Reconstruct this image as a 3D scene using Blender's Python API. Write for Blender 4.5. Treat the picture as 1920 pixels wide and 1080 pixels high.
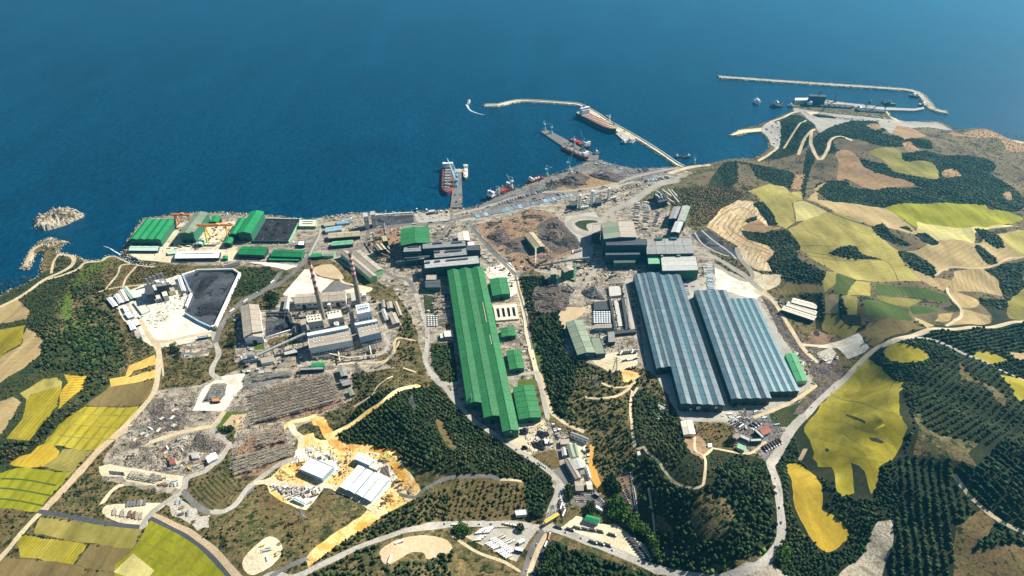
import bpy, bmesh, math, random
import numpy as np
from mathutils import Vector, Matrix
from mathutils.geometry import delaunay_2d_cdt
random.seed(7); rng = np.random.default_rng(7)
S = bpy.context.scene; COL = S.collection
for o in list(bpy.data.objects): bpy.data.objects.remove(o)

# ---------------------------------------------------------------- camera, sky, sun, exposure
CAMH = 730.0; PITCH = math.radians(36.4); FPX = 1110.0
cd = bpy.data.cameras.new('camera'); cam = bpy.data.objects.new('camera', cd); COL.objects.link(cam)
cd.sensor_width = 36; cd.lens = 36*FPX/1920; cd.clip_start = 1; cd.clip_end = 90000
cam.location = (0, 0, CAMH); cam.rotation_euler = (math.pi/2-PITCH, 0, 0); S.camera = cam
HAZE = 5.0e-5
SUN_AZ = math.radians(58); SUN_EL = math.radians(40)      # azimuth to the right of the view direction (+Y)
W = bpy.data.worlds.new('World'); S.world = W; W.use_nodes = True
wn = W.node_tree; wn.nodes.clear()
sk = wn.nodes.new('ShaderNodeTexSky'); sk.sky_type = 'NISHITA'; sk.sun_disc = False
sk.sun_elevation = SUN_EL; sk.sun_rotation = SUN_AZ; sk.altitude = 700; sk.ozone_density = 4; sk.dust_density = .3; sk.air_density = 1.1
bg = wn.nodes.new('ShaderNodeBackground'); bg.inputs[1].default_value = 0.05
wo = wn.nodes.new('ShaderNodeOutputWorld')
wn.links.new(sk.outputs[0], bg.inputs[0]); wn.links.new(bg.outputs[0], wo.inputs[0])
sl = bpy.data.lights.new('sun', 'SUN'); sl.energy = 5.0; sl.angle = math.radians(0.5); sl.color = (1, .94, .84)
sun = bpy.data.objects.new('sun', sl); COL.objects.link(sun)
sd = Vector((math.sin(SUN_AZ)*math.cos(SUN_EL), math.cos(SUN_AZ)*math.cos(SUN_EL), math.sin(SUN_EL)))
sun.rotation_euler = sd.to_track_quat('Z', 'Y').to_euler()
S.view_settings.view_transform = 'Standard'; S.view_settings.look = 'None'
S.view_settings.exposure = 0.92; S.view_settings.gamma = 1; S.view_settings.use_curve_mapping = False
S.render.engine = 'CYCLES'
S.cycles.max_bounces = 5; S.cycles.diffuse_bounces = 2; S.cycles.volume_bounces = 0

# ---------------------------------------------------------------- geometry helpers
def rays(px):
    px = np.asarray(px, float).reshape(-1, 2)
    x = (px[:, 0]-960)/FPX; y = (540-px[:, 1])/FPX
    c, s = math.cos(PITCH), math.sin(PITCH)
    return np.stack([x, c+y*s, -s+y*c], 1)
def on_plane(px, z):
    d = rays(px); t = (np.asarray(z)-CAMH)/d[:, 2]
    return d[:, :2]*np.reshape(t, (-1, 1))
def pts(s):
    if isinstance(s, str):
        return [tuple(float(v) for v in q.split(',')) for q in s.split()]
    return list(s)

COAST = pts("-500,830 -200,640 0,555 22,541 50,532 66,522 77,514 79,503 80,495 83,484 80,471 63,474 56,490 50,503 41,501 47,490 60,468 70,455 82,449 95,446 108,452 125,455 "
 "112,460 107,464 109,474 122,476 137,478 150,486 160,489 187,489 200,479 217,480 232,487 246,495 285,499 285,496 262,488 246,481 233,474 232,468 243,447 256,428 270,410 300,405 330,402 365,398 430,399 500,403 560,410 "
 "580,411 630,404 679,399 730,400 774,398 810,396 843,392 867,392 889,390 903,384 916,377 940,366 963,357 1000,342 1032,330 1068,316 1100,304 1114,297 1150,308 1186,316 "
 "1230,316 1269,313 1324,308 1340,305 1364,299 1390,297 1415,297 1432,288 1445,277 1440,262 1427,247 1400,249 1384,254 1369,253 1385,244 1418,236 1446,226 1470,216 1488,208 "
 "1488,197 1490,186 1518,183 1566,190 1627,197 1664,201 1664,208 1668,217 1680,222 1697,228 1757,227 1775,234 1788,244 1812,242 1835,240 1854,243 1874,252 1893,261 1920,266 2100,290 2500,330 3200,400")
HILLS = [(820,770,150,26),(940,960,90,12),(1310,960,120,30),(1330,860,90,10),(1760,850,260,45),(1590,470,190,34),(1780,420,230,40),
 (1640,300,230,42),(1850,300,250,30),(150,620,110,26),(90,760,150,16),(520,985,90,14),(1560,600,90,12),(1500,400,100,16),(1620,900,120,18),
 (1470,245,90,22),(700,720,60,8),(-150,800,200,25),(2300,700,500,60),(2100,1100,400,60),(600,1500,300,30),(1100,1500,300,20),(1180,800,60,6)]
_hc = on_plane([(a, b) for a, b, c, d in HILLS], 0.0)
_cw = on_plane(COAST, 0.0)
def seg_dist(P, L, closed=False):
    P = np.asarray(P, float).reshape(-1, 2); L = np.asarray(L, float)
    A = L if closed else L[:-1]; B = np.roll(L, -1, 0) if closed else L[1:]
    best = np.full(len(P), 1e18)
    for a, b in zip(A, B):
        ab = b-a; l = (ab*ab).sum()+1e-9
        t = np.clip(((P-a)@ab)/l, 0, 1); q = a+t[:, None]*ab
        best = np.minimum(best, ((P-q)**2).sum(1))
    return np.sqrt(best)
FLAT = "150,470 500,380 920,360 1100,280 1290,290 1325,420 1350,540 1450,550 1540,640 1560,720 1500,790 1450,850 1400,850 1270,800 1190,720 1130,690 1060,700 1040,770 1100,830 1125,900 1100,960 1180,1000 1220,1070 1080,1060 880,1050 860,975 1000,955 1035,880 860,790 790,700 750,640 690,690 600,760 640,830 690,860 720,930 520,930 430,870 260,920 180,900 290,720 390,640 260,650 190,570 330,500"
_fw = on_plane(pts(FLAT), 3.0)
def inside(P, poly):
    P = np.asarray(P, float); x, y = P[:, 0], P[:, 1]; r = np.zeros(len(P), bool)
    a = np.asarray(poly); b = np.roll(a, -1, 0)
    for (x1, y1), (x2, y2) in zip(a, b):
        if y1 == y2: continue
        c = ((y1 > y) != (y2 > y)) & (x < (x2-x1)*(y-y1)/(y2-y1)+x1); r ^= c
    return r
def T0(xy):
    xy = np.asarray(xy, float).reshape(-1, 2)
    z = np.zeros(len(xy))
    for (hx, hy), (_, _, r, h) in zip(_hc, HILLS):
        d2 = ((xy[:, 0]-hx)**2+(xy[:, 1]-hy)**2)/(r*r); z += h*np.exp(-d2)
    m = np.clip(seg_dist(xy, _cw)/140, 0, 1); fl = np.where(inside(xy, _fw), 0, np.clip(seg_dist(xy, _fw, True)/110, 0, 1)); m = m*m*(3-2*m)*fl*fl*(3-2*fl)
    und = np.sin(xy[:, 0]*.031+1)*np.cos(xy[:, 1]*.027)+.6*np.sin(xy[:, 0]*.071+xy[:, 1]*.05)
    return 3+m*z*(1+.05*und)
GX0, GY0, GS = -2600.0, -200.0, 10.0
_gx, _gy = np.meshgrid(np.arange(GX0, 4200, GS), np.arange(GY0, 3800, GS)); _TG = T0(np.column_stack([_gx.ravel(), _gy.ravel()])).reshape(_gx.shape)
def T(xy):
    xy = np.asarray(xy, float).reshape(-1, 2); u = np.clip((xy[:, 0]-GX0)/GS, 0, _TG.shape[1]-1.001); v = np.clip((xy[:, 1]-GY0)/GS, 0, _TG.shape[0]-1.001)
    i, j = u.astype(int), v.astype(int); a, b = u-i, v-j
    return (_TG[j, i]*(1-a)+_TG[j, i+1]*a)*(1-b)+(_TG[j+1, i]*(1-a)+_TG[j+1, i+1]*a)*b
def ground(px):
    """points on the terrain seen in these directions"""
    d = rays(px); z = np.full(len(d), 3.0)
    for _ in range(9):
        xy = d[:, :2]*((z-CAMH)/d[:, 2])[:, None]; z = .35*z+.65*T(xy)
    return np.column_stack([xy, T(xy)])
def G(x, y): return Vector(ground([(x, y)])[0])

def proj(p):
    x, y, z = p[0], p[1], p[2]-CAMH; c, s_ = math.cos(PITCH), math.sin(PITCH); d = y*c-z*s_
    return 960+FPX*x/d, 540-FPX*(y*s_+z*c)/d
def ordinal(n): return f"{n}{'th' if 10 < n % 100 < 14 else {1: 'st', 2: 'nd', 3: 'rd'}.get(n % 10, 'th')}"
def number_off(obs):
    """give alike neighbours labels that tell them apart by their order in the row"""
    if len(obs) < 2: return
    P = [proj(o.location) for o in obs]; w = max(p[0] for p in P)-min(p[0] for p in P); h = max(p[1] for p in P)-min(p[1] for p in P); k = 0 if w >= h*.8 else 1
    order = sorted(range(len(obs)), key=lambda i: P[i][k])
    for r, i in enumerate(order):
        e = ('left', 'top')[k]; pos = f'{ordinal(r+1)} from the {e}' if 0 < r < len(obs)-1 else (('leftmost', 'topmost')[k] if r == 0 else ('rightmost', 'lowest')[k])
        obs[i]['label'] = ' '.join(obs[i]['label'].split()[:16-len(pos.split())])+', '+pos
def smooth(P, closed, n=4):
    P = [np.array(p, float) for p in P]; N = len(P); out = []
    rngi = range(N) if closed else range(N-1)
    for i in rngi:
        if closed: a, b, c, d = P[i-1], P[i], P[(i+1) % N], P[(i+2) % N]
        else: a, b, c, d = P[max(i-1, 0)], P[i], P[i+1], P[min(i+2, N-1)]
        for k in range(n):
            t = k/n
            out.append(.5*((2*b)+(-a+c)*t+(2*a-5*b+4*c-d)*t*t+(-a+3*b-3*c+d)*t**3))
    if not closed: out.append(P[-1])
    return np.array(out)
def densify(P, step, closed, jit=0):
    out = []; N = len(P)
    for i in range(N if closed else N-1):
        a, b = P[i], P[(i+1) % N]; L = np.linalg.norm(b-a); k = max(1, int(math.ceil(L/step)))
        nrm = np.array([-(b-a)[1], (b-a)[0]])/(L+1e-9)
        for j in range(k):
            q = a+(b-a)*j/k
            if jit and (j or 1): q = q+nrm*rng.normal(0, jit)*(1 if j else .3)
            out.append(q)
    if not closed: out.append(P[-1])
    return np.array(out)
# ---------------------------------------------------------------- object helpers
def tag(o, label=None, cat=None, group=None, kind=None):
    if label: o['label'] = label
    if cat: o['category'] = cat
    if group: o['group'] = group
    if kind: o['kind'] = kind
    return o
def thing(name, label, cat, loc=(0, 0, 0), rz=0, group=None):
    o = bpy.data.objects.new(name, None); COL.objects.link(o); o.empty_display_size = 1
    o.location = loc; o.rotation_euler = (0, 0, rz); return tag(o, label, cat, group)
class MB:
    def __init__(s): s.v = []; s.f = []; s.m = []
    def add(s, v, f, m=0):
        k = len(s.v); s.v += [tuple(q) for q in v]; s.f += [tuple(i+k for i in q) for q in f]; s.m += [m]*len(f); return s
    def box(s, c, d, rz=0, m=0, tilt=None):
        x, y, z = d[0]/2, d[1]/2, d[2]/2
        vs = [Vector((a*x, b*y, e*z)) for e in (-1, 1) for a, b in ((-1, -1), (1, -1), (1, 1), (-1, 1))]
        R = Matrix.Rotation(rz, 3, 'Z')
        if tilt is not None: R = R @ Matrix.Rotation(tilt, 3, 'Y')
        return s.add([R@v+Vector(c) for v in vs], [(3, 2, 1, 0), (4, 5, 6, 7), (0, 1, 5, 4), (1, 2, 6, 5), (2, 3, 7, 6), (3, 0, 4, 7)], m)
    def prism(s, base, z0, z1, m=0):
        n = len(base); v = [(p[0], p[1], z0) for p in base]+[(p[0], p[1], z1) for p in base]
        f = [tuple(range(n, 2*n)), tuple(range(n-1, -1, -1))]+[(i, (i+1) % n, n+(i+1) % n, n+i) for i in range(n)]
        return s.add(v, f, m)
    def cyl(s, c, r, h, n=12, r2=None, m=0, cap=True):
        r2 = r if r2 is None else r2
        a = [(math.cos(2*math.pi*i/n), math.sin(2*math.pi*i/n)) for i in range(n)]
        v = [(c[0]+r*x, c[1]+r*y, c[2]) for x, y in a]+[(c[0]+r2*x, c[1]+r2*y, c[2]+h) for x, y in a]
        f = [(i, (i+1) % n, n+(i+1) % n, n+i) for i in range(n)]
        if cap: f += [tuple(range(n, 2*n)), tuple(range(n-1, -1, -1))]
        return s.add(v, f, m)
    def bar(s, a, b, w, h=None, m=0):
        a, b = Vector(a), Vector(b); h = h or w; d = (b-a); L = d.length
        if L < 1e-6: return s
        d.normalize(); up = Vector((0, 0, 1)) if abs(d.z) < .95 else Vector((1, 0, 0))
        x = d.cross(up).normalized(); y = x.cross(d).normalized()
        v = [p+x*(i*w/2)+y*(j*h/2) for p in (a, b) for i, j in ((-1, -1), (1, -1), (1, 1), (-1, 1))]
        return s.add(v, [(3, 2, 1, 0), (4, 5, 6, 7), (0, 1, 5, 4), (1, 2, 6, 5), (2, 3, 7, 6), (3, 0, 4, 7)], m)
    def tube(s, a, b, r, n=8, m=0, r2=None):
        a, b = Vector(a), Vector(b); d = (b-a).normalized(); r2 = r if r2 is None else r2
        up = Vector((0, 0, 1)) if abs(d.z) < .95 else Vector((1, 0, 0))
        x = d.cross(up).normalized(); y = x.cross(d)
        v = [p+(x*math.cos(2*math.pi*i/n)+y*math.sin(2*math.pi*i/n))*q for p, q in ((a, r), (b, r2)) for i in range(n)]
        return s.add(v, [(i, (i+1) % n, n+(i+1) % n, n+i) for i in range(n)]+[tuple(range(n, 2*n)), tuple(range(n-1, -1, -1))], m)
    def mesh(s, name, mats):
        me = bpy.data.meshes.new(name); me.from_pydata(s.v, [], s.f)
        for m in (mats if isinstance(mats, (list, tuple)) else [mats]): me.materials.append(m)
        if any(s.m): me.polygons.foreach_set('material_index', s.m)
        bm = bmesh.new(); bm.from_mesh(me); bmesh.ops.recalc_face_normals(bm, faces=bm.faces); bm.to_mesh(me); bm.free()
        return me
    def build(s, name, mats, parent=None, org=None):
        if org is not None:
            o = Vector(org); s.v = [tuple(Vector(q)-o) for q in s.v]
        ob = bpy.data.objects.new(name, s.mesh(name, mats)); COL.objects.link(ob)
        if parent: ob.parent = parent
        return ob
def put(name, me, parent=None, loc=(0, 0, 0), rz=0, sc=None):
    o = bpy.data.objects.new(name, me); COL.objects.link(o); o.location = loc; o.rotation_euler = (0, 0, rz)
    if sc: o.scale = sc
    if parent: o.parent = parent
    return o
def copy_tree(o, loc=None, rz=None, label=None, group=None, parent=None):
    c = o.copy(); COL.objects.link(c)
    if parent: c.parent = parent
    for k in o.children: copy_tree(k, parent=c)
    if loc is not None: c.location = loc
    if rz is not None: c.rotation_euler = (0, 0, rz)
    if label: c['label'] = label
    if group: c['group'] = group
    return c
def fast_mesh(name, V, F, mat, smooth=False):
    V = np.asarray(V, np.float32); F = np.asarray(F, np.int32)
    me = bpy.data.meshes.new(name); me.vertices.add(len(V)); me.vertices.foreach_set('co', V.ravel())
    k = F.shape[1]; me.loops.add(F.size); me.loops.foreach_set('vertex_index', F.ravel())
    me.polygons.add(len(F)); me.polygons.foreach_set('loop_start', np.arange(0, F.size, k, dtype=np.int32))
    try: me.polygons.foreach_set('loop_total', np.full(len(F), k, np.int32))
    except Exception: pass
    me.update(calc_edges=True); me.validate()
    for m in (mat if isinstance(mat, list) else [mat]): me.materials.append(m)
    if smooth: me.polygons.foreach_set('use_smooth', np.ones(len(F), bool))
    return me

# ---------------------------------------------------------------- materials
MATS = {}
def _new(name):
    m = bpy.data.materials.new(name); m.use_nodes = True; nt = m.node_tree; nt.nodes.clear()
    b = nt.nodes.new('ShaderNodeBsdfPrincipled'); o = nt.nodes.new('ShaderNodeOutputMaterial')
    nt.links.new(b.outputs[0], o.inputs[0]); return m, nt, b
def ramp(nt, cols, lo, hi):
    r = nt.nodes.new('ShaderNodeValToRGB'); e = r.color_ramp.elements
    while len(e) < len(cols): e.new(.5)
    for i, c in enumerate(cols):
        e[i].position = lo+(hi-lo)*i/max(1, len(cols)-1); e[i].color = (*c, 1)
    return r
def noise(nt, vec, scale, detail=6, rough=.6, dist=0):
    n = nt.nodes.new('ShaderNodeTexNoise'); n.inputs['Scale'].default_value = scale; n.inputs['Detail'].default_value = detail
    n.inputs['Roughness'].default_value = rough; n.inputs['Distortion'].default_value = dist
    nt.links.new(vec, n.inputs['Vector']); return n
def mixc(nt, fac, a, b, mode='MIX'):
    x = nt.nodes.new('ShaderNodeMix'); x.data_type = 'RGBA'; x.blend_type = mode
    for sock, v in ((x.inputs[0], fac), (x.inputs[6], a), (x.inputs[7], b)):
        if hasattr(v, 'is_linked') or hasattr(v, 'node'): nt.links.new(v, sock)
        elif isinstance(v, (int, float)): sock.default_value = v
        else: sock.default_value = (*v, 1)
    return x.outputs[2]
def maprange(nt, v, a, b, c, d):
    n = nt.nodes.new('ShaderNodeMapRange'); nt.links.new(v, n.inputs[0])
    for i, q in enumerate((a, b, c, d)): n.inputs[i+1].default_value = q
    return n.outputs[0]
def gmat(name, cols, s=.02, lo=.32, hi=.68, fine=.5, fs=.35, stripes=None, cells=None, bump=.6, rough=.95, spots=None):
    """ground: broad mottling between cols, fine grain, optional tractor stripes (angle, period, colour, strength), blocks of clutter"""
    m, nt, b = _new(name); L = nt.links
    geo = nt.nodes.new('ShaderNodeNewGeometry'); P = geo.outputs['Position']
    n1 = noise(nt, P, s, 9, .68, .4); r = ramp(nt, cols, lo, hi); L.new(n1.outputs[0], r.inputs[0]); c = r.outputs[0]
    if spots:
        sc, col, th = spots; ns = noise(nt, P, sc, 4, .6); c = mixc(nt, maprange(nt, ns.outputs[0], th, th+.05, 0, 1), c, col)
    if cells:
        sc, amt, ang = cells
        mp = nt.nodes.new('ShaderNodeMapping'); mp.inputs['Rotation'].default_value = (0, 0, math.radians(ang)); mp.inputs['Scale'].default_value = (1, 2.4, 1)
        L.new(P, mp.inputs[0]); v = nt.nodes.new('ShaderNodeTexVoronoi'); v.distance = 'CHEBYCHEV'; v.inputs['Scale'].default_value = sc
        L.new(mp.outputs[0], v.inputs['Vector'])
        sep = nt.nodes.new('ShaderNodeSeparateColor'); L.new(v.outputs['Color'], sep.inputs[0])
        k = maprange(nt, sep.outputs[0], 0, 1, 1-amt, 1+amt*.7)
        hs = nt.nodes.new('ShaderNodeVectorMath'); hs.operation = 'SCALE'; L.new(c, hs.inputs[0]); L.new(k, hs.inputs[3]); c = hs.outputs[0]
    if stripes:
        ang, per, col, st = stripes[:4]
        mp = nt.nodes.new('ShaderNodeMapping'); mp.inputs['Rotation'].default_value = (0, 0, math.radians(ang)); L.new(P, mp.inputs[0])
        w = nt.nodes.new('ShaderNodeTexWave'); w.inputs['Scale'].default_value = 1/per*.314*1.0; w.inputs['Distortion'].default_value = stripes[4] if len(stripes) > 4 else 2.2
        w.inputs['Detail'].default_value = 3; w.inputs['Detail Scale'].default_value = .35; L.new(mp.outputs[0], w.inputs[0])
        ms = nt.nodes.new('ShaderNodeMapping'); ms.inputs['Rotation'].default_value = (0, 0, math.radians(ang)); ms.inputs['Scale'].default_value = (1, .12, 1); L.new(P, ms.inputs[0])
        ne = noise(nt, ms.outputs[0], .045, 5, .7, .5); ke = maprange(nt, ne.outputs[0], .32, .68, .72, 1.28)
        he = nt.nodes.new('ShaderNodeVectorMath'); he.operation = 'SCALE'; L.new(c, he.inputs[0]); L.new(ke, he.inputs[3]); c = he.outputs[0]
        nm = noise(nt, P, .03, 3); fac = nt.nodes.new('ShaderNodeMath'); fac.operation = 'MULTIPLY'
        L.new(maprange(nt, w.outputs[1], .62, .95, 0, st), fac.inputs[0]); L.new(maprange(nt, nm.outputs[0], .35, .6, .15, 1), fac.inputs[1])
        c = mixc(nt, fac.outputs[0], c, col)
    n2 = noise(nt, P, fs, 5, .7); k = maprange(nt, n2.outputs[0], .3, .7, 1-fine, 1+fine)
    hs = nt.nodes.new('ShaderNodeVectorMath'); hs.operation = 'SCALE'; L.new(c, hs.inputs[0]); L.new(k, hs.inputs[3])
    L.new(hs.outputs[0], b.inputs['Base Color']); b.inputs['Roughness'].default_value = rough; b.inputs['Specular IOR Level'].default_value = .15
    if bump:
        bp = nt.nodes.new('ShaderNodeBump'); bp.inputs['Strength'].default_value = bump; bp.inputs['Distance'].default_value = 1.2
        L.new(n2.outputs[0], bp.inputs['Height']); L.new(bp.outputs[0], b.inputs['Normal'])
    MATS[name] = m; return m
def smat(name, col, var=.18, s=.25, rough=.6, metal=0, rnd=.15, ribs=None, stain=None, island=0):
    """built surface: colour with weathering, per-object tint, optional ribs (period)"""
    if name in MATS: return MATS[name]
    m, nt, b = _new(name); L = nt.links
    geo = nt.nodes.new('ShaderNodeNewGeometry'); P = geo.outputs['Position']
    n = noise(nt, P, s, 7, .75, .3); k = maprange(nt, n.outputs[0], .34, .66, 1-min(.6, 1.6*var), 1+1.5*var)
    c = None
    hs = nt.nodes.new('ShaderNodeVectorMath'); hs.operation = 'SCALE'; hs.inputs[0].default_value = col
    if stain:
        n3 = noise(nt, P, s*.4, 5, .6); c = mixc(nt, maprange(nt, n3.outputs[0], .5, .68, 0, .7), col, stain); L.new(c, hs.inputs[0])
    L.new(k, hs.inputs[3]); out = hs.outputs[0]
    if rnd or island:
        if island: rv = geo.outputs['Random Per Island']
        else:
            oi = nt.nodes.new('ShaderNodeObjectInfo'); rv = oi.outputs['Random']
        a = rnd or island
        k2 = maprange(nt, rv, 0, 1, 1-a, 1+a)
        h2 = nt.nodes.new('ShaderNodeVectorMath'); h2.operation = 'SCALE'; L.new(out, h2.inputs[0]); L.new(k2, h2.inputs[3]); out = h2.outputs[0]
    L.new(out, b.inputs['Base Color']); b.inputs['Roughness'].default_value = rough; b.inputs['Metallic'].default_value = metal
    b.inputs['Specular IOR Level'].default_value = .3
    MATS[name] = m; return m

# ---- ground palette
gmat('scrub', [(.03, .04, .012), (.07, .065, .025), (.17, .125, .055), (.05, .06, .02), (.24, .18, .08)], .03, fine=.55, spots=(.11, (.018, .03, .009), .54))
gmat('scrub_brown', [(.06, .05, .02), (.15, .10, .045), (.10, .085, .03), (.24, .17, .08)], .025, fine=.5, spots=(.12, (.02, .03, .01), .57))
gmat('dark_grass', [(.016, .032, .012), (.035, .05, .018), (.055, .06, .022)], .03, fine=.6)
gmat('green_grass', [(.05, .10, .012), (.08, .12, .02), (.11, .12, .03)], .03, fine=.4)
gmat('forest_floor', [(.010, .018, .007), (.022, .03, .011), (.04, .038, .017)], .05, fine=.5)
gmat('far_wood', [(.012, .022, .014), (.024, .034, .018), (.04, .045, .022)], .015, fine=.7, fs=.12)
gmat('far_grass', [(.06, .055, .03), (.11, .085, .045), (.16, .12, .06), (.08, .07, .03)], .012, fine=.35, spots=(.03, (.025, .032, .015), .58))
gmat('far_earth', [(.20, .12, .055), (.30, .19, .09), (.24, .15, .075)], .012, fine=.3, fs=.1)
gmat('yard', [(.10, .085, .06), (.27, .225, .165), (.36, .31, .23), (.15, .13, .10), (.46, .40, .30)], .03, fine=.45, cells=(.07, .38, 12), spots=(.09, (.04, .036, .03), .6))
gmat('yard_brown', [(.10, .07, .045), (.24, .15, .085), (.30, .20, .12), (.16, .11, .07)], .03, fine=.4, spots=(.05, (.04, .032, .03), .56))
gmat('yard_grey', [(.10, .095, .085), (.17, .16, .145), (.23, .215, .19)], .03, fine=.4, cells=(.1, .3, 10))
gmat('white_pad', [(.42, .38, .29), (.68, .63, .50), (.80, .76, .64)], .03, fine=.22, spots=(.02, (.5, .44, .30), .6))
gmat('cream_pad', [(.42, .35, .21), (.58, .50, .33), (.70, .63, .45)], .02, fine=.3)
gmat('concrete', [(.28, .26, .22), (.38, .35, .29), (.46, .43, .36)], .03, fine=.25)
gmat('asphalt', [(.10, .10, .095), (.16, .155, .14), (.20, .19, .17)], .03, fine=.2)
gmat('asphalt_dark', [(.06, .066, .075), (.08, .086, .095)], .03, fine=.2)
gmat('haul_road', [(.26, .24, .20), (.36, .33, .27)], .02, fine=.2)
gmat('track', [(.42, .33, .19), (.60, .50, .32)], .03, fine=.25)
gmat('orange_dirt', [(.48, .22, .05), (.60, .33, .07), (.70, .52, .22), (.52, .26, .06)], .025, fine=.3, lo=.36, hi=.62)
gmat('yellow_dirt', [(.56, .32, .07), (.68, .48, .15), (.76, .64, .36), (.62, .38, .10)], .03, fine=.3)
gmat('sand', [(.42, .31, .18), (.52, .40, .25)], .03, fine=.2)
gmat('quarry', [(.38, .26, .12), (.56, .42, .22), (.72, .60, .40)], .02, fine=.3, stripes=(35, 11, (.24, .16, .08), .9, 14))
gmat('coal', [(.012, .014, .018), (.025, .027, .032), (.045, .048, .055)], .03, fine=.5)
gmat('slate', [(.030, .036, .045), (.055, .062, .072), (.09, .095, .10)], .022, lo=.38, hi=.62, fine=.4, spots=(.035, (.014, .017, .021), .56))
gmat('rubble', [(.03, .026, .024), (.08, .065, .055), (.15, .12, .10), (.04, .035, .03)], .08, fine=.7, bump=1)
gmat('ochre_water', [(.52, .26, .04), (.60, .32, .06)], .03, fine=.1, rough=.4)
gmat('rock', [(.16, .13, .09), (.34, .29, .2), (.44, .39, .29), (.24, .2, .14)], .06, fine=.5, bump=1)
gmat('pale_rock', [(.38, .34, .26), (.55, .51, .42)], .06, fine=.4, bump=1)
gmat('dark_rock', [(.03, .035, .03), (.08, .075, .06), (.16, .14, .1)], .07, fine=.6, bump=1)
FC = dict(lime=[(.19, .20, .008), (.24, .24, .012), (.30, .28, .02)], yellow=[(.23, .19, .014), (.30, .25, .02), (.37, .31, .05)], gold=[(.36, .24, .02), (.42, .29, .03)],
 olive=[(.15, .14, .03), (.21, .185, .04), (.27, .22, .06)], tan=[(.30, .22, .09), (.38, .28, .13), (.33, .25, .10)], khaki=[(.24, .20, .05), (.33, .28, .07), (.38, .32, .10)],
 brown=[(.13, .10, .035), (.19, .14, .055)], green=[(.05, .085, .015), (.08, .11, .025)], orange=[(.55, .33, .07), (.66, .45, .12)], pale=[(.44, .38, .13), (.50, .44, .17)])
def fmat(kind, ang=None, per=7, st=.35, sc=None):
    nm = f'field_{kind}_{ang}_{per}_{st}'
    if nm in MATS: return MATS[nm]
    cs = FC[kind]; dk = sc or tuple(v*.45 for v in cs[0])
    return gmat(nm, cs, .014, fine=.14, fs=.25, bump=.25, stripes=(len(kind)*23 % 180, 14, dk, .12) if ang is None else (ang, per, dk, st))
# ---------------------------------------------------------------- reference frames used to note positions down
CR = dict(a=(0,360,4), b=(0,600,4), c=(0,810,4), d=(220,370,5.05), e=(400,470,5.05), f=(400,660,5.05), g=(400,830,4.267), h=(580,380,5.05),
 i=(780,480,4.571), j=(780,700,4.571), k=(820,860,4.571), l=(800,170,3.623), m=(1060,340,4.571), n=(1160,490,3.483), o=(1160,740,3.176),
 p=(1340,130,3.31), q=(1400,400,3.692), r=(1440,620,2.348), s=(880,380,5.05), z=(0,0,1))
def C(cr, s):
    x0, y0, k = CR[cr]; return [(x0+x/k, y0+y/k) for x, y in pts(s)]
PATCH = []   # (name, material, world polygon or centreline, width or None)
def area(name, mat, cr, s, jit=1.0, sm=False, label=None):
    if mat == 'far_wood': name = 'copse_ground'
    P = ground(C(cr, s))[:, :2]
    if sm: P = smooth(P, True, 4)
    PATCH.append([name, mat, densify(P, 14, True, jit), None, label])
def road(name, mat, cr, s, w, label=None, sm=True):
    P = ground(C(cr, s))[:, :2]
    if sm: P = smooth(P, False, 6)
    PATCH.append([name, mat, densify(P, 10, False), w, label])
F = lambda kind, ang=None, per=7, st=.35: fmat(kind, ang, per, st).name

gmat('slag', [(.07, .06, .05), (.13, .11, .09), (.20, .17, .14)], .05, fine=.4, cells=(.06, .5, 70))
# --- broad vegetation
area('hillside', 'dark_grass', 'z', "-300,560 60,515 150,490 230,490 250,640 200,800 60,900 -300,900", 3)
area('hillside', 'scrub', 'z', "150,500 230,485 260,500 260,660 200,680 120,640 100,560", 3)
area('hillside', 'scrub_brown', 'z', "230,495 330,500 350,520 300,560 250,660 205,700 200,600", 3)
area('hillside', 'scrub', 'z', "400,940 420,900 560,870 720,930 600,1060 480,1100 380,1020", 2)
area('hillside', 'scrub_brown', 'g', "330,350 760,530 900,380 1240,520 820,850 560,700 380,600", 2)
area('hillside', 'scrub', 'z', "560,700 740,560 860,760 880,860 1000,900 1040,960 820,980 560,1100 620,900 600,800", 2)
area('woodland_floor', 'forest_floor', 'z', "820,720 900,800 1045,890 1035,960 990,970 800,880 640,850 620,810 700,740", 3)
area('hillside', 'scrub_brown', 'k', "0,240 60,170 400,150 740,190 770,420 650,490 250,520 0,540 -120,400", 2)
area('woodland_floor', 'forest_floor', 'z', "975,520 1060,520 1060,660 1200,740 1200,870 1100,820 1040,780 1000,640", 2)
area('hillside', 'scrub', 'z', "1080,690 1200,680 1270,770 1180,900 1110,880 1060,800", 2)
area('woodland_floor', 'forest_floor', 'z', "1180,720 1270,760 1300,830 1440,860 1460,1040 1300,1080 1200,1060 1170,980 1190,880", 3)
area('hillside', 'scrub', 'o', "480,600 640,620 690,740 600,860 460,840 430,700", 3, True)
area('hillside', 'scrub', 'o', "200,700 300,760 330,860 240,820", 3, True)
area('hillside', 'dark_grass', 'o', "-30,440 60,400 120,500 220,850 330,960 220,960 110,700", 2)
area('woodland_floor', 'forest_floor', 'z', "1440,860 1530,740 1600,700 1680,620 1730,610 2400,560 2400,1500 1440,1500", 2)
area('woodland_floor', 'forest_floor', 'z', "1010,1010 1230,1080 1500,1100 1500,1500 900,1500", 2)
area('hillside', 'scrub', 'z', "-400,890 60,1000 600,1060 980,1020 960,1600 -400,1600", 3)
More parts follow.
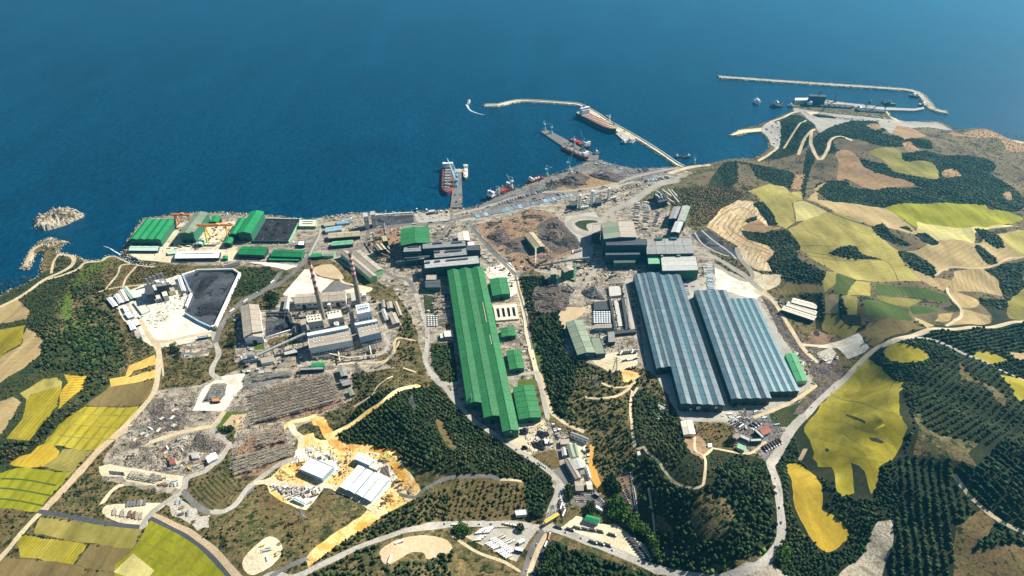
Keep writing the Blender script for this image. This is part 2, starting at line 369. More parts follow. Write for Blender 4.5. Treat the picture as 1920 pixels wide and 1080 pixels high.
# --- headland, far right
area('headland', 'far_grass', 'z', "1300,330 1440,280 1500,205 1700,230 2600,330 2600,640 1900,600 1600,640 1540,600 1460,500 1340,440", 2)
area('headland', 'far_wood', 'p', "410,310 520,285 620,330 600,420 520,520 330,560 300,570 380,480", 2, True)
area('headland', 'far_wood', 'p', "640,400 850,320 1050,325 1110,360 1040,400 1330,440 1310,520 1160,500 960,480 860,520 740,520 620,560 560,780 540,810 560,560", 1, True)
area('meadow', 'far_grass', 'p', "740,440 860,430 1010,470 1160,480 1360,500 1180,530 1180,580 1080,640 960,520 800,520", 2, True)
area('headland', 'far_earth', 'p', "1450,400 1640,370 1760,390 1920,460 1920,510 1800,500 1700,430 1560,420", 2, True)
area('headland', 'far_earth', 'p', "940,350 1000,335 1060,360 1000,380", 1, True)
area('headland', 'far_earth', 'p', "1160,460 1220,450 1270,500 1200,510", 1, True)
area('beach', 'sand', 'p', "1820,420 1900,432 1990,450 1990,470 1880,455", 1)
area('headland', 'far_wood', 'p', "900,560 1100,590 1400,580 1500,530 1700,560 1700,640 1900,780 1900,870 1700,860 1400,760 1250,720 1000,640", 1, True)
area('headland', 'far_wood', 'p', "620,730 720,690 820,700 900,740 1350,740 1700,830 1200,830 1060,860 900,840 700,810", 1, True)
area('headland', 'far_wood', 'p', "1160,520 1420,530 1700,560 1740,620 1620,640 1400,640 1340,600 1200,580", 1, True)
area('bare_slope', 'far_earth', 'p', "750,520 820,500 900,560 950,620 1240,710 1100,730 1000,750 900,720 820,680 760,690 770,580", 1, True)
area('meadow', 'field_olive_None_7_0.35' if fmat('olive') else '', 'p', "960,510 1140,490 1180,570 1350,580 1390,680 1180,650 1090,620 1040,560", 1, True)
area('headland', 'far_earth', 'p', "1410,640 1480,615 1530,660 1440,670", 1, True)
area('headland', 'far_earth', 'p', "1790,770 1830,760 1845,800 1820,820", 1, True)
area('hillside', 'scrub', 'p', "1660,440 1740,430 1800,500 1720,510", 1, True)
area('hillside', 'far_wood', 'p', "130,570 480,640 540,740 460,740 280,680 150,700 -60,820 0,640", 1, True)
area('hillside', 'far_grass', 'p', "140,580 210,590 280,700 250,740 150,740", 1)
area('hillside', 'far_earth', 'p', "500,650 560,650 540,750 470,740", 1)
area('hillside', 'scrub_brown', 'm', "920,60 1200,30 1480,80 1560,110 1340,250 1200,380 1110,350 1180,180", 2)
area('hillside', 'scrub', 'm', "900,80 1190,60 1190,140 1100,240 1000,200", 2)
area('hillside', 'far_wood', 'm', "1480,390 1860,430 1960,560 2000,640 1760,800 1700,660 1800,600 1560,500", 1)
# --- fields on the right
area('farm_field', F('tan'), 'p', "570,810 700,690 620,740 640,810 900,840 1080,870 1200,960 1300,1040 960,970", 2)
area('farm_field', F('khaki'), 'p', "200,760 340,710 440,730 470,765 540,760 545,810 480,830 500,950 440,990 380,960 340,870 250,780", 1.5, False, 'pale green field behind the quarry')
area('farm_field', F('pale'), 'p', "490,825 545,815 700,885 560,940 505,945", 1)
area('farm_field', F('khaki', 80, 9, .15), 'q', "285,110 530,-5 640,-5 860,95 960,190 1210,470 1050,470 760,460 610,405 380,260 370,225", 1)
area('farm_field', F('lime', 8, 20, .2), 'p', "1060,860 1200,832 1640,835 1700,870 1800,880 1880,910 1900,940 1600,1000 1350,1010 1200,950 1100,890", 1, True)
area('farm_field', F('pale', 80, 14, .15), 'q', "1180,60 1500,100 1900,90 1600,120 1570,220 1400,230 1180,130", 2)
area('farm_field', F('tan', 60, 10, .3), 'q', "960,190 1050,260 1200,250 1300,180 1600,210 1740,140 1920,120 1920,310 1600,380 1400,380 1300,440 1440,470 1360,540 1200,460", 2)
area('farm_field', F('khaki'), 'q', "1740,150 2100,110 2100,300 1900,310", 2)
area('copse_ground', 'far_wood', 'q', "860,95 950,72 1010,150 1150,220 1100,230 940,180", 1)
area('copse_ground', 'far_wood', 'q', "580,280 680,230 760,228 800,280 940,320 780,318", 1, True)
area('copse_ground', 'far_wood', 'q', "1050,265 1150,275 1270,350 1310,440 1180,400 1090,330", 1, True)
area('copse_ground', 'far_wood', 'q', "1175,145 1240,140 1330,205 1280,220 1200,180", 1, True)
area('copse_ground', 'far_wood', 'q', "1580,115 1620,110 1730,145 1780,230 1690,220", 1, True)
area('copse_ground', 'far_wood', 'q', "1580,240 1620,228 1740,345 1660,345", 1, True)
area('copse_ground', 'far_wood', 'q', "1060,100 1110,85 1150,130", 1)
area('copse_ground', 'far_wood', 'q', "150,330 250,255 550,405 530,490 250,450", 1)
area('copse_ground', 'far_wood', 'q', "0,110 130,140 270,112 370,225 370,255 200,265 40,190", 1)
area('farm_field', F('brown', 5, 8, .4), 'q', "200,560 280,480 540,500 540,545 380,550", 1)
area('farm_field', F('khaki'), 'q', "550,400 620,405 620,480 540,550 530,500", 1)
area('farm_field', F('green'), 'q', "620,420 750,455 700,560 600,560", 1)
area('farm_field', F('khaki'), 'q', "750,465 860,480 860,570 695,570", 1)
area('farm_field', F('tan'), 'q', "545,560 640,565 630,690 540,690", 1)
area('farm_field', F('khaki'), 'q', "655,570 760,575 760,700 690,700", 1)
area('farm_field', F('green', 10, 8, .5), 'q', "890,485 1240,520 1390,570 1400,620 1100,570 890,565", 1)
area('farm_field', F('olive', 10, 8, .4), 'q', "890,570 1220,600 1130,650 950,620", 1)
area('farm_field', F('green', 70, 6, .5), 'q', "800,600 920,600 1120,660 1150,740 1090,760 820,700", 1)
area('farm_field', F('olive'), 'q', "530,700 660,720 780,780 730,860 520,810", 1)
area('farm_field', F('brown'), 'q', "800,760 1100,740 1240,790 880,920", 2)
area('farm_field', F('green'), 'q', "1130,640 1340,650 1330,690 1150,700", 1)
area('farm_field', F('tan'), 'q', "1410,535 1600,600 1580,650 1480,650 1410,590", 1, True)
area('farm_field', F('tan', 25, 8, .4), 'q', "1390,540 1440,400 1640,380 1740,470 1800,580 1600,540", 1)
area('farm_field', F('tan'), 'q', "1400,780 1500,660 1690,710 1690,760", 1)
area('farm_field', F('tan'), 'q', "1160,720 1300,780 1250,795 1180,750", 1)
area('farm_field', F('tan'), 'q', "1330,700 1430,690 1400,750 1300,745", 1)
area('farm_field', F('olive'), 'q', "1800,640 1850,540 1960,520 1960,740 1830,730", 1, True)
area('copse_ground', 'forest_floor', 'q', "370,550 530,550 540,700 520,800 480,800 480,620 400,600", 1)
area('copse_ground', 'forest_floor', 'q', "640,590 660,590 700,700 790,720 800,780 700,780 640,720", 1)
area('copse_ground', 'forest_floor', 'q', "1640,390 1920,330 1920,520 1800,610 1740,450", 1)
area('copse_ground', 'forest_floor', 'q', "1600,590 1800,600 1820,730 1960,745 1960,760 1700,770 1690,700", 1)
area('farm_field', F('yellow', -55, 60, .2), 'r', "160,425 280,270 440,125 500,160 545,215 595,225 595,260 575,275 580,370 615,425 590,500 545,575 490,600 480,680 455,720 425,620 365,580 380,715 325,730 300,700 280,600 220,600 190,500", 1, False, 'large yellow field beside the curving dirt road')
area('farm_field', F('gold', 10, 30, .1), 'r', "80,600 130,585 180,620 240,740 240,790 300,820 358,890 330,935 265,975 210,940 160,860 110,740", 1, True, 'long gold field enclosed by dark woods')
area('farm_field', F('yellow'), 'r', "510,90 560,55 640,70 705,105 690,135 600,142 530,125", 1, True)
area('farm_field', F('yellow'), 'r', "905,105 960,92 1055,130 1000,145 940,135", 1, True)
area('farm_field', F('tan'), 'r', "1060,95 1180,88 1180,130 1090,130", 1)
area('farm_field', F('yellow'), 'r', "1018,195 1180,240 1180,320 1110,310", 1)
area('clearing', 'scrub_brown', 'r', "835,135 900,210 1000,250 1050,300 1040,335 1000,300 940,230 850,215", 1)
area('clearing', 'scrub', 'r', "640,370 670,365 700,430 760,460 930,490 880,540 920,600 830,570 640,550 660,450", 1)
area('clearing', 'scrub_brown', 'r', "830,850 960,780 1000,850 920,960 1180,930 1180,1200 800,1200", 1)
area('rocky_slope', 'rock', 'r', "300,1090 420,980 480,840 560,830 550,940 500,1090", 1)
area('rocky_slope', 'rock', 'z', "1340,1090 1400,1052 1450,1060 1490,1090", 1)
# --- left fields
area('farm_field', F('yellow'), 'b', "-400,130 0,75 190,40 160,180 60,230 0,280 -400,380", 1)
area('farm_field', F('tan', 75, 12, .2), 'b', "0,280 60,240 160,190 200,60 270,100 320,160 300,260 180,360 0,470 -300,560 -300,400", 1)
area('farm_field', F('tan'), 'a', "0,870 130,800 230,900 200,950 60,980 0,990 -300,1080 -300,960", 1)
area('farm_field', F('khaki'), 'b', "150,550 330,440 420,430 470,460 460,520 230,560 200,600", 1)
area('farm_field', F('yellow', 5, 5, .8), 'b', "200,590 260,550 460,490 430,640 330,760 220,905 50,890 170,740", 1, False, 'striped golden field left of the wooded stream')
area('farm_field', F('gold', 70, 6, .7), 'b', "480,410 655,420 630,510 430,680 470,520 510,470", 1)
area('farm_field', F('tan', 70, 6, .4), 'b', "-300,640 0,610 100,575 160,620 100,720 10,860 -300,1000", 1)
area('farm_field', F('yellow', 4, 13, .55), 'b', "470,745 640,650 1040,645 980,740 880,860 720,975 560,970 330,930 400,850", 1, False, 'bright yellow striped field beside the dirt road')
area('farm_field', F('brown'), 'b', "640,640 800,520 820,490 1180,440 1160,560 1040,640", 1)
area('farm_field', F('gold', 12, 7, .5), 'c', "70,240 330,90 430,130 440,170 320,260", 1, True)
area('farm_field', F('olive', 40, 6, .4), 'c', "320,260 440,180 470,130 700,140 600,250 540,300 440,290", 1)
area('farm_field', F('lime', 6, 15, .4), 'c', "-400,420 0,310 130,270 540,300 420,440 280,600 0,570 -400,500", 1, False, 'lime green field above the roadside crossing')
area('farm_field', F('orange', 20, 5, .55), 'b', "970,340 1160,260 1180,330 1000,380 960,430 1180,365 1180,430 830,500 820,440 940,420", .6)
area('clearing', 'green_grass', 'b', "480,40 620,0 640,60 560,110 700,100 740,220 640,260 700,290 860,280 800,370 620,270 540,180", 2, True)
area('meadow', 'green_grass', 'a', "440,820 560,640 700,540 820,480 800,560 680,640 560,760 540,900 560,1060 480,960 440,900", 1.5, True)
area('hillside', 'scrub_brown', 'c', "-100,590 290,610 250,680 100,760 0,860 -300,900", 2)
area('farm_field', F('olive'), 'c', "300,640 1070,730 990,880 660,830 250,760", 1)
area('farm_field', F('yellow', 8, 4, .6), 'c', "130,800 190,770 655,840 550,995 150,940", .8)
area('farm_field', F('brown'), 'c', "680,840 990,880 850,1050 640,1020 560,1000", 1)
area('farm_field', F('brown'), 'c', "-300,930 130,950 560,1000 850,1060 800,1400 -300,1400", 1)
area('farm_field', F('lime', 30, 22, .3), 'c', "1130,660 1390,790 1560,920 1720,1080 1900,1400 860,1400 860,1000 1000,880", 1, False, 'vivid lime field in the bottom left corner')
area('farm_field', F('pale'), 'c', "850,1050 1000,910 1160,1040 1050,1150", 1)
area('stream_bank', 'forest_floor', 'b', "640,620 700,590 300,920 230,1000 0,1090 -300,1100 -300,1000 0,920 230,905 330,760 440,680", 2)
# --- industrial ground
area('works_yard', 'yard', 'z', "233,478 243,450 256,428 270,411 365,399 500,404 560,411 679,400 774,399 843,393 890,391 916,378 963,358 1032,331 1100,305 1114,298 1186,317 1269,314 1300,325 1240,350 1190,380 1240,400 1320,440 1345,500 1440,560 1500,660 1530,700 1500,760 1440,850 1400,850 1290,790 1240,710 1200,690 1150,690 1060,670 1055,560 1000,500 970,520 985,640 1010,780 1070,820 1110,900 1050,960 1030,880 900,790 860,760 800,700 770,590 740,545 700,525 600,480 560,500 330,497", 1.5)
area('works_yard', 'yard', 'z', "460,640 700,670 740,690 660,700 660,750 560,800 550,850 450,890 430,880 440,800 330,930 190,900 200,850 290,730 360,720 460,690", 1.5)
area('works_yard', 'yard', 'e', "220,600 600,560 560,450 1250,380 1420,380 1750,600 1790,720 1650,980 1250,1070 200,1060", 1.5)
area('works_yard', 'cream_pad', 'd', "100,470 420,440 560,300 560,240 700,260 1000,240 1130,210 1100,320 1000,430 1140,470 1120,600 530,620 200,590 80,520", 1)
area('stockyard', 'coal', 'd', "1405,205 1740,210 1625,432 1265,432", 0)
area('stockyard', 'slate', 'h', "620,130 985,115 990,200 625,225", 0)
area('stockyard', 'concrete', 'h', "990,110 1330,90 1330,180 1040,200", 1)
area('steel_yard', 'yard_grey', 'l', "420,745 590,685 840,585 1090,495 1150,460 1300,510 1500,535 1700,530 1600,580 1250,640 1000,700 300,830 230,800", .5)
area('ore_yard', 'far_earth', 'l', "860,650 1080,560 1250,600 1330,610 1240,640 1060,690 930,700", 1)
area('ore_heap_ground', 'rubble', 'l', "815,640 850,610 900,620 960,570 1040,555 1120,590 1060,640 1000,670 930,650 860,670", 1)
area('ore_heap_ground', 'rubble', 'l', "1120,560 1200,540 1330,580 1350,610 1290,625 1200,600", 1)
area('scrap_yard', 'yard_brown', 's', "60,205 360,150 560,60 740,80 850,150 940,240 1060,400 1050,440 900,500 700,590 560,650 450,640 300,480 180,400", 1)
area('scrap_yard', 'rubble', 's', "180,300 320,250 380,340 340,400 230,400", 1, True)
area('scrap_yard', 'rubble', 's', "640,230 780,150 920,210 1050,360 1000,430 840,480 700,380", 1, True)
area('scrap_yard', 'rubble', 's', "380,370 520,330 600,480 760,500 740,540 460,470 340,490", 1, True)
area('pond', 'dark_grass', 's', "990,200 1060,165 1200,170 1100,200 1120,270 1040,250", 1, True)
area('works_yard', 'yard_brown', 'h', "640,220 860,215 870,320 810,480 600,400", 1)
area('works_yard', 'white_pad', 'h', "1640,630 1900,560 1980,700 1990,850 1880,900 1690,700", 1)
area('works_yard', 'concrete', 'm', "0,300 250,260 330,360 240,430 240,620 210,700 0,660 140,600 110,500 0,380", 1)
area('pond', 'dark_grass', 's', "1000,200 1060,168 1180,166 1215,185 1120,200 1110,235 1130,268 1050,245", 1, True)
area('works_yard', 'yard', 'm', "470,240 560,180 700,170 900,200 860,400 820,490 600,460 560,340", 1)
area('works_yard', 'concrete', 'n', "100,85 490,120 640,80 640,190 900,240 1290,820 1230,830 970,1000 700,1050 410,1040 250,760 180,700", 1)
area('scrap_yard', 'rubble', 'i', "1020,270 1300,260 1300,420 1240,460 1040,480", 1, True)
area('bare_soil', 'sand', 'i', "1220,500 1290,440 1420,440 1520,420 1340,560 1260,600", 1, True)
area('filter_beds', 'sand', 'i', "650,410 880,390 900,570 690,580", .5)
area('lawn', 'green_grass', 'j', "870,60 1010,40 1040,120 870,110", 1)
area('lawn', 'dark_grass', 'i', "130,750 320,740 360,1080 180,1080 130,900", 1)
area('lawn', 'dark_grass', 'i', "60,330 160,350 150,460 80,470", 1)
area('lawn', 'green_grass', 'i', "980,620 1080,880 1090,980 1040,900", 1)
area('works_yard', 'cream_pad', 'j', "880,440 1100,400 1170,600 980,700 740,560", 1)
area('bare_soil', 'scrub_brown', 'j', "990,705 1190,650 1240,810 1150,830", 1)
area('asphalt_square', 'asphalt', 'j', "1170,840 1260,780 1340,950 1300,1000 1200,1080 1210,930", 1)
area('works_yard', 'cream_pad', 'j', "1300,590 1430,560 1490,700 1460,900 1500,920 1380,920 1250,700", 1)
area('canal', 'ochre_water', 'j', "1490,610 1530,620 1510,740 1570,900 1610,1010 1580,1040 1530,930 1460,760", .5)
area('canal', 'ochre_water', 'k', "1270,20 1320,50 1380,200 1430,260 1400,290 1340,210 1270,100", .5)
# white & dirt pads
area('stockyard', 'slate', 'd', "625,760 750,695 1100,690 1165,735 935,1235 900,1240 645,1110 690,970 720,900 640,790", 0)
area('clinker_yard', 'white_pad', 'a', "1110,930 1260,900 1420,760 1440,780 1385,900 1480,970 1600,1050 1530,1100 1180,1165 1050,1060", 1, True)
area('works_yard', 'white_pad', 'a', "820,800 1060,700 1340,620 1440,780 1250,960 1060,1060 960,1010", 1)
area('works_yard', 'white_pad', 'e', "660,420 870,180 940,160 980,240 1140,280 1020,400 740,440", 1)
area('bare_soil', 'sand', 'e', "950,160 1120,130 1230,240 1200,270 990,230", 1, True)
area('works_yard', 'asphalt', 'e', "1040,395 1140,285 1200,290 1340,360 1250,400", 1)
area('bare_soil', 'cream_pad', 'e', "1210,240 1250,300 1500,350 1440,400 1260,400 1230,380 1340,340 1210,300", 1, True)
area('lawn', 'scrub', 'e', "1500,380 1700,330 1740,450 1600,480 1500,450", 1)
area('lawn', 'scrub_brown', 'e', "520,840 760,790 800,880 540,930", 1)
area('lawn', 'green_grass', 'e', "370,890 480,860 490,930 400,940", 1)

area('bare_soil', 'white_pad', 'd', "1230,610 1500,620 1720,650 1600,690 1440,650", 1)
area('orchard_ground', 'scrub_brown', 'a', "940,700 1030,550 1360,560 1300,640", 1)
area('scrub_strip', 'dark_grass', 'd', "1120,680 1440,660 1560,740 1400,900 1060,960 1160,740", 1)
area('stockyard', 'slate', 'e', "500,600 730,590 765,750 490,830", 0)
area('substation_pad', 'white_pad', 'b', "1440,680 1530,500 1640,430 1830,400 1880,440 1780,540 1720,640 1680,680", 1)
area('substation_pad', 'yard_grey', 'b', "1510,620 1600,480 1700,480 1690,560 1640,620", .5)
area('substation_ground', 'yard_brown', 'f', "340,395 1100,195 1235,480 1000,590 420,700 400,560", .5)
area('substation_ground', 'yard_brown', 'f', "330,800 640,690 720,880 760,980 480,1160 200,1200 180,1000", .5)
area('substation_ground', 'yard_grey', 'f', "280,250 740,180 760,230 380,350 280,360", .5)
area('dump_ground', 'yard', 'b', "1150,620 1340,540 1500,520 1440,680 1480,740 1100,900 960,900 900,1000 800,1060 1120,700", 1)
area('dump_ground', 'slag', 'b', "1130,600 1230,580 1240,700 1400,640 1380,820 1180,860 1120,740", 2)
area('dump_ground', 'yard', 'c', "950,180 1200,60 1400,0 1700,80 1620,220 1400,340 1260,240 930,240", 2)
area('dump_ground', 'slag', 'c', "1450,50 1500,-10 1560,50 1690,90 1640,170 1440,130", 1.5)
area('works_yard', 'cream_pad', 'c', "740,260 830,240 1230,310 1380,330 1350,430 960,370 920,330 760,330", 1)
area('pit', 'slate', 'c', "815,290 920,300 940,330 820,320", 0)
area('playing_field', 'green_grass', 'b', "1610,790 1700,690 1860,690 1760,860 1630,830", .5)
area('playing_field', 'sand', 'b', "1670,790 1740,710 1860,700 1770,840", .3)
area('works_yard', 'cream_pad', 'c', "780,560 900,540 1200,530 1240,550 1120,640 1080,710 800,640", 1, True)
area('bare_soil', 'pale_rock', 'c', "1240,540 1340,480 1440,560 1500,640 1580,620 1570,720 1480,740 1380,660 1280,600", 2)
area('hillside', 'scrub_brown', 'c', "1400,430 1640,290 1760,400 1740,520 1640,580 1520,560", 2)
area('meadow', 'scrub', 'b', "1180,520 1600,290 1640,420 1500,490", 1)
area('works_yard', 'yard', 'b', "1330,210 1560,120 1600,180 1560,270 1360,290", 1)
# construction site
area('building_site', 'yellow_dirt', 'g', "380,310 500,240 640,120 700,40 720,-60 800,-80 860,-20 960,-20 1020,0 1260,30 1420,80 1520,150 1660,380 1640,430 1440,540 1310,600 1210,500 900,340 740,540 500,440", 2)
area('building_site', 'orange_dirt', 'f', "930,640 990,600 1050,615 1090,700 1140,750 1220,870 1500,880 1700,920 1800,1000 1560,960 1200,930 1100,880 1040,800 1010,740 950,690", 2)
area('building_site', 'orange_dirt', 'g', "1380,90 1530,200 1660,380 1560,440 1480,280 1400,180", 2)
area('building_site', 'orange_dirt', 'g', "720,-60 800,-80 840,20 760,120 660,150", 2)
road('site_track', 'yellow_dirt', 'f', "690,700 760,660 860,640 960,605", 8)
road('site_track', 'cream_pad', 'f', "735,690 770,760 830,820 820,940 870,1000", 9)
area('building_site', 'white_pad', 'g', "660,60 800,20 960,80 1350,130 1480,280 1280,490 900,330 620,240", 2)
area('building_site', 'orange_dirt', 'g', "510,240 620,180 760,160 800,300 640,330 540,290", 1.5, True)
area('building_site', 'orange_dirt', 'g', "920,60 1020,100 1170,100 1050,340 880,330 1020,200", 1.5, True)
area('building_site', 'white_pad', 'g', "440,330 880,350 870,380 760,520 620,470 540,420", 1.5)
area('haul_track', 'orange_dirt', 'g', "1230,540 1340,600 1100,760 860,920 760,1000 740,930 820,830 1000,700 1180,590", 1)
area('bare_soil', 'rubble', 'g', "1340,200 1400,180 1420,280 1330,240", 1)
area('hill_clearing', 'cream_pad', 'g', "230,960 340,820 450,750 540,800 540,900 440,1000 300,1060", 1, True)
area('bare_soil', 'sand', 'g', "1330,880 1400,810 1530,760 1700,740 1850,770 1910,830 1890,880 1720,930 1680,880 1580,880 1440,960 1370,970", 1, True)
area('lawn', 'scrub_brown', 'k', "-80,1006 0,930 200,860 240,960 180,1100 -100,1100", 1, True)
# parking, crossroads
area('vehicle_park', 'concrete', 'k', "265,660 420,590 780,600 850,620 790,700 680,880 560,830 400,740", 1)
area('vehicle_park', 'cream_pad', 'k', "1100,560 1190,490 1270,510 1400,560 1530,560 1640,640 1780,740 1830,840 1740,870 1500,760 1150,640 1050,600", 1)
area('vehicle_park', 'yard_brown', 'k', "1510,150 1650,100 1720,470 1690,490 1580,330 1540,220", 1)
area('vehicle_park', 'yard_grey', 'k', "1160,310 1380,300 1460,400 1400,430 1180,400 1140,390", 1)
area('vehicle_park', 'yard_grey', 'o', "690,150 760,80 890,110 980,210 1040,190 990,320 880,400 820,330 880,280 720,260", 1)
area('bare_soil', 'scrub_brown', 'k', "1110,540 1140,450 1280,450 1290,500 1190,490", 1)
area('verge', 'scrub_brown', 'o', "470,160 640,170 700,220 640,300 560,290 470,240", 1)
area('bare_soil', 'yard_brown', 'o', "380,250 480,245 550,320 500,390 430,350", 1)
area('bare_soil', 'quarry', 'm', "1210,385 1330,240 1480,160 1600,170 1700,250 1740,380 1600,440 1500,420 1480,380 1560,500 1760,560 1800,610 1720,680 1780,780 1640,760 1540,700 1480,560 1380,500", 1)
area('copse_ground', 'far_wood', 'm', "1610,190 1690,170 1770,260 1820,370 1740,380 1690,300", 1)
area('copse_ground', 'far_wood', 'm', "1500,420 1560,420 1700,450 1880,420 1960,520 1800,560 1540,480", 1)
area('copse_ground', 'far_wood', 'm', "1540,340 1640,295 1650,330 1560,360", 1)
area('bare_soil', 'far_earth', 'm', "1510,390 1660,330 1720,380 1880,400 1700,440 1560,430", 1)
area('slag_tip', 'slate', 'm', "1075,460 1160,420 1230,420 1420,560 1480,640 1470,670 1380,640 1180,560", .5)
area('bare_soil', 'white_pad', 'm', "1280,740 1420,780 1560,850 1700,960 1640,1010 1440,960 1290,920", 1.5)
area('bare_soil', 'cream_pad', 'm', "1490,560 1560,600 1580,760 1720,800 1850,800 1840,880 1700,940 1600,860 1560,740", 1)
area('bare_soil', 'rubble', 'n', "930,230 1000,260 1120,420 1260,560 1370,560 1440,640 1450,700 1290,800 1200,620 1080,520", 1.5)
area('bare_soil', 'yard_brown', 'n', "1180,560 1270,450 1420,480 1380,540", 1)
area('bare_soil', 'white_pad', 'q', "400,910 620,890 770,830 850,930 820,960 700,1010 620,930", 1)
area('bare_soil', 'pale_rock', 'n', "1290,600 1390,560 1420,600 1380,680", 1)
area('bare_soil', 'orange_dirt', 'i', "1640,840 1740,900 1800,970 1920,1010 1880,1060 1780,1080 1760,1000", 1, True)
area('works_yard', 'cream_pad', 'i', "1490,880 1700,820 1900,830 1900,930 1740,980 1680,1000 1560,940", 1)
area('verge', 'dark_grass', 'n', "980,1000 1130,940 1240,900 1120,1080 1040,1080", 1)
# --- roads
R = road
R('coast_track', 'track', 'a', "-200,950 0,860 160,780 330,660 480,590 545,540 550,490 500,470 440,468", 9)
R('coast_track', 'track', 'a', "330,660 450,630 580,580 640,530 760,515 800,490 870,480 980,530 1150,560", 7)
R('coast_track', 'track', 'a', "385,610 400,530 440,470", 5)
R('field_track', 'track', 'a', "800,720 880,620 910,550 1010,540", 4)
R('field_track', 'track', 'a', "925,700 950,640 1020,560", 4)
R('field_track', 'track', 'a', "740,750 880,715 1100,690 1300,640", 3.5)
R('ring_road', 'concrete', 'a', "1040,1080 1000,960 950,840 920,790", 9)
R('ring_road', 'track', 'b', "1050,0 1120,120 1160,155 1240,160 1430,120 1600,95", 8)
R('field_road', 'track', 'b', "1150,160 1190,240 1185,400 1155,540 1080,640 980,750 860,870 700,1020 600,1150", 9)
R('field_road', 'sand', 'c', "940,-20 860,40 760,120 640,250 540,360 430,480 320,590", 11)
R('field_road', 'track', 'c', "320,590 230,680 150,770 60,880 -40,990", 7)
R('field_road', 'asphalt_dark', 'c', "295,595 480,625 640,655 840,690 1080,715", 6)
R('field_road', 'sand', 'c', "1140,630 1300,700 1420,760 1560,860 1700,1000 1800,1120", 10)
R('field_road', 'asphalt_dark', 'c', "1130,645 1280,720 1400,785 1540,890 1680,1040 1740,1120", 5)
R('field_track', 'track', 'b', "1190,160 1210,280 1225,420", 3)
R('works_road', 'concrete', 'b', "1600,95 1620,180 1640,260 1600,340 1590,400 1640,440", 9)
R('works_road', 'asphalt', 'd', "1890,380 1830,520 1780,600 1700,680 1560,800 1400,880 1260,960 1120,1040 1040,1130", 11)
R('works_road', 'asphalt', 'e', "640,200 540,330 400,410 270,480 170,580 90,690 40,810 20,860", 10)
R('works_road', 'track', 'b', "1680,690 1600,790 1500,810 1300,860 1120,920", 8)
R('works_road', 'concrete', 'b', "1640,760 1590,820 1620,850 1720,930 1700,980 1640,1060 1560,1100", 7)
R('works_road', 'concrete', 'c', "1720,100 1640,200 1540,290 1400,350 1380,430 1300,490 1180,570 1090,660 1070,720", 8)
R('works_road', 'asphalt', 'c', "1380,440 1440,520 1540,590 1640,605 1740,560 1820,480 1920,390", 8)
R('works_road', 'concrete', 'g', "0,550 80,550 180,490 260,380 340,310 420,250 520,180 640,130", 8)
R('site_track', 'cream_pad', 'g', "340,320 480,310 640,340 860,340 1000,370 1200,480 1300,560", 7)
R('site_track', 'yellow_dirt', 'f', "1140,770 1300,690 1460,570 1620,460 1780,350 1930,320", 8)
R('forest_track', 'asphalt', 'k', "-340,300 -200,330 -120,270 0,200 120,160 300,150 440,150 540,180", 5)
R('field_track', 'track', 'k', "540,180 700,190 740,200", 3)
R('access_road', 'concrete', 'g', "300,1160 480,1050 640,1080 900,960 1150,840 1400,750 1600,690 1920,650", 8)
R('access_road', 'asphalt', 'g', "450,1080 560,1010 740,930", 6)
R('access_road', 'concrete', 'k', "-100,580 0,565 200,560 500,560 700,560 860,590", 9)
R('road_median', 'track', 'k', "765,1100 800,950 855,800 925,665", 7)
R('main_road', 'asphalt', 'k', "715,1100 752,950 812,780 890,640 950,560", 7.5)
R('main_road', 'asphalt_dark', 'k', "800,1100 845,960 908,800 962,680 965,600", 8)
R('main_road', 'concrete', 'k', "940,590 960,500 1000,400 1040,290 1060,220", 12)
R('access_road', 'concrete', 'k', "960,580 1120,640 1300,710 1460,770 1700,870 1900,960", 11)
R('access_road', 'concrete', 'o', "-20,935 100,985 240,1040 400,1075 560,1095 700,1065 860,1000 950,890 970,780 955,620 925,480 905,410", 10)
R('access_road', 'concrete', 'o', "905,410 960,330 1020,220 1100,130 1200,20 1290,-80", 13)
R('access_road', 'concrete', 'r', "90,440 200,330 330,220 460,90 560,45 700,0", 10)
R('access_road', 'track', 'q', "740,1080 870,950 1100,855 1280,800 1500,795 1740,780 1880,750 2100,745", 8)
R('access_road', 'concrete', 'r', "590,40 680,32 780,60 860,100 960,140 1100,210 1250,270", 6)
R('field_track', 'track', 'r', "820,635 900,740 1010,830 1120,885 1250,930", 5)
R('field_track', 'track', 'q', "1380,780 1470,730 1490,680 1460,630 1400,560 1390,520", 5)
R('field_track', 'sand', 'q', "1310,430 1400,375 1580,380 1740,350 1820,310 1920,300 2200,290", 5)
R('field_road', 'asphalt_dark', 'p', "545,810 700,880 960,975", 3)
R('field_track', 'sand', 'r', "165,520 140,570", 5)
R('works_road', 'track', 'n', "1290,810 1160,900 1000,975 880,1020", 6)
R('works_road', 'rubble', 'n', "1450,720 1300,860 1180,980", 12)
R('works_road', 'cream_pad', 'i', "740,60 830,150 880,300 930,480 960,700 1010,900 1050,1060", 9)
R('works_road', 'asphalt', 'i', "850,160 890,330 940,500 965,640 1000,800", 3.5)
R('works_road', 'concrete', 'j', "1040,0 1090,200 1130,380", 8)
R('works_road', 'track', 'j', "1060,0 1110,160 1160,330 1200,370 1300,440 1440,500", 6)
R('works_road', 'asphalt', 'h', "690,640 800,700 940,740 1000,860 1040,980 1070,1100", 9)
R('works_road', 'concrete', 'i', "0,330 40,460 80,560 100,680 90,800 80,900 140,1020 200,1100", 8)
R('works_road', 'concrete', 'j', "140,0 240,110 330,230 420,330 520,420 700,540 860,650 1000,740 1130,830 1220,920", 8)
R('works_road', 'concrete', 'j', "210,100 360,80", 6)
R('works_road', 'concrete', 'i', "790,1030 900,1010 1020,1000", 7)
R('works_road', 'asphalt', 'h', "470,260 640,240 900,210 1200,190 1420,150 1700,80 1930,0", 12)
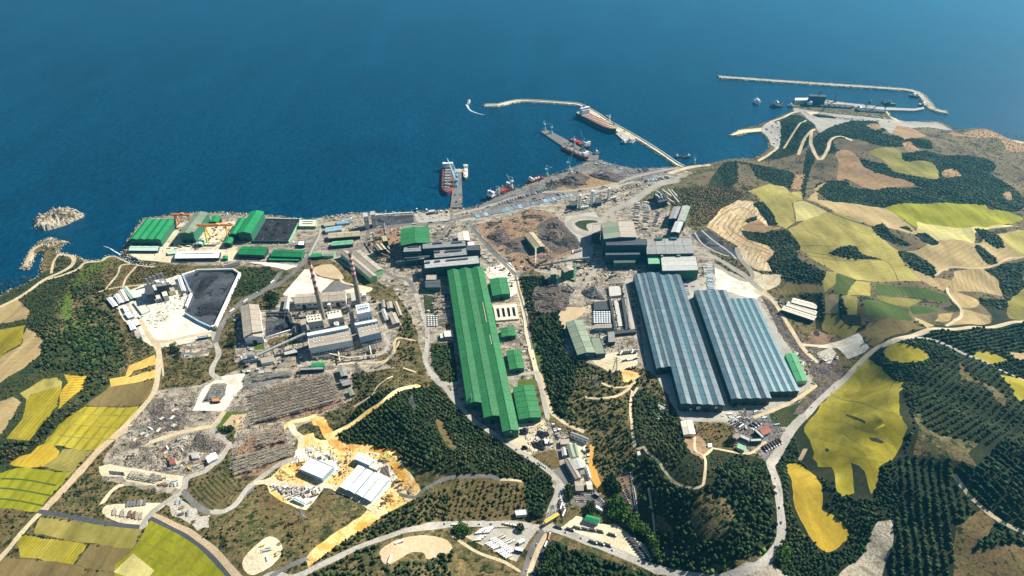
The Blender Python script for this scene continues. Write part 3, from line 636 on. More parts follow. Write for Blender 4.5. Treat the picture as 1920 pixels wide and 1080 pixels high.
R('works_road', 'asphalt', 'h', "560,260 540,350 480,430 300,450 130,440", 9)
R('works_road', 'concrete', 'h', "120,200 90,320 30,440 0,500", 5)
R('works_road', 'asphalt', 'h', "1380,180 1260,290 1190,360", 7)
R('works_road', 'asphalt', 'h', "1500,160 1560,260 1700,430 1850,580 1950,680", 9)
R('works_road', 'asphalt_dark', 'h', "1540,230 1640,340 1780,480 1930,620", 3)
R('works_road', 'haul_road', 'l', "230,830 400,790 700,700 960,680 1240,640 1400,590 1560,550 1700,525 1800,510", 10)
R('works_road', 'concrete', 'l', "250,880 600,810 900,740 1180,680 1400,620", 6)
R('haul_road', 'haul_road', 'm', "960,0 780,40 680,110 560,190 440,230 390,260 420,330", 14)
R('haul_road', 'haul_road', 'l', "1710,610 1600,620 1450,710 1300,800 1230,830", 13)
R('haul_road', 'haul_road', 'l', "1540,580 1640,580 1710,600", 8)
R('haul_road', 'haul_road', 's', "1280,160 1100,140 990,160 945,210 1000,270 1090,310 1140,400", 13)
R('haul_road', 'track', 'l', "1650,560 1750,530 1850,510 1920,505", 13)
R('haul_road', 'haul_road', 'm', "1100,570 1300,660 1500,780 1640,900 1720,960 1800,1040", 12)
R('haul_road', 'haul_road', 'm', "1470,570 1500,660 1590,770 1600,830 1540,850 1440,810 1300,720", 9)
R('haul_road', 'track', 'm', "1700,960 1740,880 1800,820", 7)
R('haul_road', 'concrete', 'm', "1110,440 1180,540 1330,620 1400,640", 4)
R('haul_road', 'concrete', 'm', "1170,420 1260,500 1400,600 1460,660", 4)
R('haul_road', 'track', 'n', "890,190 1000,250 1100,400 1200,560 1300,660", 8)
R('haul_road', 'cream_pad', 'q', "400,910 620,915 700,900", 6)
R('field_track', 'track', 'o', "455,250 460,340 505,370 510,500 490,545 430,555 330,520 270,450 240,400 170,340 150,310", 3.5)
R('field_track', 'track', 'o', "505,370 550,330 570,320 740,350 800,340 880,280", 4)
R('field_track', 'track', 'o', "80,-20 70,100 90,280 110,320 150,310", 4)
R('field_track', 'track', 'j', "1450,200 1560,215 1700,200 1800,150 1860,90", 5)
R('field_track', 'track', 'j', "1590,80 1700,120 1860,95 1880,0", 4)
R('field_track', 'track', 'j', "1900,120 1840,240 1850,460 1880,640", 4)
R('field_track', 'sand', 'k', "1810,250 1850,500 1860,620", 2.5)
R('field_track', 'track', 'f', "1330,520 1500,410 1560,320 1700,230", 3)
R('field_track', 'track', 'f', "1800,150 1920,190", 3)
R('field_track', 'track', 'k', "130,660 340,800 560,880 700,960", 4)
R('field_track', 'track', 'k', "200,640 400,740 640,860", 3)
R('field_track', 'cream_pad', 'c', "770,530 830,450 880,410 910,400", 6)
R('works_road', 'concrete', 'e', "1610,780 1650,860 1640,930 1560,990 1400,1010", 5)
R('works_road', 'concrete', 'i', "1880,200 1800,240 1840,500 1900,700", 11)
R('works_road', 'haul_road', 'i', "1430,270 1560,90 1700,60", 8)
R('quarry_track', 'sand', 'm', "1215,390 1340,440 1460,530 1640,560 1760,600", 5)
R('quarry_track', 'sand', 'm', "1250,380 1400,240 1560,200 1640,260", 4)
R('coast_track', 'track', 'p', "275,565 350,520 390,480 370,440 300,380 340,330 420,300 500,265 570,280 660,370", 9)
R('coast_track', 'track', 'p', "430,490 480,410 570,315", 6)
R('coast_track', 'track', 'p', "620,370 560,430 520,530", 9)
R('coast_track', 'track', 'p', "600,380 600,470 650,560 700,500 720,440 780,415 850,440", 9)
R('quay_ground', 'haul_road', 'p', "500,250 700,280 900,300 1200,330 1400,350", 34)
R('quay_ground', 'concrete', 'p', "510,190 800,205 1000,235 1120,260", 18)
R('coast_track', 'track', 'p', "1060,250 1120,310 1250,360", 14)
R('coast_track', 'far_grass', 'p', "700,560 700,680", 14)

R('quarry_track', 'far_earth', 'm', "1240,400 1330,300 1430,240 1540,230 1600,280 1560,320 1460,330 1400,390 1480,460 1600,530 1740,590", 3)
R('quarry_track', 'sand', 'm', "1280,420 1380,300 1480,290 1540,330", 2.5)
R('quarry_track', 'far_earth', 'm', "1360,400 1440,490 1560,560 1700,600 1760,640 1700,700", 2.5)
R('quarry_track', 'sand', 'm', "1500,520 1520,620 1600,720 1700,760", 3)
R('quarry_track', 'concrete', 'm', "1580,560 1600,640 1640,700 1700,680 1780,620", 2)
R('works_road', 'concrete', 'e', "650,980 820,980 900,1060", 4)
R('field_track', 'track', 'e', "1600,1080 1700,960 1740,830 1900,850", 4)
R('field_track', 'track', 'f', "1130,120 1400,100 1600,90 1700,20 1760,-100", 4)
R('field_track', 'scrub_brown', 'j', "200,420 260,560 320,640", 10)
for k_ in range(9): R('dry_furrow', 'dark_grass', 'c', f"{1440+30*k_},{430-18*k_} {1520+30*k_},{520-20*k_} {1600+20*k_},{580-26*k_}", 2.2)

# marks in the fields
for w_, ln in ((2.6, "275,275 400,315 500,350 592,382"), (1.6, "548,232 530,280 522,335"), (1.3, "172,392 300,400 420,440 560,510"), (1.3, "230,425 320,450 400,500 460,530"), (1.2, "290,545 380,560 500,580"), (1.1, "250,330 380,360 520,420"), (1, "210,470 320,500 430,545")):
    R('furrow', 'field_olive_None_7_0.35', 'r', ln, w_)
for q_ in ("340,366 380,378 432,402 425,410 380,392 345,376", "440,470 480,472 512,490 500,497 455,485", "248,522 262,516 272,528 256,536"): area('weed_patch', 'dark_grass', 'r', q_, .5)
for ln in ("375,225 500,222 620,232", "390,262 560,290 620,318", "420,290 700,330 960,330 1050,470", "300,110 420,125 520,170", "640,60 760,120 860,150"): R('furrow', 'field_brown_None_7_0.35' if F('brown') else '', 'q', ln, 2)
for ln in ("470,775 600,790 740,800 900,812", "440,865 560,880 700,890 860,895", "500,700 640,705 980,715"): R('furrow', 'field_olive_None_7_0.35', 'b', ln, 1.6)
for ln in ("0,350 200,360 420,400", "0,420 180,440 400,480", "0,500 160,520 330,555"): R('furrow', 'field_green_None_7_0.35' if F('green') else '', 'c', ln, 2.4)
for ln in ("1060,830 1250,900 1500,1080", "1010,910 1200,980 1400,1100", "1110,740 1300,830 1560,1000"): R('furrow', 'field_olive_None_7_0.35', 'c', ln, 1.2)
area('coastal_flat', 'haul_road', 'p', "500,240 600,262 700,278 1100,318 1180,330 1380,328 1480,378 1300,362 1180,372 1090,400 1000,322 850,318 740,350 650,395 600,330 560,290", 1.5)
area('coastal_flat', 'far_wood', 'p', "600,276 680,280 760,298 740,306 640,298", .5)
area('coastal_flat', 'concrete', 'p', "280,372 330,330 400,322 412,400 408,470 380,490 350,470 330,420", 1)
area('coastal_flat', 'cream_pad', 'p', "95,404 150,376 200,372 290,362 290,384 200,392 110,411", .5)
area('coastal_flat', 'far_earth', 'p', "1130,350 1200,360 1330,420 1180,435 1100,400", 1)

# --- one conforming terrain sheet split into those pieces
def build_ground():
    cw = np.array(on_plane(COAST, 3.0))
    far = np.array([(5200, 1900), (5200, -600), (-3200, -600), (-3200, 500)], float)
    cst = densify(np.array(cw), 12, False, 1.2)
    land = np.vstack([cst, far]); land = densify(land, 400, True)
    V = []; E = []
    def chain(P, closed):
        k = len(V); n = len(P); V.extend(map(tuple, P))
        E.extend((k+i, k+i+1) for i in range(n-1))
        if closed: E.append((k+n-1, k))
    chain(land, True)
    for p in PATCH:
        if p[3] is None: chain(p[2], True)
        else:
            c = p[2]; t = np.gradient(c, axis=0); t /= np.linalg.norm(t, axis=1)[:, None]+1e-9; nn = np.stack([-t[:, 1], t[:, 0]], 1)
            h = p[3]/2*(1+.08*np.sin(np.arange(len(c))*.7))[:, None]; chain(c+nn*h, False); chain(c-nn*h, False)
    gx, gy = np.meshgrid(np.arange(-1500, 2600, 15.), np.arange(150, 2700, 15.)); g = np.column_stack([gx.ravel(), gy.ravel()])
    g += rng.uniform(-3, 3, g.shape); g = g[inside(g, land)]
    V.extend(map(tuple, g))
    r = delaunay_2d_cdt([Vector(v) for v in V], E, [], 0, 1e-3, False)
    vv = np.array([(v.x, v.y) for v in r[0]]); tri = np.array(r[2], np.int64)
    cen = vv[tri].mean(1); keep = inside(cen, land); tri = tri[keep]; cen = cen[keep]
    own = np.full(len(tri), -1)
    for i, p in enumerate(PATCH):
        P = p[2]; w = (p[3] or 0)/2
        lo = P.min(0)-w; hi = P.max(0)+w; s = np.where(((cen >= lo) & (cen <= hi)).all(1))[0]
        if len(s) == 0: continue
        if p[3] is None: own[s[inside(cen[s], P)]] = i
        else: own[s[seg_dist(cen[s], P) < w]] = i
    z = T(vv)
    dc = seg_dist(vv, densify(np.array(cw), 60, False)); z = np.where(dc < .5, 2.6, z)
    V3 = np.column_stack([vv, z])
    def make(idx, name, mat, label=None):
        if not len(idx): return
        t = tri[idx]; u, inv = np.unique(t, return_inverse=True); W3 = V3[u]
        me = fast_mesh(name, W3, inv.reshape(-1, 3), MATS[mat], True); o = put(name, me); tag(o, label, None, None, 'structure')
    make(np.where(own == -1)[0], 'ground', 'scrub')
    for i, p in enumerate(PATCH): make(np.where(own == i)[0], p[0], p[1], p[4])
    # shore face down into the water
    c3 = [(x, y, 2.6) for x, y in cst]; n = len(c3)
    t = np.gradient(cst, axis=0); t /= np.linalg.norm(t, axis=1)[:, None]; out = np.stack([-t[:, 1], t[:, 0]], 1)
    b = [(x+o[0]*2.2, y+o[1]*2.2, -2.5) for (x, y), o in zip(cst, out)]
    me = fast_mesh('shore_bank', c3+b, [(i, i+1, n+i+1, n+i) for i in range(n-1)], MATS['dark_rock']); tag(put('shore_bank', me), None, None, None, 'structure')
    return cst, out
SHORE, SHORE_OUT = build_ground()

# ---------------------------------------------------------------- sea
def sea():
    m, nt, b = _new('sea_water'); L = nt.links
    P = nt.nodes.new('ShaderNodeNewGeometry').outputs['Position']
    mp = nt.nodes.new('ShaderNodeMapping'); mp.inputs['Rotation'].default_value = (0, 0, .5); mp.inputs['Scale'].default_value = (1, .35, 1); L.new(P, mp.inputs[0])
    n = noise(nt, mp.outputs[0], .004, 8, .7, .8); r = ramp(nt, [(.0004, .029, .062), (.0005, .036, .075), (.0008, .046, .092)], .3, .7); L.new(n.outputs[0], r.inputs[0])
    f = noise(nt, mp.outputs[0], .11, 5, .75, .3); k = maprange(nt, f.outputs[0], .32, .68, .55, 1.5)
    hs = nt.nodes.new('ShaderNodeVectorMath'); hs.operation = 'SCALE'; L.new(r.outputs[0], hs.inputs[0]); L.new(k, hs.inputs[3])
    L.new(hs.outputs[0], b.inputs['Base Color']); b.inputs['Roughness'].default_value = .32; b.inputs['IOR'].default_value = 1.33; b.inputs['Specular IOR Level'].default_value = .12; b.inputs['Specular Tint'].default_value = (.75, .9, 1, 1)
    w = noise(nt, P, .09, 8, .75, .2)
    bp = nt.nodes.new('ShaderNodeBump'); bp.inputs['Strength'].default_value = .75; bp.inputs['Distance'].default_value = 2.2
    L.new(w.outputs[0], bp.inputs['Height']); L.new(bp.outputs[0], b.inputs['Normal'])
    me = bpy.data.meshes.new('sea'); s = 45000
    me.from_pydata([(-s, -3000, 0), (s, -3000, 0), (s, s, 0), (-s, s, 0)], [], [(0, 1, 2, 3)]); me.materials.append(m)
    tag(put('sea', me), None, None, None, 'structure')
sea()
# ---------------------------------------------------------------- building materials
BM = {}
def mk(name, *a, **k): BM[name] = smat(name, *a, **k)
mk('roof_green', (.02, .235, .075), .30, .6, .55, rnd=.10)
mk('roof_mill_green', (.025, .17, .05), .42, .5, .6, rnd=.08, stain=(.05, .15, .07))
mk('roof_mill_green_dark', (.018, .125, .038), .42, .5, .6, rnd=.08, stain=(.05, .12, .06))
mk('roof_dark_green', (.012, .16, .045), .25, .5, .5)
mk('roof_light_green', (.16, .38, .22), .2, .3, .6)
mk('roof_sage', (.20, .25, .17), .15, .3, .6, stain=(.24, .24, .16))
mk('roof_mint', (.42, .56, .46), .15, .3, .6)
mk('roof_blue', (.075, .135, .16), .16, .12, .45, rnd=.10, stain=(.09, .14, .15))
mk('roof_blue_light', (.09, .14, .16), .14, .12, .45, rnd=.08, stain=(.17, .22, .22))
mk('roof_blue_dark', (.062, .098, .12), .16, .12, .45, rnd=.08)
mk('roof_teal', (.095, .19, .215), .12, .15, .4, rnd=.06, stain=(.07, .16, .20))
mk('roof_sky', (.24, .36, .42), .12, .3, .5)
mk('roof_beige', (.36, .31, .24), .12, .2, .7, rnd=.08, stain=(.30, .25, .18))
mk('roof_tan', (.38, .32, .20), .15, .2, .7)
mk('roof_cream', (.62, .56, .44), .12, .2, .7)
mk('roof_grey', (.26, .26, .24), .15, .15, .6, rnd=.08, stain=(.20, .20, .18))
mk('roof_grey_light', (.42, .42, .38), .12, .15, .6, rnd=.08)
mk('roof_dark', (.07, .08, .09), .2, .2, .6)
mk('roof_white', (.78, .78, .76), .06, .2, .5, rnd=.04)
mk('roof_red', (.30, .10, .07), .2, .3, .7)
mk('roof_orange', (.50, .20, .08), .2, .3, .7)
mk('wall_green', (.03, .14, .08), .2, .3, .7, rnd=.05)
mk('wall_teal', (.02, .08, .09), .2, .3, .6, rnd=.05)
mk('wall_dark', (.03, .045, .06), .25, .3, .7, rnd=.05)
mk('wall_white', (.66, .68, .66), .12, .3, .7, rnd=.04)
mk('wall_cream', (.50, .46, .36), .12, .3, .7, rnd=.04)
mk('wall_grey', (.24, .25, .25), .15, .3, .7, rnd=.05)
mk('wall_lightgreen', (.22, .50, .28), .15, .3, .7, rnd=.05)
mk('wall_blue', (.30, .42, .50), .12, .3, .7, rnd=.05)
mk('glass_dark', (.02, .03, .04), .1, .3, .2, rnd=.1)
mk('door_dark', (.02, .025, .03), .1, .3, .6)
mk('metal_grey', (.22, .23, .23), .2, .4, .5, metal=.2)
mk('metal_dark', (.05, .055, .06), .3, .4, .6)
mk('metal_white', (.72, .73, .70), .1, .3, .5)
mk('rust', (.15, .085, .055), .3, .5, .9)
mk('rust_dark', (.07, .045, .035), .3, .5, .9)
mk('orange_paint', (.60, .22, .05), .15, .4, .5, rnd=.05)
mk('yellow_paint', (.74, .46, .02), .12, .4, .5, rnd=.05)
mk('crane_blue', (.28, .55, .62), .12, .4, .5, rnd=.05)
mk('red_paint', (.46, .04, .03), .15, .3, .5, rnd=.05)
mk('white_paint', (.75, .75, .72), .1, .3, .5, rnd=.05)
mk('band_red', (.34, .07, .05), .25, .2, .8, rnd=.08)
mk('band_white', (.68, .64, .60), .15, .2, .8, rnd=.05)
mk('chimney_concrete', (.26, .235, .18), .15, .15, .9, rnd=.03)
mk('concrete_wall', (.50, .48, .42), .12, .3, .9, rnd=.08)
mk('pale_wall', (.72, .72, .66), .08, .3, .9, rnd=.05)
mk('tank_white', (.74, .75, .72), .08, .3, .5, rnd=.05)
mk('steel_blue', (.26, .36, .42), .2, .5, .5, rnd=.35)
mk('steel_dark', (.08, .07, .065), .3, .5, .7, rnd=.5)
mk('timber', (.30, .22, .14), .2, .5, .8, rnd=.3)
mk('roof_panel_solar', (.12, .20, .23), .08, .3, .35, rnd=.06)

def frame(cr, quad, h):
    q = C(cr, quad); c = np.mean(q, 0); zb = ground([c])[0][2]
    for _ in range(3):
        E_ = on_plane(q, zb+h); zb = float(T(E_.mean(0))[0])
    A, B, Cc, D = E_; m = E_.mean(0); u = ((B-A)+(Cc-D))/2; v = ((D-A)+(Cc-B))/2
    A = m-u/2-v/2
    return Vector((m[0], m[1], zb)), Vector((-(u+v)[0]/2, -(u+v)[1]/2, 0)), Vector((u[0], u[1], 0)), Vector((v[0], v[1], 0))
HALLS = {}
def section(root, o, u, v, h, ridge, bays, seg, rise, roof, wall, gap=.5, base=-4, ov=.8, roofs=None):
    """walls and roof of one rectangular building volume; o,u,v local vectors"""
    U, V_ = u.length, v.length; un, vn = u.normalized(), v.normalized(); Z = Vector((0, 0, 1))
    if ridge == 'h': a, b, al, bl = v, u, V_, U      # bays spread along v, ridge runs along u
    else: a, b, al, bl = u, v, U, V_
    an, bn = a.normalized(), b.normalized()
    def wallpoly(p0, d, L, top, nrm, th=.4):
        k = len(top); mb = MB(); P = [p0+Z*base]+[p0+d*t+Z*z for t, z in top]+[p0+d*L+Z*base]
        n = len(P); Q = [q-nrm*th for q in P]
        mb.add(P+Q, [tuple(range(n)), tuple(range(2*n-1, n-1, -1))]+[(i, (i+1) % n, n+(i+1) % n, n+i) for i in range(n)])
        mb.build('wall', wall, root)
    if ridge in ('v', 'h'):
        top = [(0, h)]
        for i in range(bays): top += [(al*(i+.5)/bays, h+rise), (al*(i+1)/bays, h)]
    else: top = [(0, h), (al, h)]
    wallpoly(o, an, al, top, -bn); wallpoly(o+b, an, al, top, bn)
    for p0, s in ((o, -1), (o+a, 1)):
        wallpoly(p0+bn*.4, bn, bl-.8, [(0, h-.02), (bl-.8, h-.02)], an*s)
    roofs = roofs or [roof]
    if ridge in ('v', 'h'):
        w = al/bays/2
        for i in range(bays):
            for sd in (0, 1):
                mt = roofs[(2*i+sd) % len(roofs)]
                x0, x1 = al*(i+.5*sd)/bays, al*(i+.5*sd+.5)/bays; z0, z1 = (h, h+rise) if sd == 0 else (h+rise, h)
                if i == 0 and sd == 0: x0 -= ov; z0 -= ov*rise/w
                if i == bays-1 and sd == 1: x1 += ov; z1 -= ov*rise/w
                for k in range(seg):
                    y0 = -ov if k == 0 else bl*k/seg+gap/2; y1 = bl+ov if k == seg-1 else bl*(k+1)/seg-gap/2
                    P = [o+an*x+bn*y+Z*(z+.06) for x, z, y in ((x0, z0, y0), (x1, z1, y0), (x1, z1, y1), (x0, z0, y1))]
                    mb = MB(); mb.add(P+[p+Z*.35 for p in P], [(0, 1, 2, 3), (4, 5, 6, 7), (0, 1, 5, 4), (1, 2, 6, 5), (2, 3, 7, 6), (3, 0, 4, 7)])
                    mb.build('roof_panel' if seg > 1 else 'roof', mt, root)
            if bl > 25:
                mb = MB(); c = o+an*(al*(i+.5)/bays)+Z*(h+rise+.45); mb.bar(c+bn*.5, c+bn*(bl-.5), 1.1, .5); mb.build('ridge_cap', roofs[0], root)
    else:
        for k in range(seg):
            y0 = bl*k/seg+(gap/2 if k else 0); y1 = bl*(k+1)/seg-(gap/2 if k < seg-1 else 0)
            s = rise if ridge == 'shed' else 0
            P = [o+an*x+bn*y+Z*(h+.05+z) for x, z, y in ((0, s, y0), (al, s*0, y0), (al, s*0, y1), (0, s, y1))] if ridge == 'shed' else [o+an*x+bn*y+Z*(h+.05) for x, y in ((0, y0), (al, y0), (al, y1), (0, y1))]
            mb = MB(); mb.add(P+[p+Z*.4 for p in P], [(0, 1, 2, 3), (4, 5, 6, 7), (0, 1, 5, 4), (1, 2, 6, 5), (2, 3, 7, 6), (3, 0, 4, 7)])
            mb.build('roof_panel' if seg > 1 else 'roof', roofs[k % len(roofs)], root)
        if al > 14:
            mb = MB()
            for p, q in ((o, o+a), (o+a, o+a+b), (o+a+b, o+b), (o+b, o)): mb.bar(p+Z*(h+.75), q+Z*(h+.75), .45, .7)
            mb.build('parapet', wall, root)
def hall(name, label, cr, quad, h, roof, wall, ridge='v', bays=1, seg=1, rise=None, cat='building', door=0, win=0, rwin=0, vents=(), group=None, roofs=None, doorm='door_dark', gap=.5, winz=.6):
    loc, o, u, v = frame(cr, quad, h)
    root = thing(name, label, cat, loc, 0, group); U, V_ = u.length, v.length
    w = (V_ if ridge == 'h' else U)/bays
    if rise is None: rise = 0 if ridge == 'flat' else min(5.5, w*.09)
    section(root, o, u, v, h, ridge, bays, seg, rise, BM[roof], BM[wall], gap, roofs=[BM[r] for r in roofs] if roofs else None)
    un, vn = u.normalized(), v.normalized(); Z = Vector((0, 0, 1)); f0 = o+v; r0 = o+u
    ang = math.atan2(un.y, un.x); an2 = math.atan2(vn.y, vn.x)
    fo = Vector((-un.y, un.x, 0)); fo = fo if fo.dot(v) > 0 else -fo
    ro = Vector((vn.y, -vn.x, 0)); ro = ro if ro.dot(u) > 0 else -ro
    me = None
    for i in range(door):
        dw, dh = min(7, U/(door*2.2)), min(h*.6, 8)
        me = me or MB().box((0, 0, 0), (dw, .5, dh)).mesh('door', BM[doorm])
        put('door', me, root, f0+u*((i+.5)/door)+fo*.15+Z*(dh/2), ang)
    me = None
    for i in range(win):
        ww, wh = U/win*.55, min(2.4, h*.25); me = me or MB().box((0, 0, 0), (ww, .5, wh)).mesh('window', BM['glass_dark'])
        put('window', me, root, f0+u*((i+.5)/win)+fo*.12+Z*(h*winz), ang)
    me = None
    for i in range(rwin):
        ww, wh = V_/rwin*.55, min(2.4, h*.25); me = me or MB().box((0, 0, 0), (ww, .5, wh)).mesh('window', BM['glass_dark'])
        put('window', me, root, r0+v*((i+.5)/rwin)+ro*.12+Z*(h*winz), an2)
    for (fu, fv, lu, lv, hh, mt) in vents:
        k = ((fv if ridge == 'h' else fu)*bays) % 1; zz = h+rise*(1-abs(2*k-1)) if ridge in 'vh' else h
        mb = MB(); c = o+u*fu+v*fv; a = u*(lu/2); b = v*(lv/2)
        P = [c-a-b, c+a-b, c+a+b, c-a+b]; mb.prism([(p.x, p.y) for p in P], zz-1.5, zz+hh); mb.build('roof_vent', BM[mt], root)
    return root
B = hall
def discs(root, cr, spots):
    for x, y, z, r in spots:
        q = put('vent_disc', MB().cyl((0, 0, 0), r, .5, 16).mesh('vent_disc', BM['white_paint']), root, Vector((*on_plane(C(cr, [(x, y)]), root.location.z+z)[0], z+root.location.z))-root.location); q.rotation_euler = (math.pi/2, 0, 0); MB().cyl((0, 0, .5), r*.45, .3, 12).build('hub', BM['metal_grey'], q)
# ---------------------------------------------------------------- shipyard halls on the left shore
B('shipyard_hall', 'wide bright green four-ridged hall at the left end of the shipyard', 'd', "265,210 545,212 402,400 120,398", 18, 'roof_green', 'wall_green', bays=4, seg=3, rise=2.5, door=3, roofs=['roof_green', 'roof_light_green'] if 0 else ['roof_green'])
B('shipyard_hall', 'tall hall with pale sage roof and green side wall beside the yellow gantry crane', 'd', "735,145 860,150 712,345 583,345", 24, 'roof_sage', 'wall_green', bays=1, seg=5, rise=4, door=2, win=0)
B('workshop', 'small green gabled shed standing on the quay between the tall halls', 'd', "905,178 980,180 955,235 878,232", 9, 'roof_green', 'wall_dark', rise=2)
B('shipyard_hall', 'largest bright green shipyard hall beside the black coal yard', 'd', "1270,135 1385,138 1262,340 1135,337", 22, 'roof_green', 'wall_green', bays=1, seg=5, rise=4, door=1)
B('shipyard_hall', 'lower green lean-to hall joined to the left of the largest shipyard hall', 'd', "1155,198 1222,200 1133,352 1056,350", 15, 'roof_green', 'wall_dark', bays=1, seg=4, rise=3, door=1)
B('workshop', 'small green-roofed shed in front of the largest shipyard hall', 'd', "1040,383 1105,385 1075,436 1005,433", 11, 'roof_green', 'wall_dark', rise=2)
B('workshop', 'small pale-fronted octagonal-looking shed below the yellow gantry crane', 'd', "770,398 828,400 805,441 742,440", 8, 'roof_mint', 'wall_lightgreen', rise=2, door=1)
B('warehouse', 'long narrow mint-roofed shed in front of the four-ridged hall', 'd', "125,462 395,464 378,504 112,503", 6, 'roof_mint', 'wall_dark', ridge='h', rise=1.5, win=8)
B('warehouse', 'long white-roofed shed with one dark ridge slot at the shipyard front', 'd', "570,513 975,508 958,570 545,578", 8, 'roof_white', 'wall_dark', ridge='h', rise=2, seg=4, win=10, vents=[(.5, .5, .75, .05, 1, 'roof_dark')])
B('warehouse', 'dark green shed with a square dark roof patch', 'd', "1190,462 1425,475 1392,545 1140,540", 10, 'roof_dark_green', 'wall_dark', ridge='h', rise=2, seg=3, vents=[(.45, .3, .12, .3, .6, 'roof_dark')])
B('warehouse', 'dark green shed with a long dark ridge vent beside the works road', 'd', "1495,490 1768,505 1742,560 1450,560", 9, 'roof_dark_green', 'wall_green', ridge='h', rise=2, seg=3, vents=[(.5, .45, .62, .12, 1, 'roof_dark')])
B('shed', 'narrow green lean-to shed in front of the dark green shed, left one', 'd', "1440,568 1582,570 1580,594 1435,592", 4, 'roof_green', 'wall_dark', ridge='h')
B('shed', 'narrow green lean-to shed in front of the dark green shed, right one', 'd', "1590,570 1722,572 1718,597 1588,594", 4, 'roof_green', 'wall_dark', ridge='h')
B('shed', 'tiny green hut at the right end of the long white-roofed shed', 'd', "1000,556 1045,556 1042,582 998,580", 5, 'roof_green', 'wall_green')
B('office', 'flat beige building with two rooftop slots at the top right of the coal yard', 'd', "1730,212 1885,215 1880,275 1715,275", 6, 'roof_cream', 'wall_lightgreen', ridge='flat', vents=[(.5, .3, .6, .1, 1, 'roof_dark'), (.5, .62, .6, .1, 1, 'roof_dark')], win=7)
B('shed', 'small white-roofed shed with blue front beside the works road', 'd', "1720,415 1775,418 1770,455 1708,452", 7, 'roof_white', 'wall_dark', ridge='flat')
B('shed', 'small mint-green flat shed behind the long white-roofed shed', 'd', "480,515 560,505 560,535 475,540", 3, 'roof_mint', 'wall_lightgreen', ridge='flat')
B('shed', 'tiny mint-green flat shed next to the mint-green flat shed', 'd', "590,492 645,488 650,508 592,512", 3, 'roof_mint', 'wall_lightgreen', ridge='flat')
B('shed', 'dark roofed open shelter below the shipyard embankment', 'd', "1000,650 1155,612 1165,630 1010,668", 3, 'roof_dark', 'wall_cream', ridge='flat')
# ---------------------------------------------------------------- grinding plant and sheds
gl = ['leftmost white-roofed storage shed in the row beside the woods', 'second white-roofed storage shed from the woods', 'broad cream storage shed at the centre of the shed row', 'pale teal roofed storage shed at the right of the row']
for lb, q, rf in zip(gl, ["805,800 832,790 885,850 848,862", "860,772 885,765 930,825 892,838", "890,740 920,736 968,812 932,825", "915,715 952,712 1018,790 985,806"], ['roof_white', 'roof_white', 'roof_cream', 'roof_mint']):
    B('storage_shed', lb, 'a', q, 5, rf, 'wall_dark', rise=1.2, group='sheds of the grinding plant')
B('storage_shed', 'low square white shed below the shed row, upper one', 'a', "915,855 940,850 972,890 935,905", 4, 'roof_white', 'wall_cream', ridge='flat')
B('storage_shed', 'low square white shed below the shed row, lower one', 'a', "930,908 975,897 1000,935 965,948", 4, 'roof_white', 'wall_grey', ridge='flat')
B('storage_shed', 'tiny white shed beside the plant road bend', 'a', "1000,960 1030,950 1050,990 1020,1005", 4, 'roof_white', 'wall_dark', ridge='flat')
B('storage_shed', 'white roofed shed at the bottom of the plant above the orchard rows', 'a', "960,980 998,970 1018,1025 985,1037", 4, 'roof_white', 'wall_cream', rise=1)
B('storage_shed', 'low cream pad-roofed store in the middle of the plant road loop', 'a', "995,822 1060,808 1125,885 1070,925", 2.5, 'roof_cream', 'wall_cream', ridge='flat', seg=3)
B('mill_house', 'tall dark blue clad mill house of the grinding plant', 'a', "1085,700 1130,690 1160,760 1095,775", 22, 'roof_dark', 'wall_dark', ridge='flat', win=3)
B('mill_house', 'dark stepped block with white roof boxes behind the dark blue mill house', 'a', "1150,660 1235,645 1260,700 1170,715", 24, 'roof_grey', 'wall_dark', ridge='flat', win=4, vents=[(.3, .4, .3, .3, 3, 'roof_white'), (.7, .6, .2, .3, 2, 'roof_white')])
B('mill_house', 'square cream-topped block at the upper right of the grinding plant', 'a', "1262,645 1300,640 1322,690 1285,700", 14, 'roof_cream', 'wall_grey', ridge='flat', win=2)
B('storage_shed', 'narrow white shed along the wall of the slate stockyard', 'a', "1330,632 1355,630 1392,738 1365,742", 6, 'roof_white', 'wall_cream', rise=1)
B('mill_house', 'small cream block in the middle of the grinding plant', 'a', "1205,735 1240,730 1262,775 1222,785", 12, 'roof_cream', 'wall_cream', ridge='flat')
B('mill_house', 'low cream block in front of the dark blue mill house', 'a', "1145,770 1200,756 1212,795 1160,810", 8, 'roof_cream', 'wall_grey', ridge='flat')
B('mill_house', 'beige cube beside the narrow white shed', 'a', "1250,705 1300,700 1312,742 1265,752", 9, 'roof_beige', 'wall_cream', ridge='flat')
B('shed', 'low dark-fronted shed with pale roof between field road and tree line', 'b', "1480,130 1560,118 1565,130 1485,142", 3, 'roof_sky', 'wall_dark', ridge='flat')
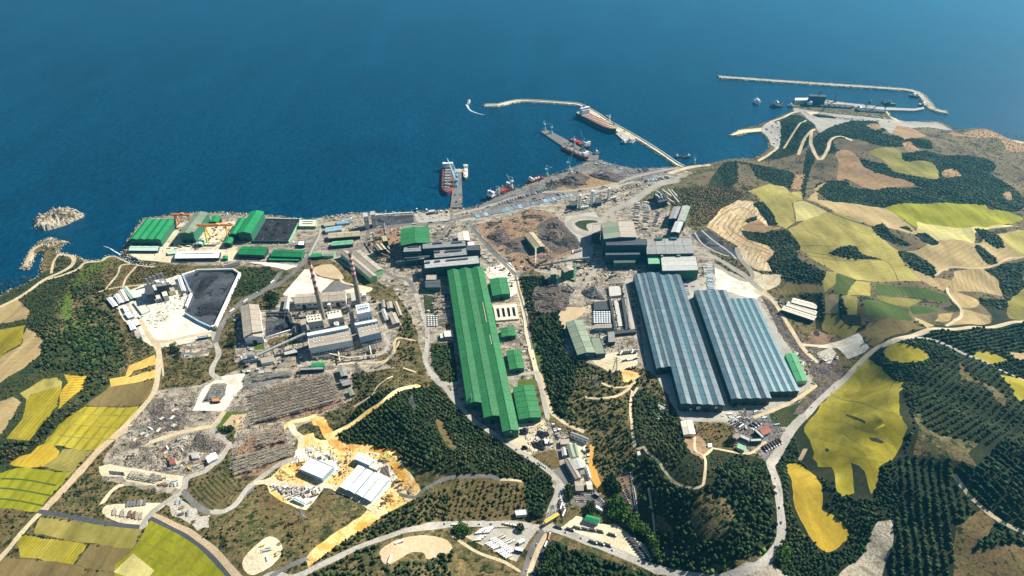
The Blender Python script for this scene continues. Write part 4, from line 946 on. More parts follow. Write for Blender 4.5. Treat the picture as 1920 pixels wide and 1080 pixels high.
# ---------------------------------------------------------------- power station
B('coal_store', 'large beige gabled coal store left of the fenced coal pen', 'e', "262,530 425,512 472,820 290,828", 14, 'roof_beige', 'wall_white', seg=6, rise=4, door=1)
B('workshop', 'long grey-beige workshop behind the two tall chimneys', 'e', "785,415 1248,385 1256,468 768,500", 14, 'roof_beige', 'wall_white', ridge='h', seg=6, rise=3, win=9, door=3)
B('workshop', 'narrow white-roofed shed at the left end of the long workshop', 'e', "690,432 727,432 712,552 662,555", 9, 'roof_grey_light', 'wall_white', rise=1.5)
B('boiler_house', 'left cream boiler house with two rows of dark roof openings', 'e', "878,616 1015,598 1037,662 893,684", 34, 'roof_cream', 'wall_cream', ridge='flat', vents=[(.15+.22*i, .25+.4*j, .1, .12, 1.5, 'roof_dark') for i in range(4) for j in range(2)], win=3)
B('boiler_house', 'middle cream boiler house with the round drum on its front roof', 'e', "1073,585 1205,560 1232,630 1090,652", 34, 'roof_cream', 'wall_cream', ridge='flat', vents=[(.12+.22*i, .2, .1, .12, 1.5, 'roof_dark') for i in range(4)], win=3)
B('boiler_house', 'right boiler house with white and pale blue roof equipment', 'e', "1350,520 1470,495 1497,575 1362,602", 38, 'roof_white', 'wall_white', ridge='flat', vents=[(.15+.2*i, .25+.4*j, .12, .1, 1.8, 'roof_sky') for i in range(4) for j in range(2)]+[(.5, .5, .8, .08, 1.5, 'roof_dark')], win=4)
B('turbine_hall', 'long turbine hall with rows of round skylights and a white front, left section', 'e', "888,812 1296,728 1313,855 915,918", 22, 'roof_beige', 'wall_white', ridge='flat', seg=4, win=16, winz=.35, vents=[(.13+.065*i+(.3 if i > 3 else 0), .3+.3*j, .02, .06, 1.2, 'roof_white') for i in range(8) for j in range(2)])
B('turbine_hall', 'shorter turbine hall section with two-tone pale blue front at the right', 'e', "1358,715 1556,665 1582,775 1390,822", 22, 'roof_beige', 'wall_blue', ridge='flat', seg=2, win=8, winz=.35, vents=[(.2+.17*i, .28+.34*j, .05, .07, 1.2, 'roof_white') for i in range(5) for j in range(2)])
B('bunker_bay', 'narrow pale clerestory bay along the back of the left turbine hall', 'e', "885,782 1275,705 1282,735 893,810", 27, 'roof_white', 'wall_blue', ridge='flat', win=24, winz=.7)
B('bunker_bay', 'narrow pale clerestory bay along the back of the right turbine hall', 'e', "1335,685 1550,650 1556,668 1345,712", 27, 'roof_white', 'wall_blue', ridge='flat', win=14, winz=.7)
B('bunker_bay', 'brown-roofed narrow tower between the middle and right boiler houses', 'e', "1272,590 1325,583 1338,660 1290,668", 26, 'roof_beige', 'wall_grey', ridge='flat')
B('bunker_bay', 'brown-roofed low block at the left end of the turbine hall', 'e', "820,650 868,642 885,760 838,765", 16, 'roof_beige', 'wall_grey', ridge='flat')
B('office', 'small white four-storey office with square windows at the foot of the inclined conveyor', 'e', "305,960 375,952 384,985 315,995", 14, 'roof_grey', 'wall_white', ridge='flat', win=5)
B('office', 'low white annex at the left foot of the white office', 'e', "278,1030 420,1005 424,1022 284,1048", 5, 'roof_grey_light', 'wall_white', ridge='flat', win=6)
B('shed', 'beige-roofed shed with white front below the inclined conveyor', 'e', "450,1010 568,990 572,1045 457,1065", 6, 'roof_beige', 'wall_white', rise=1, ridge='h')
B('shed', 'long flat pale shed right of the beige-roofed shed', 'e', "668,950 780,928 790,960 680,985", 5, 'roof_grey_light', 'wall_dark', ridge='h')
B('pump_house', 'small white block between the long workshop and the second chimney', 'e', "1300,402 1342,395 1350,470 1308,478", 10, 'roof_grey_light', 'wall_white', ridge='flat', win=2)
B('pump_house', 'slim white tower block right of the second chimney top', 'e', "1400,380 1436,375 1442,420 1408,425", 14, 'roof_white', 'wall_white', ridge='flat', win=2)
for lb, q, hh, rf in (('short grey shed at the upper left of the water treatment cluster', "1590,475 1618,471 1628,535 1600,540", 5, 'roof_grey'), ('square beige block of the water treatment cluster', "1640,490 1686,484 1700,540 1652,546", 7, 'roof_beige'),
    ('long narrow beige shed at the right edge of the water treatment cluster', "1706,488 1738,483 1786,608 1756,616", 6, 'roof_beige'), ('grey-beige gabled hall at the lower right of the water treatment cluster', "1660,602 1722,585 1762,680 1704,696", 8, 'roof_beige'),
    ('long grey shed at the left edge of the water treatment cluster', "1590,560 1620,550 1662,650 1630,662", 5, 'roof_grey_light')):
    B('water_works', lb, 'e', q, hh, rf, 'wall_grey', rise=1.2, win=3)
B('shed', 'bright green roofed shed above the large substation', 'f', "932,106 1052,100 1047,135 930,138", 5, 'roof_green', 'wall_green', ridge='h')
B('shed', 'long grey gallery with dark glazed front below the bright green shed', 'f', "822,150 1045,142 1047,165 820,176", 6, 'roof_grey', 'wall_teal', ridge='flat', win=12)
B('control_building', 'grey roofed control building at the top right corner of the large substation', 'f', "1185,142 1245,135 1268,220 1215,232", 9, 'roof_grey', 'wall_dark', rise=1, win=2)
B('control_building', 'grey roofed control building in the middle beside the large substation', 'f', "1195,266 1278,254 1297,302 1235,322", 6, 'roof_grey', 'wall_dark', ridge='h')
B('control_building', 'small sage roofed hut at the lower right of the large substation', 'f', "1272,360 1310,346 1336,400 1300,416", 5, 'roof_sage', 'wall_dark')
B('shed', 'pair-roofed tiny shed left end above the transformer pads', 'f', "425,180 480,176 484,196 430,200", 3, 'roof_grey_light', 'wall_grey', ridge='flat')
B('shed', 'tiny flat shed second above the transformer pads', 'f', "488,172 548,168 550,188 492,193", 3, 'roof_beige', 'wall_grey', ridge='flat')
B('shelter', 'orange-red roofed relay hut in the small white-padded substation', 'b', "1590,588 1645,586 1648,608 1592,612", 4, 'roof_orange', 'wall_dark', ridge='flat')
# ---------------------------------------------------------------- steel works, centre
B('melt_shop', 'large square green-roofed melt shop with a centre ridge', 'h', "865,250 1130,235 1142,374 868,412", 32, 'roof_mill_green', 'wall_dark', bays=1, seg=3, rise=4)
B('mill_building', 'grey flat mill roof directly in front of the green melt shop', 'h', "905,410 1065,400 1065,462 885,468", 28, 'roof_grey', 'wall_teal', ridge='flat', seg=3, vents=[(.55, .3, .6, .12, 2.5, 'roof_dark')])
B('mill_building', 'stepped grey mill roof right of the melt shop corner', 'h', "1070,385 1480,360 1485,410 1075,440", 31, 'roof_grey', 'wall_teal', ridge='flat', seg=5, vents=[(.35, .2, .2, .25, 3, 'roof_dark'), (.8, .3, .24, .25, 3, 'roof_dark')])
B('mill_building', 'grey mill roof with one long dark monitor in the middle rows', 'h', "1180,440 1480,412 1500,495 1180,525", 26, 'roof_grey', 'wall_teal', ridge='flat', seg=5, vents=[(.6, .45, .5, .18, 3, 'roof_dark'), (.1, .4, .18, .16, 3, 'roof_dark')])
B('mill_building', 'long pale grey mill roof with three dark monitors above the green rolling mill', 'h', "1086,550 1600,505 1616,575 1094,625", 24, 'roof_grey_light', 'wall_teal', ridge='flat', seg=8, vents=[(.06, .35, .09, .16, 3, 'roof_dark'), (.24, .3, .1, .16, 3, 'roof_dark'), (.6, .3, .4, .14, 3, 'roof_dark')], win=0)
B('storage_shed', 'cream roofed building behind the mill rows', 'h', "1405,290 1500,275 1520,360 1415,367", 12, 'roof_cream', 'wall_dark', rise=3)
B('mill_annex', 'dark blue annex at the right end of the mill rows', 'h', "1485,410 1612,405 1620,450 1492,455", 20, 'roof_dark', 'wall_dark', ridge='flat')
B('mill_annex', 'small white block above the dark blue annex', 'h', "1500,375 1560,372 1565,405 1502,408", 14, 'roof_white', 'wall_white', ridge='flat')
B('mill_annex', 'low dark green block inside the shaded court between mill rows', 'h', "900,475 1170,460 1175,520 900,530", 18, 'roof_dark', 'wall_teal', ridge='flat')
B('mill_annex', 'beige topped dark block at the upper left of the rolling mill', 'h', "1110,685 1205,685 1208,732 1102,735", 13, 'roof_beige', 'wall_dark', ridge='flat')
B('mill_annex', 'grey barrel-roofed dark hall beside the top of the rolling mill', 'h', "1100,740 1236,738 1238,798 1104,802", 12, 'roof_dark', 'wall_green', ridge='h', rise=2.5, bays=1)
B('bar_store', 'long beige roofed store running diagonally, left of the pair', 'h', "290,470 352,452 640,692 575,712", 13, 'roof_beige', 'wall_lightgreen', seg=7, rise=2.5)
B('bar_store', 'long beige roofed store running diagonally, right of the pair', 'h', "400,482 480,452 690,625 610,665", 13, 'roof_beige', 'wall_lightgreen', seg=7, rise=2.5)
B('warehouse', 'beige roofed warehouse left of the works road, upper of the pair', 'h', "185,290 475,268 478,314 183,336", 9, 'roof_tan', 'wall_dark', ridge='h', seg=4, rise=2, win=8)
B('warehouse', 'light green roofed warehouse left of the works road, lower of the pair', 'h', "222,370 410,354 412,390 215,406", 8, 'roof_light_green', 'wall_dark', ridge='h', seg=3, rise=2)
B('warehouse', 'pale blue roofed shed above the beige roofed warehouse', 'h', "155,240 305,218 308,254 152,276", 6, 'roof_sky', 'wall_white', ridge='h', rise=1.2)
B('shed', 'small green gabled shed at the bend of the works road', 'h', "25,482 116,476 112,508 18,514", 7, 'roof_green', 'wall_dark', ridge='h')
B('shed', 'small sage gabled shed left of the diagonal stores', 'h', "135,470 262,472 215,500 140,505", 6, 'roof_sage', 'wall_lightgreen', ridge='h')
B('shed', 'yellow roofed shed on the quay behind the shipyard road', 'h', "135,190 235,180 240,212 140,222", 5, 'roof_tan', 'wall_lightgreen', ridge='h')
B('shed', 'blue striped shed on the quay next to the yellow roofed shed', 'h', "255,185 375,172 385,192 262,208", 4, 'roof_sky', 'wall_blue', ridge='flat', seg=4)
B('shed', 'flat pale shed on the shore left of the first pier', 'h', "1130,72 1190,66 1192,84 1132,92", 6, 'roof_grey_light', 'wall_grey', ridge='flat')
B('tower_block', 'tall concrete hopper tower on the quay, left of the pair', 'h', "505,98 548,92 556,130 512,136", 34, 'roof_grey_light', 'concrete_wall', ridge='flat', win=2)
B('tower_block', 'tall concrete hopper tower on the quay, right of the pair', 'h', "575,85 618,80 622,112 580,118", 34, 'roof_grey_light', 'concrete_wall', ridge='flat', win=2)
B('crusher_house', 'tan roofed crusher house amid the rusty conveyors', 'h', "610,402 692,390 726,440 660,455", 20, 'roof_tan', 'wall_dark', rise=2, bays=2)
B('crusher_house', 'green walled cream roofed transfer tower under the small banded chimney', 'h', "680,318 724,314 745,358 700,370", 18, 'roof_tan', 'wall_green', ridge='flat')
# green rolling mill: three staggered bays, one thing
def long_mill():
    zb, h = 3.0, 16.0
    L = C('i', "270,125 367,115 474,104 577,97"); Fr = [((440, 250), (565, 248)), ((595, 380), (720, 362)), ((750, 500), (881, 488))]
    E1 = on_plane(L, zb+h); rt = None
    root = thing('rolling_mill', 'very long bright green rolling mill of three staggered gabled bays', 'factory', (E1[0][0], E1[0][1], zb))
    for k, (a, b) in enumerate(Fr):
        f = on_plane([(780+a[0]/4.571, 700+a[1]/4.571), (780+b[0]/4.571, 700+b[1]/4.571)], zb+h)
        A, Bq, D, Cq = E1[k], E1[k+1], f[0], f[1]
        o = Vector((*(A-E1[0]), 0)); u = Vector((*(((Bq-A)+(Cq-D))/2), 0)); v = Vector((*(((D-A)+(Cq-Bq))/2), 0))
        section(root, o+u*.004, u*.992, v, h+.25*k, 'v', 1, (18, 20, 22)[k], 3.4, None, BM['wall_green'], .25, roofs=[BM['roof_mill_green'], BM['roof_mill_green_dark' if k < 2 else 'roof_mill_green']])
        un = u.normalized(); ang = math.atan2(un.y, un.x)
        me = MB().box((0, 0, 0), (6, .6, 8)).mesh('door', BM['door_dark']); put('door', me, root, o+v+u*.5+Vector((0, -.2, 4)), ang)
        if k == 2:
            for q0, q1, ux in ((.28, .42, .35), (.5, .56, .4), (.6, .78, .45), (.8, .95, .5)): MB().bar(o+u*ux+v*q0+Vector((0, 0, h+3.4)), o+u*ux+v*q1+Vector((0, 0, h+3.4)), 1.6, .7).build('roof_walkway', BM['roof_tan'], root)
            mb = MB(); mb.cyl((0, 0, 0), 1.8, .4, 16); me = mb.mesh('sign_disc', BM['white_paint']); q = put('sign_disc', me, root, o+v+u*.5+Vector((0, -.3, 15)), 0); q.rotation_euler = (math.pi/2, 0, 0)
long_mill()
B('store_hall', 'green square hall beside the top of the long rolling mill', 'i', "630,200 775,186 806,322 660,342", 12, 'roof_mill_green', 'wall_green', seg=3, bays=1, rise=2.2, door=1)
B('store_hall', 'small green hall just below the settling tanks', 'i', "725,620 842,610 856,680 736,692", 9, 'roof_mill_green', 'wall_green', bays=1, rise=1.6, door=1, seg=2)
B('store_hall', 'green hall next to the yard road beside the rolling mill middle', 'i', "775,815 892,806 928,958 806,973", 10, 'roof_mill_green', 'wall_green', seg=3, rise=2, door=1)
B('store_hall', 'long green hall right of the lower end of the rolling mill', 'j', "835,122 1003,106 1076,374 880,394", 11, 'roof_mill_green', 'wall_green', seg=6, rise=2.4, door=1)
B('office', 'cream flat-roofed office touching the left flank of the rolling mill', 'i', "240,642 315,638 318,690 246,696", 7, 'roof_cream', 'wall_cream', ridge='flat', win=5)
B('office', 'small mint roofed kiosk left of the cream flat-roofed office', 'i', "205,665 235,662 240,700 210,705", 5, 'roof_mint', 'wall_lightgreen', ridge='flat')
B('shed', 'beige vaulted shed in the scrap yard with green walls', 's', "520,302 610,286 714,415 625,440", 13, 'roof_tan', 'wall_green', seg=5, rise=4)
B('crusher_house', 'green crusher tower with beige box roof, left of the two', 's', "770,626 826,620 828,678 768,682", 22, 'roof_beige', 'wall_green', ridge='flat')
B('crusher_house', 'green crusher tower with tilted beige roof, right of the two', 's', "870,620 960,596 990,632 905,662", 22, 'roof_beige', 'wall_green', rise=2)
SG = B('store_hall', 'sage green gabled hall with a round white emblem on its front', 'i', "1292,572 1415,552 1540,825 1378,846", 14, 'roof_sage', 'wall_teal', seg=6, rise=3, door=1); discs(SG, 'i', [(1460, 846, 10.5, 2.2)])
B('mill_annex', 'sage green flat annex attached to the right of the sage hall', 'i', "1490,704 1582,700 1620,838 1546,842", 9, 'roof_sage', 'wall_teal', ridge='flat')
B('shed', 'white fronted beige roofed box below the blue tank rows', 'i', "1535,588 1672,585 1676,612 1535,618", 9, 'roof_beige', 'wall_blue', ridge='h', rise=1)
B('shed', 'grey slab-roofed shed beside the truck park', 'i', "1642,652 1700,648 1706,735 1650,740", 8, 'roof_grey', 'wall_dark', ridge='flat')
# ---------------------------------------------------------------- right hand mill
B('melt_shop', 'tall converter shop with one green and one beige roof slope', 'm', "310,362 585,348 606,478 336,494", 44, 'roof_light_green', 'wall_teal', bays=1, seg=3, rise=3, roofs=['roof_sage', 'roof_beige'])
B('melt_shop', 'dark green stepped block in front of the tall converter shop', 'm', "345,502 696,498 700,546 350,550", 38, 'roof_dark', 'wall_teal', ridge='flat', seg=2, win=14, winz=.85)
B('mill_annex', 'lower dark green step with a white parapet line under the converter shop', 'm', "345,610 640,606 640,630 345,634", 24, 'roof_dark', 'wall_teal', ridge='flat')
B('mill_annex', 'lowest dark green box at the foot of the converter shop', 'm', "415,660 595,655 602,698 415,702", 14, 'roof_dark', 'wall_green', ridge='flat', win=2)
B('mill_building', 'large grey-beige mill roof right of the converter shop', 'm', "692,496 1075,490 1102,616 700,622", 30, 'roof_grey', 'wall_teal', ridge='h', bays=1, seg=5, rise=1.5, vents=[(.28, .06, .15, .14, 4, 'wall_teal'), (.6, .05, .15, .14, 4, 'wall_teal')], win=0)
B('mill_building', 'grey mill roof with three square bays and a dark green front', 'm', "816,646 1120,640 1142,764 832,770", 24, 'roof_grey_light', 'wall_green', ridge='flat', seg=3, vents=[(.03, .02, .06, .1, 4, 'wall_grey'), (.5, .0, .1, .1, 4, 'wall_grey')])
B('mill_annex', 'small light green roofed block left of the three-bay mill roof', 'm', "708,645 802,645 815,708 708,712", 22, 'roof_light_green', 'wall_teal', ridge='flat')
B('mill_building', 'narrow grey roof at the top of the right mill, left strip', 'm', "932,220 985,218 950,318 886,320", 20, 'roof_grey', 'wall_dark', seg=3, rise=1)
B('mill_building', 'narrow grey-green roof at the top of the right mill, taller right strip', 'm', "1005,212 1072,215 1022,345 964,338", 25, 'roof_grey', 'wall_dark', seg=4, rise=2, roofs=['roof_grey_light', 'roof_sage'])
B('mill_building', 'pale stepped tower roof below the narrow grey roofs', 'm', "946,345 1010,350 976,438 906,436", 27, 'roof_grey_light', 'wall_dark', seg=2, rise=1.5)
B('mill_annex', 'beige capped dark tower at the left flank of the converter shop', 'm', "236,372 306,366 305,446 226,450", 26, 'roof_beige', 'wall_dark', ridge='flat')
# the blue hall group
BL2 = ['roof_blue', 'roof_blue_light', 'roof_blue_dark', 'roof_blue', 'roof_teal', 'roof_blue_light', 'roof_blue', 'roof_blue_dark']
B('rolling_mill', 'shorter blue-grey roofed hall at the left edge of the blue halls', 'n', "95,92 180,76 342,690 252,694", 16, 'roof_blue', 'wall_teal', bays=2, seg=14, rise=1.9, roofs=['roof_blue', 'roof_blue_light', 'roof_blue_light', 'roof_blue_dark'], door=1, gap=.4)
H1 = B('rolling_mill', 'longest blue-grey striped hall reaching the lower yard', 'n', "182,70 398,86 686,930 410,938", 17, 'roof_blue', 'wall_teal', bays=4, seg=18, rise=1.9, roofs=BL2, door=4, gap=.4)
discs(H1, 'n', [(520, 956, 11, 3.4), (636, 954, 11, 2.4), (470, 966, 10, 1.8)])
B('rolling_mill', 'middle blue-grey striped hall of the blue group', 'n', "492,193 706,193 990,890 742,900", 16, 'roof_blue', 'wall_teal', bays=4, seg=16, rise=1.9, roofs=['roof_blue', 'roof_blue_light', 'roof_blue', 'roof_blue_dark', 'roof_teal', 'roof_blue_light', 'roof_blue_dark', 'roof_blue'], door=4, gap=.4)
B('rolling_mill', 'teal panelled hall at the right edge of the blue group', 'n', "722,246 890,244 1176,846 986,852", 14, 'roof_teal', 'wall_teal', bays=4, seg=14, rise=1.2, roofs=['roof_panel_solar', 'roof_teal', 'roof_teal', 'roof_panel_solar'], door=4, gap=.3)
B('annex', 'bright green long annex at the lower right of the teal hall', 'n', "1085,606 1158,603 1230,778 1166,784", 9, 'roof_green', 'wall_lightgreen', seg=3, rise=1, vents=[(.4, .3, .08, .03, 1, 'roof_dark'), (.45, .6, .08, .03, 1, 'roof_dark')])
for lb, q in (('front cream-white roof of the three joined sheds right of the blue halls', "262,640 480,715 464,738 240,668"), ('middle cream-white roof of the three joined sheds', "295,615 482,672 482,708 268,636"), ('back cream-white roof of the three joined sheds', "330,590 486,625 486,665 305,610")):
    B('storage_shed', lb, 'q', q, 8, 'roof_cream', 'wall_dark', ridge='h', rise=1.5)
# lower right yard
B('shed', 'cream yellow gabled shed in the trees below the longest blue hall', 'o', "372,160 436,156 456,232 388,238", 8, 'roof_cream', 'wall_white', seg=2, rise=1.5)
B('hut', 'tiny white square hut beside the forked dirt path', 'o', "530,292 555,290 556,312 532,314", 4, 'roof_white', 'wall_white', ridge='flat')
B('office', 'red-brown roofed office in the gate yard', 'o', "835,205 888,188 905,220 860,240", 5, 'roof_red', 'wall_white', ridge='h', rise=1)
B('office', 'small green roofed office left of the gate yard', 'o', "712,290 760,312 748,334 702,315", 5, 'roof_light_green', 'wall_white', ridge='flat', win=3)
B('hut', 'tiny pale hut at the path junction in the left woods', 'o', "108,340 125,335 132,358 114,364", 4, 'roof_grey_light', 'wall_white', ridge='flat')
for lb, q in (('curved white gate building, straight left wing', "728,238 780,262 776,276 722,252"), ('curved white gate building, middle wing', "784,264 850,262 852,276 786,280"), ('curved white gate building, right wing', "820,205 866,248 856,260 808,214")):
    B('gate_building', lb, 'o', q, 6, 'roof_grey_light', 'wall_teal', ridge='flat', win=5)
# administration cluster
ad = [('long grey warehouse roof on the diagonal at the top of the admin yard', "1342,506 1476,556 1470,584 1322,526", 7, 'roof_grey', 'h'), ('beige flat building beside the car row at the admin yard entrance', "1237,566 1313,560 1316,606 1238,610", 6, 'roof_beige', 'flat'),
 ('long sage barracks, left of the parallel pair in the admin yard', "1290,620 1338,612 1362,712 1325,722", 7, 'roof_sage', 'v'), ('narrow sage barracks, right of the parallel pair in the admin yard', "1342,610 1372,604 1396,708 1370,716", 6, 'roof_sage', 'v'),
 ('short pale barracks left of the parallel pair', "1245,640 1280,636 1290,698 1258,706", 5, 'roof_grey_light', 'v'), ('broad pale grey gabled canteen in the middle of the admin yard', "1326,742 1418,726 1446,800 1368,824", 9, 'roof_grey_light', 'v'),
 ('long pinkish beige block along the asphalt square', "1276,736 1320,732 1412,885 1370,908", 8, 'roof_beige', 'v'), ('small pale annex right of the long pinkish block', "1398,822 1442,818 1448,862 1408,868", 6, 'roof_sage', 'flat'),
 ('narrow white wing at the right edge of the admin yard', "1452,800 1468,796 1498,890 1480,896", 5, 'roof_white', 'v'), ('square beige house beside the small trees', "1366,930 1422,930 1436,1000 1370,1004", 6, 'roof_beige', 'h'),
 ('square cream house right of the square beige house', "1462,930 1500,934 1512,990 1470,992", 5, 'roof_cream', 'h')]
for lb, q, hh, rf, rd in ad: B('office_block', lb, 'j', q, hh, rf, 'wall_cream' if 'beige' in lb else 'wall_white', ridge=rd, rise=1.3 if rd != 'flat' else None, win=4, rwin=3)
B('shed', 'short white roofed shed beside the charcoal heaps', 'j', "1100,570 1125,567 1130,600 1106,604", 4, 'roof_white', 'wall_grey', ridge='flat')
B('shed', 'pale square shed beside the gatehouse car row', 'j', "1140,565 1170,560 1176,594 1146,600", 4, 'roof_grey_light', 'wall_grey', ridge='flat')
B('bus_station', 'bright green gabled building beside the truck park', 'k', "1287,482 1396,516 1380,550 1264,522", 6, 'roof_green', 'wall_white', ridge='h', rise=1.4)
B('shed', 'white roofed box building left of the crossroads', 'k', "668,446 758,440 768,478 674,488", 5, 'roof_white', 'wall_white', ridge='flat')
B('shed', 'small white roofed kiosk in the bus yard, upper one', 'k', "690,705 740,680 752,708 704,728", 4, 'roof_white', 'wall_white', ridge='flat')
B('shed', 'small white roofed kiosk in the bus yard, lower one', 'k', "672,755 735,768 728,796 668,782", 4, 'roof_white', 'wall_dark', ridge='flat')
B('shed', 'grey roofed shelter over the orange canal', 'k', "1352,282 1395,305 1382,322 1345,298", 4, 'roof_grey', 'wall_dark', ridge='flat')
B('shed', 'white canopy at the lower end of the staff car park', 'k', "1362,398 1425,432 1412,448 1350,412", 4, 'roof_white', 'wall_white', ridge='flat')
# building site
B('new_hall', 'broad flat white new hall in the orange building site', 'g', "782,122 966,196 868,290 696,212", 8, 'roof_white', 'wall_blue', ridge='flat', seg=4, vents=[(.3+.1*i, .5, .05, .02, .8, 'roof_dark') for i in range(5)])
B('new_hall', 'small white flat hall at the top of the building site', 'g', "1165,86 1282,136 1246,176 1130,126", 9, 'roof_white', 'wall_blue', ridge='h', rise=.8, seg=2)
B('new_hall', 'low beige flat block below the small white hall', 'g', "1270,166 1336,190 1306,222 1246,196", 5, 'roof_cream', 'wall_grey', ridge='flat')
for i, (lb, q) in enumerate((('leftmost white long roof of the four parallel new halls', "1160,184 1207,205 1066,375 1013,350"), ('second white long roof of the four parallel new halls', "1225,213 1272,235 1128,402 1080,376"),
    ('third white long roof of the four parallel new halls', "1290,240 1332,260 1192,432 1146,406"), ('rightmost white long roof of the four parallel new halls', "1350,264 1402,285 1260,466 1206,436"))):
    B('new_hall', lb, 'g', q, 7, 'roof_white', 'wall_blue', rise=.8, seg=3, group='four parallel white halls')
B('site_cabin', 'pale green long cabin at the lower edge of the site depot', 'g', "640,440 738,488 728,500 632,452", 3, 'roof_mint', 'wall_white', ridge='flat')
B('shed', 'small white roofed shed above the recycling yard road', 'c', "1550,180 1610,165 1635,185 1560,240", 5, 'roof_white', 'wall_white', rise=1)
B('shed', 'beige fenced flat shed in the recycling yard', 'c', "1430,160 1485,155 1495,195 1440,200", 3, 'roof_grey_light', 'wall_white', ridge='flat')
B('shed', 'red-brown roofed shed in the recycling yard', 'c', "1265,205 1310,195 1320,235 1275,245", 4, 'roof_red', 'wall_cream', ridge='flat')
def W2(cr, x, y, z=None):
    p = C(cr, [(x, y)])
    if z is None: return Vector(ground(p)[0])
    q = on_plane(p, z)[0]; return Vector((q[0], q[1], z))
def yaw(a, b): return math.atan2(b.y-a.y, b.x-a.x)
# ---------------------------------------------------------------- chimneys, tanks, silos
def chimney(label, base, tip, cr, r0, r1, h, bands, start):
    p = W2(cr, *base); root = thing('chimney', label, 'chimney', p)
    n = 40; zs = start*h; mb = MB(); mb.cyl((0, 0, -3), r0, zs+3, 24, r0+(r1-r0)*start); mb.build('shaft', BM['chimney_concrete'], root)
    for i in range(bands):
        a, b = start+(1-start)*i/bands, start+(1-start)*(i+1)/bands
        mb = MB(); mb.cyl((0, 0, a*h), r0+(r1-r0)*a+.05, (b-a)*h, 24, r0+(r1-r0)*b+.05); mb.build('painted_band', BM['band_red' if (bands-i) % 2 else 'band_white'], root)
    mb = MB(); mb.cyl((0, 0, h), r1+.6, 1.2, 20); mb.build('rim', BM['metal_dark'], root)
    for a in (.45, .72):
        mb = MB(); mb.cyl((0, 0, h*a), r0+(r1-r0)*a+1.4, .5, 20); mb.build('platform', BM['metal_grey'], root)
chimney('tall red and white banded chimney between the left and middle boiler houses', (1040, 636), None, 'e', 5.4, 2.6, 132, 9, .52)
chimney('tall red and white banded chimney behind the right boiler house', (1385, 512), None, 'e', 5.6, 2.8, 120, 9, .58)
chimney('short banded chimney above the crusher house', (722, 330), None, 'h', 3, 1.6, 44, 6, .3)
def tank(name, label, cr, x, y, r, h, mat='tank_white', dome=True, cat='tank', group=None):
    p = W2(cr, x, y); root = thing(name, label, cat, p, 0, group)
    MB().cyl((0, 0, -1), r, h+1, 20).build('shell', BM[mat], root)
    if dome: MB().cyl((0, 0, h), r*1.02, r*.28, 20, r*.15).build('roof', BM[mat], root)
    mb = MB(); mb.bar((r+.3, 0, 0), (r+.3, 0, h), .8); mb.build('ladder', BM['metal_grey'], root)
    return root
tank('silo', 'pale slim silo behind the middle boiler house', 'e', 1107, 562, 3.6, 15, 'roof_cream')
tank('tank', 'dark round tank left of the second chimney, nearer one', 'e', 1285, 578, 4.5, 15, 'metal_grey')
tank('silo', 'first white column tower of the air separation plant from the left', 'm', 120, 232, 3.6, 38)
tank('silo', 'middle thick white column tower of the air separation plant', 'm', 224, 200, 5, 40)
tank('silo', 'rightmost slim white column tower of the air separation plant', 'm', 366, 148, 3.4, 30)
for i in range(5): tank('silo', ('first', 'second', 'third', 'fourth', 'fifth')[i]+' dark silo from the left behind the mill house of the grinding plant', 'a', 1118+28*i, 705-10*i, 2.6, 19, 'metal_grey')
for i in range(4): tank('tank', ('first', 'second', 'third', 'last')[i]+' white bullet tank from the left at the foot of the white towers', 'm', 135+18*i, 240-3*i, 2.6, 7)
for i in range(4): tank('tank', ('first', 'second', 'third', 'last')[i]+' white tank from the left beside the rightmost white tower', 'm', 392+12*i, 160-3*i, 2.2, 7)
B('plant_block', 'dark block between the white column towers', 'm', "40,175 100,170 102,205 42,212", 9, 'roof_dark', 'wall_teal', ridge='flat')
B('plant_block', 'dark cooling block right of the middle white tower', 'm', "255,150 310,142 312,182 258,190", 9, 'roof_dark', 'wall_teal', ridge='flat')
# middle boiler drum
p = W2('e', 1165, 690, 34); rt = thing('roof_drum', 'white round drum with a dark eye on the middle boiler house front', 'drum', p); MB().cyl((0, 0, -3), 4.5, 4.2, 20).build('drum', BM['tank_white'], rt); MB().cyl((0, 0, 1.2), 2, .4, 16).build('lid', BM['metal_grey'], rt)
def domes(cr, x0, y0, x1, y1, nx, ny, r, h, skx, label, mats, group):
    protos = []
    k = 0
    for j in range(ny):
        row = []
        for i in range(nx):
            x = x0+(x1-x0)*i/(nx-1)+skx*j/ny; y = y0+(y1-y0)*j/(ny-1); p = W2(cr, x, y)
            if not protos:
                rt = thing('storage_tank', label, 'tank', p, 0, group); MB().cyl((0, 0, -1), r, h+1, 12).build('shell', BM[mats[0]], rt); MB().cyl((0, 0, h), r, r*.3, 12, .3).build('roof', BM[mats[1]], rt); protos.append(rt)
            else: rt = copy_tree(protos[0], p)
            rt['label'] = label+' in row '+ordinal(j+1); row.append(rt)
        number_off(row)
domes('i', 1525, 492, 1655, 580, 7, 6, 2.1, 4, 4, 'pale blue capped tank above the white shed', ('steel_blue', 'tank_white'), 'grid of small blue-white tanks')
domes('i', 105, 520, 175, 600, 4, 6, 1.8, 2.6, 6, 'white capped drum left of the rolling mill', ('metal_dark', 'tank_white'), 'transformer drums beside the green mill')
